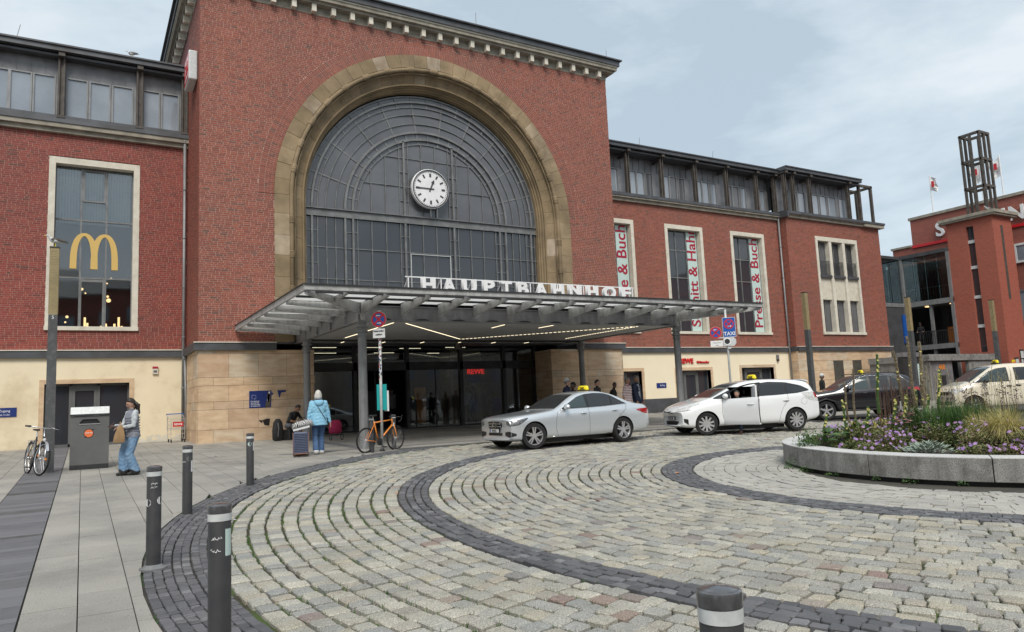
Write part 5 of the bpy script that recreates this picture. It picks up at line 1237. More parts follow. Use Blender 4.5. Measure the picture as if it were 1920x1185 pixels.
b.box(50.28, 50.33, 26.86, 30.26, 8.0, 8.06); LB(b, 'railing', M['steel'])
b = MB(); b.box(53.5, 53.6, 26.5, 34, .3, 10.3); b.box(46, 53.5, 33.9, 34, .3, 10.3); LB(b, 'rear_wall', M['steelD'])
b = MB(); b.box(52.2, 52.6, 28.6, 29.0, 4.05, 6.8); b.box(52.6, 53.4, 29.3, 30.2, 7.1, 9.6); LB(b, 'inner_column', M['steelD'])
b = MB(); b.box(49.5, 49.9, 30.20, 30.28, 4.3, 6.3); LB(b, 'poster', M['blue'])
b = MB(); b.box(52.0, 52.1, 27.3, 27.7, 4.2, 5.4); b.box(52.0, 52.1, 28.2, 28.6, 4.2, 5.3); LB(b, 'poster', M['orange'])
b = MB(); b.box(50.4, 50.7, 28.9, 29.1, 6.72, 6.76); b.box(50.4, 50.7, 27.2, 27.4, 6.72, 6.76); LB(b, 'ceiling_light', M['warm'])

mall = thing('shopping_centre', 'large red brick shopping centre with white roof letters behind the stair tower', 'building', (62, 20, .4))
MBP = lambda b, n, m, par=None, **kw: bp(b, n, m, mall, par, **kw)
b = MB(); b.box(54, 80, -10, 31.6, 0.2, 13.75); b.box(54, 80, 31.6, 33.2, .2, 11.75); MBP(b, 'wall', M['brickT'])
b = MB(); b.box(53.9, 80.2, -10, 31.7, 13.75, 13.95); b.box(53.9, 80, 31.7, 33.3, 11.75, 11.9); MBP(b, 'parapet', M['cornice'])
b = MB(); b.box(53.9, 54, -10, 31.6, 11.62, 11.82); MBP(b, 'red_stripe', M['red'])
for y0, y1, z0, z1 in ((22.6, 24.7, 9.2, 10.5), (18.6, 20.7, 9.2, 10.5), (21.9, 24.85, 5.2, 7.4), (21.9, 24.85, 1.8, 4.6)):
    b = MB(); b.box(53.88, 54, y0, y0+.14, z0, z1); b.box(53.88, 54, y1-.14, y1, z0, z1); b.box(53.88, 54, y0+.14, y1-.14, z0, z0+.14); b.box(53.88, 54, y0+.14, y1-.14, z1-.14, z1); f_ = MBP(b, 'window', M['white'] if z0 > 9 else M['steel'])
    b = MB(); b.box(53.92, 53.95, y0+.14, y1-.14, z0+.14, z1-.14); MBP(b, 'pane', M['glassB'], f_)
for c, y, sz in (('S', 29.37, 1.42), ('I', 25.05, 1.35), ('N', 24.25, 1.35), ('G', 23.0, 1.35)):
    link('letter', text_mesh(c, sz, .06, M['white'], 'CENTER', .03), mall, (53.85-62, y-20, 12.12-.4), (R(90), 0, R(-90)))
for i, (x, y, lab) in enumerate(((54.3, 29.95, 'leftmost of three white flags on the brick parapet'), (54.3, 26.4, 'white flag half hidden behind the steel lattice'), (54.3, 25.1, 'white flag right of the steel lattice'))):
    t = thing('flag', lab, 'flag', (x, y, 13.9)); b = MB(); b.tube([(0, 0, 0), (0, 0, 3.0)], .045, 8); b.build('flagpole', M['white'], t)
    b = MB(); nn = 8; pr = None; s_ = 1 if i else -1
    for k in range(nn+1):
        z = 2.85-1.3*k/nn*(1 if i else .8); w = (.75-.3*k/nn) if i else .45; a = .12*math.sin(k*.9+i)
        cur = [(0, .05*s_, z), (a, (.05+w*.5)*s_, z-.12), (-a, (.05+w)*s_, z-.30)]
        if pr:
            b.quad(pr[0], pr[1], cur[1], cur[0]); b.quad(pr[1], pr[2], cur[2], cur[1])
        pr = cur
    b.build('cloth', M['flag'] if 'flag' in M else M['white'], t)
    b = MB(); b.box(-.13, -.12, .25*s_-.1, .25*s_+.1, 2.0, 2.45); b.build('emblem', M['red'], t)
t = thing('info_kiosk', 'grey concrete kiosk with dark opening and orange graffiti behind the planter', 'kiosk', (43.2, 25.6, gz(0, 25)))
K = lambda b, n, m: bp(b, n, m, t)
b = MB(); b.box(41.8, 49.5, 24.2, 28, 2.75, 3.12); b.box(46.0, 49.4, 24.3, 24.5, .5, 2.75); b.box(41.9, 42.0, 24.3, 28, .5, 2.75); K(b, 'concrete_frame', M['granite'])
b = MB(); b.box(42.0, 44.4, 24.4, 24.5, .5, 2.72); K(b, 'metal_door', M['zincp']); b = MB(); b.box(44.4, 46.0, 25.2, 25.3, .5, 2.72); K(b, 'dark_opening', M['blackint'])
link('graffiti', text_mesh('468', .42, .002, M['orange'], bold=.01), t, (43.3-43.2, 24.39-25.6, 2.25-.5), (R(90), 0, 0)); b = MB(); b.box(42.9, 43.7, 24.385, 24.395, 1.35, 1.37); b.box(43.0, 43.6, 24.38, 24.39, 1.2, 1.9); K(b, 'notice', M['steelD'])
t = thing('poster_pillar', 'dark notice board with pale posters beside the concrete kiosk', 'notice board', (40.2, 24.4, gz(0, 24.4)))
b = MB(); b.box(-.9, .9, -.15, .15, 0, 2.5); b.build('case', M['steelD'], t); b = MB(); b.box(-.1, .7, -.17, -.15, .9, 2.1); b.build('poster', M['film'], t); b = MB(); b.box(-.92, .92, -.2, .2, 2.5, 2.75); b.build('roof', M['zincp'], t)
for k, (x, y) in enumerate(((37.8, 27.6), (39.2, 27.6))):
    t = thing('notice_board', ('left' if k == 0 else 'right')+' one of two framed pale maps standing before the dark cladding', 'notice board', (x+8.5, 30.1, .6), 0, 'framed maps'); b = MB(); b.box(-.5, .5, -.03, .03, .5, 1.9); b.build('frame', M['reflect'], t); b = MB(); b.box(-.43, .43, -.04, -.03, .58, 1.82); b.build('sheet', M['film'], t)
for k, (y, z, m_, lab) in enumerate(((23.4, 2.4, 'black', 'black and white poster on the stair tower flank'), (22.9, 2.9, 'black', 'higher black and white poster on the brick flank'), (23.9, 2.25, 'yellow', 'small yellow notice on the stair tower flank'))):
    t = thing('poster', lab, 'poster', (50.9+k*.7 if m_ == 'black' else 50.5, 23.94, z)); b = MB(); b.box(-.25, .25, -.02, 0, -.45, .45); b.build('sheet', M[m_], t); b = MB(); b.box(-.19, .19, -.025, -.02, -.1, .35); b.box(-.19, .05, -.025, -.02, -.38, -.18); b.build('print', M['reflect'] if m_ == 'black' else M['orange'], t)

# the far side of the square, behind the viewer (it shows in the glass and the car paint)
def block(x, y, w, d, h, label, m, storeys, rz=0):
    t = thing('town_building', label, 'building', (x, y, -.4), rz); b = MB(); b.box(-w/2, w/2, -d/2, d/2, 0, h); b.build('wall', M[m], t)
    b = MB(); b.add([(-w/2-.4, -d/2-.4, h), (w/2+.4, -d/2-.4, h), (w/2+.4, d/2+.4, h), (-w/2-.4, d/2+.4, h), (-w/2+1, 0, h+3), (w/2-1, 0, h+3)], [(0, 1, 5, 4), (2, 3, 4, 5), (1, 2, 5), (3, 0, 4), (3, 2, 1, 0)]); b.build('roof', M['zinc'], t)
    wm = MB(); wm.box(-.7, .7, -.06, .0, 0, 1.6); me = wm.mesh(M['glassB'], 'window'); n = int(w/3)
    for s in range(storeys):
        for k in range(n): link('window', me, t, (-w/2+(k+.5)*w/n, d/2+.03, 1.0+s*(h-1)/storeys))
block(-22, -30, 26, 12, 13, 'plain pale apartment block across the square, far left behind the viewer', 'render', 4)
block(8, -34, 28, 12, 15, 'dark brick office block across the square behind the viewer', 'brickT', 4)
block(40, -32, 28, 12, 12, 'grey shop building across the square to the right behind the viewer', 'cornice', 3)
block(-32, 6, 26, 12, 13, 'tall pale house closing the square on the left side', 'render2', 4, R(-90))
# ================================================================ VEHICLES
def paint(name, col, metal=0.0, rough=.28):
    return mat(name, col, rough=rough, metal=metal, coat=1.0, spec=.5)
M['silver'] = paint('silver car paint', (0.66, 0.69, 0.72), .6, .32)
M['whitecar'] = paint('white car paint', (0.78, 0.79, 0.80), 0, .25)
M['blackcar'] = paint('black car paint', (0.012, 0.012, 0.016), .3, .22)
M['creamcar'] = paint('cream car paint', (0.70, 0.63, 0.50), 0, .3)
M['carglass'] = mat('dark car glass', (0.02, 0.022, 0.025), rough=.05, spec=.8)
M['carglass2'] = mat('lighter car glass', (0.05, 0.07, 0.075), rough=.05, spec=.45)
M['headlamp'] = mat('headlamp glass', (0.30, 0.31, 0.32), (0.05, .05, .055), rough=.15, metal=.3, nscale=16, coat=.6)
M['lampclear'] = mat('pale lamp glass', (0.70, 0.70, 0.68), (0.40, .40, .40), rough=.15, nscale=20, coat=.8)
M['taillamp'] = mat('tail lamp', (0.42, 0.01, 0.012), (0.22, .008, .01), rough=.12, nscale=20, coat=.8)
M['seam'] = mat('panel gap', (0.02, 0.02, 0.02), rough=.8)
M['plate'] = mat('number plate', (0.72, 0.72, 0.70), rough=.4)

def interp(c, x):
    if x <= c[0][0]: return c[0][1]
    for i in range(len(c)-1):
        if x <= c[i+1][0]:
            t = (x-c[i][0])/(c[i+1][0]-c[i][0]); return c[i][1]+(c[i+1][1]-c[i][1])*t
    return c[-1][1]
def smooth(c, x, w=.05): return (interp(c, x-w)+2*interp(c, x)+interp(c, x+w))/4

class Car:
    """built nose towards local -X (x=0 front, x=L rear), y lateral, right side of the car = +Y, left = -Y"""
    def __init__(s, name, label, spec, loc, rz, pm, group=None):
        s.t = thing(name, label, spec.get('cat', 'car'), loc, rz, group); s.s = spec; s.pm = pm; s.L = spec['L']; s.body()
    def section(s, x):
        S = s.s; zs = smooth(S['sill'], x, .03); zb = smooth(S['belt'], x); zt = smooth(S['top'], x, .06); W = smooth(S['w'], x, .04); zb = min(zb, zt-.03)
        th = S.get('tumble', .36); Y0 = W*.955; g = zt-zb
        k = min(1.0, g/.25)
        cr = S.get('crease', .0)
        pts = [(W*.80, zs), (W*.945, zs+.03), (W*.985, zs+(zb-zs)*.18), (W*.992, zs+(zb-zs)*.45), (W*1.0, zs+(zb-zs)*.66), (W*.995, zs+(zb-zs)*.80), (W*.982, zb-.045), (Y0, zb-.004)]
        up = [(Y0-th*g*.30-.015*(1-k), zb+g*.36), (Y0-th*g*.62-.05*(1-k), zb+g*.68), (Y0-th*g*.86-.10*(1-k)-.02, zb+g*.88), (Y0-th*g-.09-.14*(1-k), zb+g*.972), ((Y0-th*g)*.50, zt-.004), (0, zt+.0)]
        return pts+up
    def body(s):
        S = s.s; L = s.L; xs = []
        x = 0
        for q in (0, .012, .035, .07, .12, .18, .25, .33, .42): xs.append(q)
        x = .42
        while x < L-.55: x += .09; xs.append(x)
        for q in (.42, .33, .25, .18, .12, .07, .035, .012, 0): xs.append(L-q)
        rings = []
        for x in xs:
            h = s.section(x); ring = [(x, -y, z) for y, z in h]+[(x, y, z) for y, z in h[-2::-1]]
            # round the nose/tail in plan: outer points set back
            bow = S.get('bowf', .22) if x < L/2 else -S.get('bowr', .16)
            e = math.exp(-(x/.5)) if x < L/2 else math.exp(-((L-x)/.5))
            lo = S.get('raker', 0)
            ring = [(px_+bow*e*(abs(py)/S['w0'])**2.2, py, pz) for px_, py, pz in ring]
            rings.append(ring)
        b = MB(); b.loft(rings, cap=True)
        # split the end caps into strips for clean subdivision
        n = len(rings[0]); 
        b.f = b.f[:-2]; b.m = b.m[:-2]; b.t = b.t[:-2]; last = (len(rings)-1)*n
        for i in range(n//2):
            a, c = i, n-1-i
            if i+1 < c-1: b.f.append((i+1, i, c, c-1)); b.f.append((last+i, last+i+1, last+c-1, last+c))
            else: b.f.append((i+1, i, c)); b.f.append((last+i, last+i+1, last+c))
            b.m += [0, 0]; b.t += [0, 0]
        # bottom closing already part of the loft (ring closes sill to sill)
        o = b.build('body', [s.pm, M['black']], s.t, smooth=True, fix=True)
        m_ = o.modifiers.new('s', 'SUBSURF'); m_.levels = 1; m_.render_levels = 1; bake(o, (s.t,))
        s.bvh = BVHTree.FromPolygons([v.co.copy() for v in o.data.vertices], [tuple(p.vertices) for p in o.data.polygons])
        s.o = o; r = S['r']
        def cut(cuts):
            co = cuts.build('cutter', [M['black'], M['black']], s.t, fix=True); co.data.polygons.foreach_set('material_index', [1]*len(co.data.polygons))
            m_ = o.modifiers.new('b', 'BOOLEAN'); m_.operation = 'DIFFERENCE'; m_.object = co; m_.solver = 'EXACT'
            bake(o, (co, s.t)); bpy.data.objects.remove(co)
        cuts = MB()
        for xw in S['wheels']:
            for sd in (-1, 1):
                y0 = sd*(S['w0']-.30); y1 = sd*(S['w0']+.1)
                cuts.lathe([(r+S.get('gap', .045), min(y0, y1)), (r+S.get('gap', .045), max(y0, y1))], (xw, 0, r+.0), n=40, axis='Y')
        cut(cuts)
        for bx in S.get('cut', []): cuts = MB(); cuts.box(*bx); cut(cuts)
        o.data.polygons.foreach_set('use_smooth', [True]*len(o.data.polygons)); o.data.set_sharp_from_angle(angle=R(38))
        # wheels
        for xw in S['wheels']:
            for sd in (-1, 1): s.wheel(xw, sd, S.get('steer', 0) if xw == S['wheels'][0] else 0)
    def wheel(s, xw, sd, steer=0):
        r = s.s['r']; tw = .21; w = thing_part('wheel', s.t, (xw, sd*(s.s['w0']-.115), r), (0, 0, steer)); 
        b = MB(); b.lathe([(r*.70, -tw/2), (r*.93, -tw/2-.004), (r*.985, -tw/2+.02), (r, -tw/2+.05), (r, tw/2-.05), (r*.985, tw/2-.02), (r*.93, tw/2+.004), (r*.70, tw/2)], n=40, axis='Y', cap=False)
        b.build('tyre', M['rubber'], w, auto=40)
        b = MB(); rr = r*.70; f_ = sd*(tw/2-.012)
        b.lathe([(rr, -tw/2), (rr*.97, -tw/2+.02), (rr*.93, -tw/2+.03), (rr*.90, 0), (rr*.93, tw/2-.03), (rr*.97, tw/2-.02), (rr+.002, tw/2)], n=36, axis='Y', cap=False)
        ns = s.s.get('spokes', 5)
        for k in range(ns):
            a = 2*math.pi*k/ns+.3
            for da in ((-.16, .16) if s.s.get('dbl') else (0,)):
                p = (rr*.16*math.cos(a+da*2.2), f_-sd*.02, rr*.16*math.sin(a+da*2.2)); q = (rr*.95*math.cos(a+da), f_-sd*.008, rr*.95*math.sin(a+da))
                b.bar(p, q, .05 if not s.s.get('dbl') else .032, .03, up=(0, 1, 0))
        b.lathe([(.001, f_-sd*.002), (.035, f_-sd*.004), (.04, f_-sd*.02), (rr*.22, f_-sd*.026), (rr*.24, f_-sd*.05)], n=16, axis='Y', cap=False)
        b.build('rim', M['alloy'], w, auto=35)
        b = MB(); b.lathe([(rr*.42, 0), (.01, .0)], n=24, axis='Y', cap=False); b.lathe([(rr*.93, -sd*.05), (.01, -sd*.05)], n=24, axis='Y', cap=False, mi=1); b.build('brake_disc', [M['steel'], M['black']], w)
    def hit(s, o_, d):
        h = s.bvh.ray_cast(Vector(o_), Vector(d).normalized())
        return h
    def patch(s, name, m, cols, d, off=.004, thick=0, parent=None, chrome=None):
        """cols: list of columns, each a list of ray origins; projected on the body along d (or d per column)"""
        b = MB(); grid = []
        for ci, c in enumerate(cols):
            dd = d[ci] if isinstance(d, list) else d; g = []
            for o_ in c:
                h = s.hit(o_, dd)
                if h[0] is None: g.append(None); continue
                n = h[1] if h[1].dot(Vector(dd)) < 0 else -h[1]
                g.append(h[0]+n*off)
            grid.append(g)
        vi = {}; vs = []
        for i, g in enumerate(grid):
            for j, p in enumerate(g):
                if p is not None: vi[(i, j)] = len(vs); vs.append(p)
        fs = []
        for i in range(len(grid)-1):
            for j in range(len(grid[0])-1):
                k = [(i, j), (i+1, j), (i+1, j+1), (i, j+1)]
                if all(q in vi for q in k): fs.append(tuple(vi[q] for q in k))
        if not fs: print('EMPTY PATCH', name); return None
        b.add(vs, fs); o = b.build(name, m, parent or s.t, smooth=True)
        if chrome:
            edge = [g[-1] for g in grid if g[-1] is not None]; c2 = MB(); c2.tube(edge, chrome[1], 6); c2.build('trim', chrome[0], o, smooth=True)
            if len(chrome) > 2: edge = [g[0] for g in grid if g[0] is not None]; c2 = MB(); c2.tube(edge, chrome[1], 6); c2.build('trim', chrome[0], o, smooth=True)
        return o
    def side(s, name, m, pts_top, pts_bot, n=14, rows=7, off=.004, sides=(-1, 1), **kw):
        x0, x1 = pts_bot[0][0], pts_bot[-1][0]; out = []
        for sd in sides:
            cols = []
            for i in range(n+1):
                t = i/n; xa = pts_bot[0][0]+(x1-x0)*t; xt = pts_top[0][0]+(pts_top[-1][0]-pts_top[0][0])*t
                zb, zt = interp(pts_bot, xa), interp(pts_top, xt)
                cols.append([(xa+(xt-xa)*j/rows, sd*2.5, zb+(zt-zb)*j/rows) for j in range(rows+1)])
            out.append(s.patch(name, m, cols, (0, -sd, 0), off, **kw))
        return out
    def line(s, pts, r=.004, m='seam', sides=(-1, 1), name='panel_gap', off=.0, n=10):
        b = MB()
        for sd in sides:
            P = []
            for i in range(len(pts)-1):
                for k in range(n): 
                    t = k/n; P.append((pts[i][0]+(pts[i+1][0]-pts[i][0])*t, pts[i][1]+(pts[i+1][1]-pts[i][1])*t))
            P.append(pts[-1]); Q = []
            for x, z in P:
                h = s.hit((x, sd*2.5, z), (0, -sd, 0))
                if h[0] is not None: Q.append(h[0]+Vector((0, sd*off, 0)))
            if len(Q) > 1: b.tube(Q, r, 5)
        return b.build(name, M[m] if isinstance(m, str) else m, s.t, smooth=True, kind=None)
    def top(s, name, m, x0, x1, yl0, yl1, n=12, rows=14, off=.004, up=True):
        cols = []
        for i in range(n+1):
            x = x0+(x1-x0)*i/n; yl = yl0+(yl1-yl0)*i/n
            cols.append([(x, -yl+2*yl*j/rows, 3.0) for j in range(rows+1)])
        return s.patch(name, m, cols, (0, 0, -1), off)
    def corner(s, name, m, cx_, cy_, a0, a1, zt, zb, sd, n=14, rows=5, off=.005, **kw):
        """patch wrapped round a corner: azimuth a (0 = straight ahead, 90 = side); zt, zb curves in a"""
        cols = []; ds = []
        for i in range(n+1):
            a = a0+(a1-a0)*i/n; ar = R(a); d = Vector((math.cos(ar), -sd*math.sin(ar), 0)); c = Vector((cx_, sd*cy_, 0)); o_ = c-d*2.5
            z0, z1 = interp(zb, a), interp(zt, a); cols.append([(o_.x, o_.y, z0+(z1-z0)*j/rows) for j in range(rows+1)]); ds.append(d)
        return s.patch(name, m, cols, ds, off, **kw)
    def front(s, name, m, yb, zt, zb, rear=False, n=12, rows=5, off=.005, **kw):
        x = s.L+2 if rear else -2; d = (-1, 0, 0) if rear else (1, 0, 0); y0, y1 = yb; cols = []
        for i in range(n+1):
            y = y0+(y1-y0)*i/n; a, c = interp(zb, abs(y)), interp(zt, abs(y)); cols.append([(x, y, a+(c-a)*j/rows) for j in range(rows+1)])
        return s.patch(name, m, cols, d, off, **kw)
    def mirror(s, x, z, m, sides=(-1, 1)):
        for sd in sides:
            h = s.hit((x, sd*2.5, z-.02), (0, -sd, 0)); y = abs(h[0].y); t = MB()
            t.ell((x+.02, sd*(y+.13), z+.03), (.075, .105, .072), n=14, m=10); t.bar((x+.05, sd*(y-.02), z-.02), (x+.03, sd*(y+.08), z), .07, .03, mi=1); t.ell((x+.06, sd*(y+.13), z+.03), (.04, .092, .058), mi=1)
            t.build('wing_mirror', [m, M['black']], s.t, auto=60)
    def handle(s, x, z, m, sides=(-1, 1)):
        for sd in sides:
            h = s.hit((x, sd*2.5, z), (0, -sd, 0)); p = h[0]; t = MB()
            t.tube([(x-.09, p.y+sd*.004, z), (x-.06, p.y+sd*.028, z+.002), (x+.06, p.y+sd*.028, z+.004), (x+.09, p.y+sd*.004, z+.004)], [.010, .013, .013, .010], 8); t.ell((x, p.y, z-.003), (.075, .006, .022), mi=1)
            t.build('door_handle', [m, M['steelD']], s.t, smooth=True)
    def plate(s, txt, z, rear=False, w=.46):
        x = s.L+2 if rear else -2; d = (-1, 0, 0) if rear else (1, 0, 0); h = s.hit((x, 0, z), d); xx = h[0].x+(-.03 if not rear else .03)
        t = MB(); t.box(xx-.008, xx+.02, -w/2, w/2, z-.05, z+.05, 0); t.box(xx-.01, xx-.008, -w/2+.008, w/2-.008, z-.042, z+.042, 1); t.box(xx-.012, xx-.01, w/2-.05, w/2-.01, z-.04, z+.04, 2)
        o = t.build('number_plate', [M['black'], M['plate'], M['blue']], s.t)
        me = text_mesh(txt, .085, .0006, M['black'], 'CENTER', .002, .78); link('lettering', me, o, (xx-.014, -.0, z-.03), (R(90), 0, R(-90)))
def thing_part(name, parent, loc, rot=(0, 0, 0)):
    o = bpy.data.objects.new(name, None); COL.objects.link(o); o.parent = parent; o.location = loc; o.rotation_euler = rot; o.empty_display_size = .1; return o
def taxi_sign(car, x, y, z, a=0, w=.36, tilt=0):
    t = thing_part('roof_sign', car.t, (x, y, z), (0, tilt, R(a)))
    b = MB(); rings = []
    for yy, k in ((-w/2, .55), (-w/2+.03, .9), (-w/2+.09, 1.0), (w/2-.09, 1.0), (w/2-.03, .9), (w/2, .55)):
        rings.append([(-.055*k, yy, .02), (.055*k, yy, .02), (.045*k, yy, .02+.08*k), (.015*k, yy, .02+.115*k), (-.015*k, yy, .02+.115*k), (-.045*k, yy, .02+.08*k)])
    b.loft(rings); b.build('housing', M['yellow'], t, auto=40); b = MB(); b.box(-.07, .07, -w/2+.02, w/2-.02, -.02, .022); b.build('foot', M['black'], t)
    for s_ in (-1, 1): link('lettering', text_mesh('TAXI', .085, .001, M['black'], bold=.004), t, (s_*.057, 0, .035), (R(90), 0, R(90*s_)))
    b = MB(); b.box(-.0575, .0575, -w/2+.05, w/2-.05, .028, .034); b.build('stripe', M['black'], t)
    return t

# ---- silver saloon
SED = dict(L=4.64, w0=.875, r=.315, wheels=(.80, 3.55), spokes=5, dbl=True, gap=.04, steer=R(-14),
    sill=[(0, .24), (.1, .20), (.5, .19), (1.2, .215), (3.3, .215), (4.0, .22), (4.5, .25), (4.64, .30)],
    belt=[(0, .66), (.1, .69), (.5, .77), (1.0, .82), (1.5, .865), (2.5, .89), (3.5, .915), (4.3, .90), (4.64, .82)],
    top=[(0, .71), (.04, .75), (.15, .785), (.45, .825), (1.0, .875), (1.42, .925), (1.62, 1.01), (1.9, 1.165), (2.15, 1.285), (2.4, 1.345), (2.7, 1.37), (3.0, 1.36), (3.3, 1.30), (3.6, 1.18), (3.9, 1.06), (4.15, 1.0), (4.5, .965), (4.60, .93), (4.64, .80)],
    w=[(0, .74), (.12, .80), (.35, .85), (.8, .872), (1.6, .875), (3.5, .875), (4.2, .845), (4.5, .80), (4.64, .74)], tumble=.42, bowf=.26, bowr=.16)
MX, MY = 8.72, 16.17
sd_ = Car('taxi_car', 'silver four-door saloon taxi with tinted rear windows parked nearest the entrance', SED, (MX, MY, gz(0, MY)+.0), R(0.5), M['silver'])
c = sd_
def top_side(z_off, xs, S, fr): pass
WB = [(1.62, .925), (2.4, .935), (3.0, .95), (3.62, .985)]
roofl = [(2.02, 1.13), (2.2, 1.215), (2.45, 1.275), (2.75, 1.295), (3.05, 1.28), (3.25, 1.23), (3.45, 1.12), (3.70, .995)]
c.side('window_trim', M['black'], [(1.62, .93)]+roofl, [(1.60, .92), (2.4, .93), (3.0, .945), (3.72, .985)], 26, 8, .003, chrome=(M['chrome'], .006, 1))
c.side('side_window', M['carglass2'], [(1.78, .985), (2.02, 1.12), (2.2, 1.20), (2.40, 1.255)], [(1.74, .945), (2.42, .95)], 14, 8, .007)
c.side('side_window', M['carglass'], [(2.48, 1.265), (2.75, 1.28), (3.02, 1.265), (3.2, 1.225)], [(2.48, .95), (3.20, .972)], 12, 8, .007)
c.side('side_window', M['carglass'], [(3.24, 1.205), (3.42, 1.11), (3.62, 1.0)], [(3.24, .975), (3.62, .985)], 8, 6, .007)
c.top('windscreen', M['carglass'], 1.48, 2.20, .70, .52, 14, 16, .004); c.top('rear_window', M['carglass'], 3.30, 3.95, .50, .60, 12, 14, .004)
c.line([(1.50, .86), (1.44, .70), (1.42, .45), (1.50, .25)]); c.line([(2.45, .92), (2.46, .60), (2.45, .25)]); c.line([(3.72, .98), (3.66, .85), (3.42, .66), (3.22, .48), (3.18, .26)])
c.line([(1.50, .235), (3.16, .235)], .004); c.line([(1.2, .79), (2.4, .805), (3.6, .83), (4.2, .845)], .003, M['silver'], off=.001, name='crease')
c.line([(1.3, .265), (3.1, .262)], .008, 'chrome', name='sill_trim'); c.line([(.02, .80), (.35, .845), (1.45, .925)], .003)
c.handle(2.28, .80, M['silver']); c.handle(3.28, .83, M['silver']); c.mirror(1.70, .945, M['silver'])
# grille with star, headlamps, air intakes, tail lamps
g_ = c.front('grille', M['black'], (-.33, .33), [(0, .70), (.24, .695), (.34, .665)], [(0, .485), (.22, .49), (.34, .54)], n=16, off=.006, chrome=(M['chrome'], .010, 1))
for z in (.565, .635):
    b = MB(); pts = []
    for i in range(11):
        y = -.30+.6*i/10; h = c.hit((-2, y, z), (1, 0, 0)); pts.append(h[0]+Vector((-.014, 0, 0)))
    b.tube(pts, .013, 6); b.build('grille_bar', M['chrome'], c.t, smooth=True)
h = c.hit((-2, 0, .59), (1, 0, 0))[0].x-.03
b = MB(); pts = [(h, .085*math.cos(2*math.pi*k/24), .59+.085*math.sin(2*math.pi*k/24)) for k in range(24)]; b.tube(pts, .008, 6, closed=True)
for a in (90, 210, 330): b.bar((h, 0, .59), (h, .083*math.cos(R(a)), .59+.083*math.sin(R(a))), .016, .012)
b.build('badge', M['chrome'], c.t)
for s_ in (-1, 1):
    c.corner('headlight', M['headlamp'], .9, .30, 20, 62, [(20, .675), (34, .70), (62, .755)], [(20, .615), (30, .575), (45, .60), (62, .74)], s_, off=.006, chrome=(M['seam'], .004, 1))
    c.corner('air_intake', M['black'], .9, .30, 14, 40, [(14, .43), (28, .45), (40, .39)], [(14, .35), (28, .30), (40, .345)], s_)
    c.corner('tail_light', M['taillamp'], 3.7, .25, 180-60, 180-12, [(120, .83), (150, .85), (168, .84)], [(120, .80), (140, .70), (168, .72)], s_, off=.006)
c.front('air_intake', M['black'], (-.34, .34), [(0, .41), (.34, .41)], [(0, .345), (.34, .345)], n=10); c.line([(.0, .235), (.12, .225), (.45, .205)], .012, 'black', name='splitter')
b = MB(); b.tube([(.10+.36*(abs(i)/8)**2, i*.095, .225) for i in range(-8, 9)], .014, 6); b.build('splitter', M['black'], c.t)
c.plate('KI·NJ 22', .465)
taxi_sign(c, 3.05, .15, 1.375, 0, .42)
b = MB(); b.box(1.2, 3.4, -.55, .55, .12, .22); b.build('underbody', M['black'], c.t)

# ---- white estate with its driver's door ajar
EST = dict(L=4.38, w0=.84, r=.305, wheels=(.86, 3.50), spokes=10, gap=.045, steer=R(-20),
    sill=[(0, .27), (.1, .22), (.5, .19), (1.2, .21), (3.2, .21), (3.9, .24), (4.3, .30), (4.38, .36)],
    belt=[(0, .60), (.1, .66), (.5, .78), (1.0, .86), (1.5, .92), (2.5, .965), (3.5, 1.02), (4.1, 1.02), (4.38, .90)],
    top=[(0, .62), (.05, .70), (.2, .79), (.6, .90), (.95, .985), (1.15, 1.05), (1.5, 1.21), (1.9, 1.375), (2.2, 1.435), (2.6, 1.465), (3.1, 1.46), (3.6, 1.43), (3.95, 1.385), (4.10, 1.32), (4.25, 1.08), (4.33, .95), (4.38, .80)],
    w=[(0, .68), (.12, .76), (.35, .815), (.8, .838), (1.6, .84), (3.5, .84), (4.1, .81), (4.38, .74)], tumble=.34, bowf=.30, bowr=.14,
    cut=[(1.60, 2.33, -1.0, .35, .90, 1.27), (1.40, 2.31, -1.0, .33, .33, .96)])
PA = R(-20)
PXL, PYL = 14.58, 16.26
es = Car('taxi_car', 'white estate taxi with front door ajar and driver leaning out', EST, (PXL, PYL, gz(0, PYL)-.01), PA, M['whitecar']); c = es; es.t.scale = (1.03, 1.03, 1.03)
c.side('window_trim', M['black'], [(2.40, 1.335), (2.8, 1.375), (3.3, 1.345), (3.75, 1.24), (3.98, 1.12)], [(2.38, .985), (3.0, 1.0), (3.6, 1.03), (3.98, 1.09)], 22, 8, .003)
c.side('window_trim', M['black'], [(1.02, .955), (1.2, 1.03), (1.5, 1.175), (1.8, 1.275), (2.1, 1.32), (2.36, 1.34)], [(1.0, .94), (1.3, .95), (1.8, .965), (2.36, .985)], 20, 8, .003, sides=(1,))
c.side('side_window', M['carglass'], [(2.44, 1.32), (2.8, 1.355), (3.22, 1.335)], [(2.44, 1.0), (3.22, 1.02)], 12, 8, .007); c.side('side_window', M['carglass'], [(3.28, 1.32), (3.72, 1.22), (3.92, 1.12)], [(3.28, 1.03), (3.92, 1.085)], 10, 6, .007)
c.side('side_window', M['carglass'], [(1.1, .985), (1.5, 1.15), (1.62, 1.20)], [(1.1, .965), (1.58, .965)], 8, 5, .007, sides=(-1,)); c.side('side_window', M['carglass'], [(1.1, .985), (1.5, 1.15), (1.8, 1.25), (2.32, 1.315)], [(1.1, .965), (2.32, .985)], 12, 6, .007, sides=(1,))
c.top('windscreen', M['carglass'], 1.05, 1.98, .66, .50, 16, 16, .004); c.front('rear_window', M['carglass'], (-.5, .5), [(0, 1.32), (.5, 1.30)], [(0, 1.05), (.5, 1.06)], rear=True)
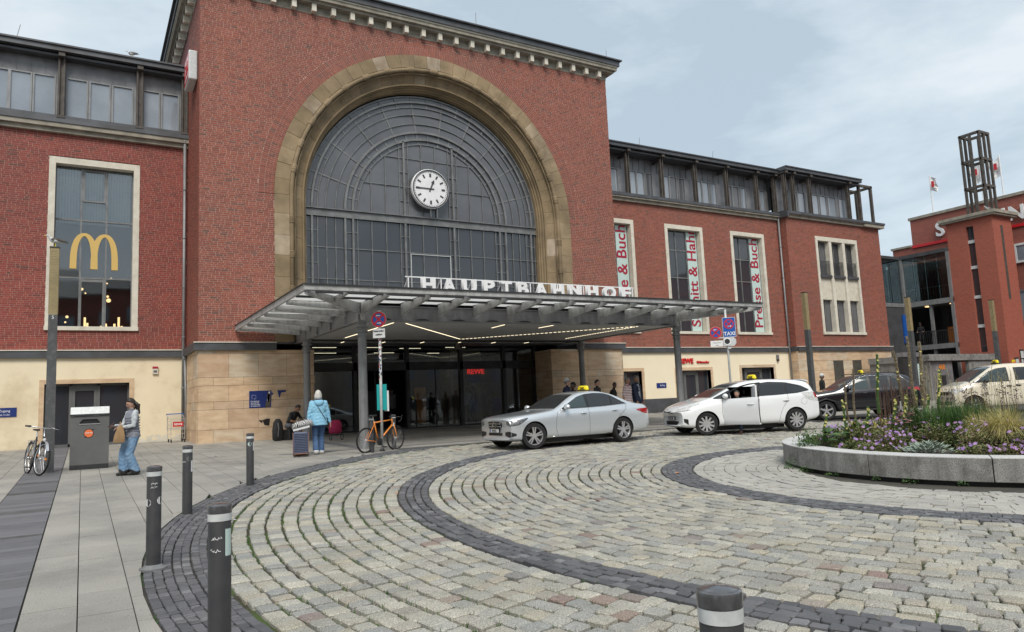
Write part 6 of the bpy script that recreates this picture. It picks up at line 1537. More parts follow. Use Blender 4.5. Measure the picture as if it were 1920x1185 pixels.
c.line([(2.40, .98), (2.38, .60), (2.34, .26)]); c.line([(3.30, 1.02), (3.28, .85), (3.14, .68), (3.04, .5), (2.98, .26)], sides=(-1,)); c.line([(1.34, .93), (1.30, .6), (1.36, .27)]); c.line([(1.36, .24), (2.98, .24)])
c.line([(.25, .70), (.7, .83), (1.0, .93)], .003); c.line([(.18, .73), (.10, .66)], .003)
c.handle(3.22, .84, M['whitecar']); c.mirror(1.36, 1.0, M['whitecar'])
b = MB(); pts = []
for k in range(20):
    h = c.hit((3.78+.09*math.cos(R(18*k)), -2.5, .80+.09*math.sin(R(18*k))), (0, 1, 0)); pts.append(h[0])
b.tube(pts, .003, 4, closed=True); b.build('fuel_flap', M['seam'], c.t)
for s_ in (-1, 1):
    c.corner('headlight', M['lampclear'], 1.0, .25, 14, 58, [(14, .70), (35, .79), (58, .87)], [(14, .66), (30, .67), (45, .71), (58, .80)], s_, off=.006, chrome=(M['seam'], .003, 1))
    c.corner('fog_light', M['black'], .9, .25, 34, 42, [(34, .47), (42, .45)], [(34, .38), (42, .30)], s_, n=4)
    c.corner('tail_light', M['lampclear'], 3.5, .2, 112, 150, [(112, 1.04), (150, 1.05)], [(112, 1.0), (125, .84), (150, .76)], s_, off=.006)
    c.corner('tail_light', M['taillamp'], 3.5, .2, 138, 158, [(138, 1.02), (158, 1.05)], [(138, .90), (158, .86)], s_, off=.010)
c.front('grille', M['black'], (-.25, .25), [(0, .655), (.25, .68)], [(0, .60), (.12, .615), (.25, .66)], n=14); c.front('air_intake', M['black'], (-.44, .44), [(0, .40), (.44, .40)], [(0, .30), (.35, .29), (.44, .36)], n=14)
b = MB(); h = c.hit((-2, 0, .70), (1, 0, 0))[0].x-.012; b.tube([(h, .05*math.cos(R(20*k)), .70+.036*math.sin(R(20*k))) for k in range(18)], .006, 5, closed=True); b.tube([(h, .018*math.cos(R(30*k)), .70+.034*math.sin(R(30*k))) for k in range(12)], .005, 5, closed=True); b.build('badge', M['chrome'], c.t)
c.plate('KI·TX 209', .475); b = MB(); b.add([(3.95, -.45, 1.40), (4.18, -.42, 1.335), (4.18, .42, 1.335), (3.95, .45, 1.40), (3.95, -.45, 1.42), (4.19, -.42, 1.375), (4.19, .42, 1.375), (3.95, .45, 1.42)], [(0,3,2,1),(4,5,6,7),(0,1,5,4),(1,2,6,5),(2,3,7,6),(3,0,4,7)]); b.build('roof_spoiler', M['whitecar'], c.t)
taxi_sign(c, 2.62, -.12, 1.47, 12, .34); b = MB(); b.ell((2.80, -.26, 1.47), (.05, .05, .05)); b.bar((2.80, -.26, 1.46), (2.80, -.26, 1.52), .03); b.build('aerial', M['black'], c.t)
b = MB(); b.box(1.2, 3.3, -.5, .5, .10, .20); b.build('underbody', M['black'], c.t)
# the ajar door: outer skin taken off the body surface and swung about its hinge
def door_skin(car, x0, x1, zlo, zhi, ang, win):
    d = thing_part('front_door', car.t, (x0, -EST['w0']*.98, 0), (0, 0, ang)); o_ = Vector(d.location)
    def P(x, z, off=0):
        h = car.bvh.ray_cast(Vector((x, -2.5, z)), Vector((0, 1, 0))); p = h[0]; return Vector((p.x, p.y-off, p.z))-o_
    b = MB(); n, m = 18, 12
    for off in (.006, -.07):
        vs = [P(x0+(x1-x0)*i/n, zlo+(zhi(x0+(x1-x0)*i/n)-zlo)*j/m, off) for i in range(n+1) for j in range(m+1)]
        b.add(vs, [(i*(m+1)+j, (i+1)*(m+1)+j, (i+1)*(m+1)+j+1, i*(m+1)+j+1) for i in range(n) for j in range(m)])
    N = (n+1)*(m+1); ed = [(i*(m+1)) for i in range(n+1)]+[n*(m+1)+j for j in range(1, m+1)]+[i*(m+1)+m for i in range(n-1, -1, -1)]+[j for j in range(m-1, 0, -1)]
    for k in range(len(ed)): a, c_ = ed[k], ed[(k+1) % len(ed)]; b.f.append((a, c_, c_+N, a+N)); b.m.append(0); b.t.append(0)
    b.build('door_skin', M['whitecar'], d, auto=40, fix=True)
    b = MB(); top = [(x0+.0, zhi(x0)), (1.45, 1.12), (1.6, 1.20), (1.8, 1.275), (2.05, 1.325), (x1-.02, 1.35), (x1, zhi(x1))]
    b.tube([P(x, z, -.012) for x, z in top], .018, 8); b.build('window_frame', M['black'], d, smooth=True)
    b = MB(); b.tube([P(x1-.01, z, -.03) for z in (.97, 1.1, 1.2, 1.33)], .022, 8); b.tube([P(x1+.002, z, -.05) for z in (.3, .5, .7, .93)], .016, 8, mi=0); b.build('door_edge', [M['black'], M['steel']], d, smooth=True)
    t = MB(); x, z = 2.18, .80; p = P(x, z, 0); t.tube([(p.x-.09, p.y-.004, z), (p.x-.06, p.y-.03, z), (p.x+.06, p.y-.03, z), (p.x+.09, p.y-.004, z)], .012, 8); t.build('door_handle', M['whitecar'], d, smooth=True)
    return d
door_skin(es, 1.34, 2.38, .26, lambda x: .945+(x-1.3)*.035, R(-58), None)
b = MB(); b.box(2.315, 2.365, -.825, -.60, .30, 1.30, 0); b.box(2.305, 2.315, -.76, -.70, .60, .72, 1); b.build('door_jamb', [M['whitecar'], M['black']], es.t)
b = MB(); b.box(1.45, 2.3, -.72, .3, .20, .36); b.box(2.05, 2.35, -.55, -.1, .36, 1.0); b.box(1.6, 2.1, -.55, -.1, .36, .50); b.ell((2.2, -.33, 1.12), (.06, .12, .10)); b.build('seat', M['black'], es.t)
b = MB(); b.tube([(1.62+.06*math.cos(R(20*k)), -.36+.16*math.sin(R(20*k)), .86+.14*math.cos(R(20*k))) for k in range(18)], .014, 6, closed=True); b.build('steering_wheel', M['steelD'], es.t, smooth=True)

# ---- black sport utility
SUV = dict(L=4.25, w0=.87, r=.335, wheels=(.82, 3.35), spokes=5, gap=.055,
    sill=[(0, .33), (.1, .28), (.5, .27), (3.6, .27), (4.25, .36)],
    belt=[(0, .72), (.1, .80), (.5, .90), (1.0, .955), (1.5, .99), (2.5, 1.02), (3.5, 1.06), (4.25, 1.0)],
    top=[(0, .78), (.04, .87), (.2, .93), (.6, .99), (1.1, 1.05), (1.35, 1.13), (1.7, 1.36), (2.0, 1.52), (2.3, 1.58), (2.8, 1.60), (3.4, 1.565), (3.75, 1.50), (3.95, 1.33), (4.12, 1.10), (4.2, 1.0), (4.25, .85)],
    w=[(0, .74), (.12, .81), (.35, .85), (.8, .87), (3.5, .87), (4.1, .84), (4.25, .78)], tumble=.36, bowf=.24, bowr=.14)
sv = Car('taxi_car', 'black sport utility taxi parked behind the white estate', SUV, (22.6, 18.2, gz(0, 17.0)), R(-35), M['blackcar']); c = sv
def std_windows(c, xa, xb, xc, xd, bl, tp, gA, gB):
    c.side('window_trim', M['black'], [(xa, bl(xa)+.03)]+[(x, tp(x)+.02) for x in (xa+.35, xa+.7, xb, xc, (xc+xd)/2)]+[(xd, bl(xd)+.05)], [(xa-.02, bl(xa)), (xb, bl(xb)), (xd+.02, bl(xd))], 26, 8, .003, chrome=(M['chrome'], .007))
    c.side('side_window', gA, [(xa+.16, bl(xa)+.09), (xa+.4, tp(xa+.4)), (xb-.05, tp(xb))], [(xa+.12, bl(xa)+.025), (xb-.05, bl(xb)+.02)], 12, 7, .007); c.side('side_window', gB, [(xb+.04, tp(xb)), (xc-.05, tp(xc))], [(xb+.04, bl(xb)+.02), (xc-.05, bl(xc)+.02)], 10, 7, .007)
    c.side('side_window', gB, [(xc+.02, tp(xc)-.01), (xd-.12, bl(xd)+.10)], [(xc+.02, bl(xc)+.02), (xd-.12, bl(xd)+.03)], 8, 5, .007)
def tpS(x): return smooth(SUV['top'], x)-.10
std_windows(c, 1.45, 2.38, 3.1, 3.85, lambda x: 1.02+(x-1.4)*.022, tpS, M['carglass2'], M['carglass'])
c.top('windscreen', M['carglass2'], 1.32, 2.0, .70, .56, 12, 14, .004); c.line([(1.42, .98), (1.36, .6), (1.4, .32)]); c.line([(2.38, 1.03), (2.38, .6), (2.38, .32)]); c.line([(3.5, 1.05), (3.3, .85), (3.0, .6), (2.98, .32)])
c.line([(.38, .30), (.45, .62), (.82, .75), (1.19, .62), (1.28, .30)], .03, 'black', name='arch_trim'); c.line([(2.92, .30), (3.0, .62), (3.35, .75), (3.72, .62), (3.8, .30)], .03, 'black', name='arch_trim'); c.line([(1.3, .32), (2.9, .32)], .03, 'black', name='sill_trim')
c.handle(2.2, .90, M['blackcar']); c.handle(3.2, .93, M['blackcar']); c.mirror(1.58, 1.05, M['blackcar']); c.line([(1.9, 1.60), (3.5, 1.60)], .015, 'black', name='roof_rail') if False else None
for s_ in (-1, 1):
    c.corner('headlight', M['headlamp'], .9, .28, 12, 58, [(12, .82), (58, .92)], [(12, .76), (40, .78), (58, .88)], s_, off=.006); c.corner('tail_light', M['taillamp'], 3.4, .25, 115, 165, [(115, 1.04), (165, 1.05)], [(115, 1.0), (140, .92), (165, .92)], s_, off=.006)
    b = MB(); b.tube([(1.9, s_*.50, 1.56), (2.0, s_*.52, 1.60), (3.3, s_*.52, 1.60), (3.5, s_*.50, 1.55)], .016, 6); b.build('roof_rail', M['black'], c.t, smooth=True)
c.front('grille', M['black'], (-.4, .4), [(0, .82), (.4, .82)], [(0, .62), (.4, .66)], n=12, chrome=(M['chrome'], .008, 1)); c.front('air_intake', M['black'], (-.5, .5), [(0, .50), (.5, .50)], [(0, .38), (.5, .40)]); c.plate('KI·TX 88', .56)
taxi_sign(c, 2.45, .1, 1.60, 0, .38)

# ---- cream van
VAN = dict(L=4.9, w0=.91, r=.325, wheels=(.82, 3.85), spokes=6, gap=.05, cat='van',
    sill=[(0, .28), (.1, .24), (.5, .23), (4.5, .25), (4.9, .32)],
    belt=[(0, .74), (.1, .82), (.4, .95), (.8, 1.04), (1.3, 1.09), (4.5, 1.12), (4.9, 1.05)],
    top=[(0, .80), (.05, .92), (.25, 1.03), (.55, 1.11), (.80, 1.19), (1.15, 1.42), (1.5, 1.66), (1.8, 1.78), (2.2, 1.81), (4.4, 1.79), (4.7, 1.74), (4.8, 1.5), (4.87, 1.2), (4.9, 1.0)],
    w=[(0, .76), (.12, .84), (.35, .89), (.8, .91), (4.6, .905), (4.9, .85)], tumble=.24, bowf=.28, bowr=.08)
vn = Car('taxi_van', 'cream coloured people carrier taxi on the right behind the flower bed', VAN, (28.0, 16.0, gz(0, 14.6)), R(-37), M['creamcar']); c = vn
def tpV(x): return smooth(VAN['top'], x)-.15
blV = lambda x: 1.13+(x-1)*.008
c.side('window_trim', M['black'], [(.85, 1.16), (1.1, 1.29), (1.35, 1.46), (1.5, 1.55), (1.75, 1.63), (2.1, 1.66)], [(.83, 1.13), (2.1, blV(2.1))], 18, 8, .003); c.side('side_window', M['carglass2'], [(1.2, 1.33), (1.4, 1.46), (1.75, 1.60), (2.06, 1.63)], [(1.16, 1.16), (2.06, 1.16)], 12, 7, .007); c.side('side_window', M['carglass'], [(.92, 1.185), (1.14, 1.30)], [(.92, 1.15), (1.14, 1.155)], 5, 4, .007)
c.side('side_window', M['carglass'], [(2.32, 1.64), (3.3, 1.64)], [(2.32, 1.17), (3.3, 1.17)], 12, 7, .005); c.side('side_window', M['carglass'], [(3.5, 1.64), (4.55, 1.60)], [(3.5, 1.17), (4.6, 1.18)], 12, 7, .005)
c.top('windscreen', M['carglass2'], .80, 1.62, .72, .62, 14, 14, .004); c.line([(1.02, 1.12), (1.1, .9), (1.14, .5), (1.3, .26)]); c.line([(2.2, 1.68), (2.2, .8), (2.2, .28)]); c.line([(3.42, 1.68), (3.40, .8), (3.2, .28)]); c.line([(2.3, 1.02), (4.7, 1.04)], .006)
c.handle(2.05, .98, M['black']); c.handle(2.38, .98, M['black']); c.mirror(1.22, 1.14, M['black'])
for s_ in (-1, 1): c.corner('headlight', M['lampclear'], .9, .3, 14, 60, [(14, .86), (40, .95), (60, .98)], [(14, .74), (40, .78), (60, .92)], s_, off=.006)
c.front('grille', M['black'], (-.4, .4), [(0, .84), (.4, .84)], [(0, .70), (.4, .72)], n=12); c.front('air_intake', M['black'], (-.55, .55), [(0, .48), (.55, .48)], [(0, .34), (.55, .34)]); c.plate('KI·TX 41', .57)
taxi_sign(c, 2.1, -.05, 1.82, 0, .38)
# ================================================================ PEOPLE
import numpy as np
def cloth(name, col, col2=None, **k): 
    return mat(name, col, col2 or tuple(c*.7 for c in col), rough=k.pop('rough', .85), nscale=k.pop('nscale', 12), bump=.004, bscale=22, **k)
SKIN = {'l': mat('light skin', (.50, .30, .22), (.44, .25, .18), rough=.55), 'm': mat('tan skin', (.38, .21, .14), (.32, .17, .11), rough=.55), 'd': mat('brown skin', (.14, .07, .045), rough=.5)}
M['eye'] = mat('eye', (.02, .015, .012), rough=.2); M['lips'] = mat('lips', (.30, .11, .09), rough=.5); M['denim'] = cloth('blue denim', (.10, .20, .34), (.20, .31, .45), nscale=5); M['denimD'] = cloth('dark blue denim', (.035, .085, .19), (.07, .13, .25), nscale=5)
M['jblue'] = cloth('light blue hoodie', (.25, .50, .66), (.20, .43, .60)); M['gilet'] = cloth('grey padded gilet', (.22, .23, .27), (.17, .18, .22)); M['palegrey'] = cloth('pale grey jersey', (.52, .55, .58)); M['blackc'] = cloth('black cloth', (.016, .016, .018), (.03, .03, .03)); M['navyc'] = cloth('navy cloth', (.012, .018, .045), (.02, .03, .06)); M['whitec'] = cloth('white cloth', (.60, .61, .62), (.5, .51, .52))
M['greyc'] = cloth('grey cloth', (.20, .20, .22)); M['teal_s'] = cloth('grey green shirt', (.16, .24, .24), (.11, .17, .18)); M['lilac'] = cloth('lilac cloth', (.35, .36, .55)); M['hairD'] = mat('dark hair', (.018, .013, .010), (.035, .025, .02), rough=.45, nscale=60, stretch=(6, 6, 1)); M['hairW'] = mat('white hair', (.62, .60, .56), (.45, .43, .40), rough=.5, nscale=60, stretch=(6, 6, 1)); M['hairG'] = mat('grey hair', (.22, .20, .18), (.12, .11, .1), rough=.5, nscale=60)
M['leather'] = mat('brown leather', (.16, .06, .035), rough=.5); M['shoeW'] = mat('white shoe', (.68, .68, .67), rough=.5); M['shoeB'] = mat('black shoe', (.02, .02, .02), rough=.5)
def striped(name, a, b_, sc):
    m = bpy.data.materials.new(name); m.use_nodes = True; N = m.node_tree.nodes; L = m.node_tree.links; g = N.new('ShaderNodeNewGeometry'); s = N.new('ShaderNodeSeparateXYZ'); L.new(g.outputs['Position'], s.inputs[0])
    q = N.new('ShaderNodeMath'); q.operation = 'MULTIPLY'; q.inputs[1].default_value = sc; L.new(s.outputs[2], q.inputs[0]); f = N.new('ShaderNodeMath'); f.operation = 'FRACT'; L.new(q.outputs[0], f.inputs[0]); c = N.new('ShaderNodeMath'); c.operation = 'GREATER_THAN'; c.inputs[1].default_value = .66; L.new(f.outputs[0], c.inputs[0])
    x = N.new('ShaderNodeMix'); x.data_type = 'RGBA'; x.inputs['A'].default_value = (*a, 1); x.inputs['B'].default_value = (*b_, 1); L.new(c.outputs[0], x.inputs['Factor']); L.new(x.outputs['Result'], N['Principled BSDF'].inputs['Base Color']); N['Principled BSDF'].inputs['Roughness'].default_value = .85; return m
M['stripe'] = striped('striped shirt', (.62, .56, .55), (.20, .03, .05), 17)

def ik(a, c, l1, l2, pole):
    a, c = Vector(a), Vector(c); d = c-a; L_ = min(d.length, (l1+l2)*.999); dn = d.normalized(); c = a+dn*L_
    k = (l1*l1-l2*l2+L_*L_)/(2*L_); h = math.sqrt(max(l1*l1-k*k, 0)); p = Vector(pole); p = (p-dn*p.dot(dn)).normalized()
    return a+dn*k+p*h, c
def capsule(b, p, q, r0, r1, n=12):
    p, q = Vector(p), Vector(q); d = (q-p); L_ = d.length; d.normalize(); x = d.orthogonal().normalized(); y = d.cross(x); rings = []
    for t, k in ((-1, .05), (-.8, .6), (-.4, .92), (0, 1)): rings.append((p+d*r0*t, r0*k))
    for t in (.33, .66): rings.append((p.lerp(q, t), r0+(r1-r0)*t))
    for t, k in ((0, 1), (.4, .92), (.8, .6), (1, .05)): rings.append((q+d*r1*t, r1*k))
    b.loft([[c+x*math.cos(2*math.pi*i/n)*r_+y*math.sin(2*math.pi*i/n)*r_ for i in range(n)] for c, r_ in rings])
def elring(c, rx, ry, n=20, tilt=0.0, dx=Vector((1, 0, 0)), dy=Vector((0, 1, 0))): return [Vector(c)+dx*rx*math.cos(2*math.pi*i/n)+dy*ry*math.sin(2*math.pi*i/n) for i in range(n)]

def hand(b, wrist, d, pn, side, curl=.5, mi=0):
    """five separate fingers: d = direction of the palm, pn = palm normal (the side the fingers curl to)"""
    w = Vector(wrist); d = Vector(d).normalized(); pn = Vector(pn); pn = (pn-d*pn.dot(d)).normalized(); s_ = d.cross(pn)*side
    rings = []
    for t, a, c in ((-.01, .022, .016), (.02, .032, .015), (.06, .040, .014), (.085, .040, .012), (.092, .036, .009)): rings.append([w+d*t+s_*a*math.cos(2*math.pi*i/10)+pn*c*math.sin(2*math.pi*i/10) for i in range(10)])
    b.loft(rings, mi)
    for k, (o, L_, r_) in enumerate(((-.029, .068, .0085), (-.010, .076, .009), (.010, .070, .0088), (.029, .054, .0075))):
        p = w+d*.085+s_*o; dd = d.copy(); pts = [p]; 
        for j, f in enumerate((.45, .32, .23)):
            dd = (dd+pn*curl*(.55+.25*j)).normalized(); p = p+dd*L_*f; pts.append(p)
        b.tube(pts, [r_, r_*.97, r_*.88, r_*.7], 6, mi)
    p = w+d*.025-s_*.026; pts = [p]; dd = (d*.75-s_*.75+pn*.25).normalized()
    for f in (.032, .026): p = p+dd*f; pts.append(p); dd = (dd+d*.35+pn*curl*.6).normalized()
    b.tube([pts[0]]+pts[1:]+[p+dd*.018], [.011, .010, .009, .007], 6, mi)

def head_mesh(b, c, yaw, pitch, roll=0, ms=0, female=False, beard=False):
    """c: centre of the head; the face looks along -Y before turning"""
    Rm = Matrix.Rotation(yaw, 3, 'Z') @ Matrix.Rotation(pitch, 3, 'X') @ Matrix.Rotation(roll, 3, 'Y'); c = Vector(c); n, m = 24, 18; vs = []; fs = []
    for i in range(m+1):
        ph = math.pi*i/m
        for k in range(n):
            t = 2*math.pi*k/n; x = math.sin(ph)*math.sin(t); y = -math.sin(ph)*math.cos(t); z = -math.cos(ph)
            X, Y, Z = x*.074, y*.092, z*.115
            if z < 0: X *= 1-.30*(-z)**1.6; Y = Y*(1-.10*(-z)) + (-.012*(-z) if y < 0 else .028*(-z))
            if y > 0: Y *= 1.04
            fr = max(0.0, -y)
            Y -= fr*(.024*math.exp(-((X/.012)**2))*math.exp(-(((Z+.018)/.020)**2)) + .010*math.exp(-((X/.009)**2))*math.exp(-(((Z-.008)/.025)**2)))
            Y += fr*.011*math.exp(-(((abs(X)-.030)/.014)**2))*math.exp(-(((Z-.012)/.012)**2)); Y -= fr*.005*math.exp(-((X/.045)**2))*math.exp(-(((Z-.034)/.010)**2))
            Y -= fr*.006*math.exp(-((X/.022)**2))*math.exp(-(((Z+.062)/.009)**2)); Y -= fr*.008*math.exp(-((X/.018)**2))*math.exp(-(((Z+.098)/.012)**2))
            vs.append(c+Rm @ Vector((X, Y, Z)))
    for i in range(m):
        for k in range(n): k2 = (k+1) % n; fs.append((i*n+k, i*n+k2, (i+1)*n+k2, (i+1)*n+k))
    b.add(vs, fs, ms)
    for s_ in (-1, 1):
        b.ell(c+Rm @ Vector((s_*.030, -.077, .012)), (.012, .007, .006), 5, n=8, m=6, rot=Rm); b.ell(c+Rm @ Vector((s_*.030, -.083, .031)), (.017, .006, .0035), 6, n=8, m=5, rot=Rm)
        b.ell(c+Rm @ Vector((s_*.074, .006, -.002)), (.010, .020, .031), ms, n=8, m=6, rot=Rm)
    b.ell(c+Rm @ Vector((0, -.087, -.062)), (.023, .007, .0065), 7, n=8, m=6, rot=Rm)
    return Rm
def hair_cap(b, c, Rm, mi=0, vol=1.0, low=-.2, fringe=.055, back=0.0, n=20, m=12):
    """shell of hair: covers where the skull lies above a line that drops towards the back"""
    c = Vector(c); vs = []; fs = []; ok = {}
    for i in range(m+1):
        for k in range(n):
            ph = math.pi*i/m; t = 2*math.pi*k/n; x = math.sin(ph)*math.sin(t); y = -math.sin(ph)*math.cos(t); z = math.cos(ph)
            lim = fringe/.115 if y < -.35 else (fringe/.115+(low-fringe/.115)*min(1, (y+.35)/.55)); zz = max(z, lim-.0) if z < lim else z
            f = 1.07*vol+.03*math.sin(7*t+3*i); s_ = math.sqrt(max(0, 1-min(1, zz*zz)))/max(1e-4, math.sqrt(max(1e-8, 1-z*z))) if z < lim else 1
            X, Y, Z = x*.078*f*min(s_, 3 if z > -.98 else 0), y*.098*f*min(s_, 3 if z > -.98 else 0), zz*.120*(f if zz > 0 else 1)
            vs.append(c+Rm @ Vector((X, Y+.004, Z)))
    for i in range(m):
        for k in range(n): k2 = (k+1) % n; fs.append((i*n+k, i*n+k2, (i+1)*n+k2, (i+1)*n+k))
    b.add(vs, fs, mi)

def person(label, loc, rz, h=1.65, skin='l', top='navyc', legs='denimD', shoes='shoeB', sleeve=None, hair=('cap', 'hairD'), yaw=0, pitch=0, lean=0.0,
           hands=(((-.24, -.05, .80), None), ((.24, -.05, .80), None)), feet=((-.10, -.02), (.10, .03)), bulk=1.0, hem=.84, loose=1.0, seat=None, knees=None, vox=.013, group=None, female=False, short=False, twist=0, curl=.4, ftz=(0, 0), vis_feet=True):
    """standing (or seated: seat = height) figure, 1.75 m in its own units, facing -Y; hands are wrist targets"""
    t = thing('person', label, 'person', (loc[0], loc[1], gz(*loc[:2]) if len(loc) < 3 else loc[2]), rz, group); S_ = h/1.75; t.scale = (S_, S_, S_)
    hipz = .93 if seat is None else seat+.09; hips = Vector((0, 0, hipz)); up = Vector((0, -math.sin(lean), math.cos(lean)))
    if seat is None: hipz = .93-.02*abs(lean); hips = Vector((0, .10*math.sin(lean), hipz))
    ax = Vector((math.cos(twist), math.sin(twist), 0)); chest = hips+up*.38; sh = hips+up*.50; neck = hips+up*.57; hc = neck+up*.135+Vector((0, -.02-.05*math.sin(lean), 0))
    fwd = up.cross(ax); fwd = fwd if fwd.y < 0 else -fwd
    B = MB(); bones = []     # bones: p, q, r, material
    wf = .92 if female else 1.0
    prof = [(-.10, .155*loose**.5, .115), (-.02, .168, .125), (.10, .150*wf, .112), (.20, .150*wf, .115), (.32, .172, .125), (.42, .178, .118), (.49, .150, .095), (.53, .08, .07)]
    B.loft([elring(hips+up*z, rx*(bulk if z > 0 else 1), ry*(bulk if z > 0 else 1), dx=ax, dy=fwd) for z, rx, ry in prof]); bones += [(hips+up*.16, hips+up*.46, .15, 0), (hips-up*.02, hips+up*.05, .15, 1)]
    if hem < .93 and seat is None:
        k = .93-hem; B.loft([elring(hips+up*z, rx*bulk, ry*bulk, dx=ax, dy=fwd) for z, rx, ry in ((-k, .178, .145), (-k+.03, .182, .148), (.05, .172, .135), (.2, .155, .12))]); bones.append((hips-up*(k-.08), hips+up*.1, .20, 0))
    capsule(B, neck-up*.03, hc-up*.03, .052, .05); bones.append((neck+up*.005, hc, .052, 2))
    W = []
    for i, sd in enumerate((-1, 1)):
        s0 = sh+ax*sd*(.165*wf*bulk**.5)-up*.015; tgt, pole = hands[i]; tgt = Vector(tgt)
        e, wr = ik(s0, tgt, .29, .26, pole or (sd*.3, 1, -.2)); r_ = bulk
        capsule(B, s0, e, .060*r_, .046*r_); capsule(B, e, wr, .045*r_, .030*r_)
        bones.append((s0, e, .055, 3)); bones.append((e, wr-(wr-e).normalized()*.02, .04, 4 if short else 3)); W.append((e, wr, sd))
    L_ = []
    for i, sd in enumerate((-1, 1)):
        hp = hips+ax*sd*.09-up*.02*(seat is None); fx, fy = feet[i]; an = Vector((fx, fy, .085+ftz[i]))
        kn, an = ik(hp, an, .44, .42, (knees[i] if knees else (0, -1, .1))); capsule(B, hp, kn, .088*loose, .064*loose); capsule(B, kn, an, .062*loose, .056*loose*loose if loose > 1 else .042)
        bones += [(hp, kn, .08, 1), (kn, an+(kn-an)*.06, .055, 1)]; capsule(B, an+Vector((0, .03, -.03)), an+Vector((0, -.15, -.045)), .042, .036); bones.append((an+Vector((0, .02, -.045)), an+Vector((0, -.16, -.05)), .060, 8)); L_.append(an)
    o = B.build('body', [M['black']], t); m_ = o.modifiers.new('r', 'REMESH'); m_.mode = 'VOXEL'; m_.voxel_size = vox; m_.use_smooth_shade = True
    m2 = o.modifiers.new('s', 'SMOOTH'); m2.factor = .5; m2.iterations = 4; bake(o); me = o.data
    # folds in the clothes
    nv = len(me.vertices); co = np.empty(nv*3, 'f'); me.vertices.foreach_get('co', co); co = co.reshape(-1, 3); no = np.empty(nv*3, 'f'); me.vertices.foreach_get('normal', no); no = no.reshape(-1, 3)
    q = loc[0]*7.1; f_ = np.sin(co[:, 0]*31+q+3*np.sin(co[:, 2]*17))*np.sin(co[:, 2]*26+q+2*np.sin(co[:, 1]*23))*.005+np.sin(co[:, 2]*61+9*co[:, 0]+4*np.sin(co[:, 1]*30+q))*.003
    f_ = np.where(co[:, 2] > .12, f_, 0); co = co+no*f_[:, None]; co[:, 2] = np.maximum(co[:, 2], 0); me.vertices.foreach_set('co', co.ravel())
    me.materials.clear()
    ML = [M[top], M[legs], SKIN[skin], M[sleeve or top], SKIN[skin], M['eye'], M[hair[1]] if hair[1] in M else M['hairD'], M['lips'], M[shoes]]
    for q in ML: me.materials.append(q)
    npl = len(me.polygons); pc = np.empty(npl*3, 'f'); me.polygons.foreach_get('center', pc); pc = pc.reshape(-1, 3); best = np.full(npl, 9.0); idx = np.zeros(npl, 'i')
    for p, q_, r_, mi in bones:
        a_ = np.array(p); d_ = np.array(q_)-a_; l2 = float(d_ @ d_)+1e-9; tt = np.clip((pc-a_) @ d_/l2, 0, 1); dist = np.linalg.norm(pc-a_-tt[:, None]*d_, axis=1)-r_
        w_ = dist < best; best[w_] = dist[w_]; idx[w_] = mi
    if seat is None: idx[(idx == 1) & (pc[:, 2] > hem)] = 0; idx[(idx == 0) & (pc[:, 2] < hem)] = 1
    bpy.context.view_layer.update
    me.polygons.foreach_set('material_index', idx)
    # head and hands join the same mesh
    X = MB(); Rm = head_mesh(X, hc, yaw, pitch+lean*.4, 0, 2, female)
    for e, wr, sd in W:
        d = (wr-e).normalized(); pn = Vector((-sd, 0, 0)) if abs(d.z) > .6 else Vector((0, 0, 1 if curl > .8 else -1)); hand(X, wr+d*.005, d, pn, sd, curl, 2)
    bm = bmesh.new(); bm.from_mesh(me); hm = X.mesh(ML, 'x', True); bm.from_mesh(hm); bm.to_mesh(me); bm.free(); bpy.data.meshes.remove(hm)
    kind, hm_ = hair; Hb = MB()
    if kind in ('cap', 'bob', 'pony', 'short'):
        hair_cap(Hb, hc+Vector((0, 0, .004)), Rm, 0, 1.0 if kind in ('short', 'cap') else 1.1, low=-.15 if kind in ('short', 'cap') else -.5, fringe={'bob': .06, 'pony': .108}.get(kind, .07))
        if kind == 'bob':
            for k in range(46):
                a = R(-10)+R(200)*(k/45)+rnd.uniform(-.05, .05); p = hc+Rm @ Vector((.075*math.cos(a), .085*math.sin(a)+.0, .05)); q = p+Rm @ Vector((.012*math.cos(a), .014*math.sin(a), -.10)); w = q+Rm @ Vector((-.004*math.cos(a)+rnd.uniform(-.006, .006), -.004, -.065+rnd.uniform(-.015, .01))); Hb.tube([p, q, w], [.016, .021, .008], 6)
        if kind == 'pony':
            for k in range(30):
                a = rnd.uniform(0, 6.28); p = hc+Rm @ Vector((.05*math.cos(a), .075, .0+.05*math.sin(a))); q = p+Vector((rnd.uniform(-.05, .05), .045+rnd.uniform(0, .04), -.06)); w = q+Vector((rnd.uniform(-.05, .05), .02, -.12-rnd.uniform(0, .08))); Hb.tube([p, q, w], [.02, .026, .008], 6)
        Hb.build('hair', M[hm_], t, smooth=True)
    hat = {'whitecap': ('whitec', 1), 'blackcap': ('blackc', 1)}.get(kind)
    if hat:
        hair_cap(Hb, hc, Rm, 0, 1.0, low=-.3, fringe=.06); Hb.build('hair', M['hairG'], t, smooth=True)
        q = MB(); hair_cap(q, hc+Vector((0, 0, .012)), Rm, 0, 1.12, low=.25, fringe=.042); b_ = []
        for i in range(9): a = R(-60+15*i); b_.append((hc+Rm @ Vector((.07*math.sin(a), -.085*math.cos(a), .052)), hc+Rm @ Vector((.085*math.sin(a), -.085*math.cos(a)-.075*math.cos(a*.9), .036))))
        for i in range(8): q.add([b_[i][0], b_[i][1], b_[i+1][1], b_[i+1][0], b_[i][0]+Vector((0, 0, .008)), b_[i][1]+Vector((0, 0, .006)), b_[i+1][1]+Vector((0, 0, .006)), b_[i+1][0]+Vector((0, 0, .008))], [(0,3,2,1),(4,5,6,7),(0,1,5,4),(1,2,6,5),(2,3,7,6),(3,0,4,7)])
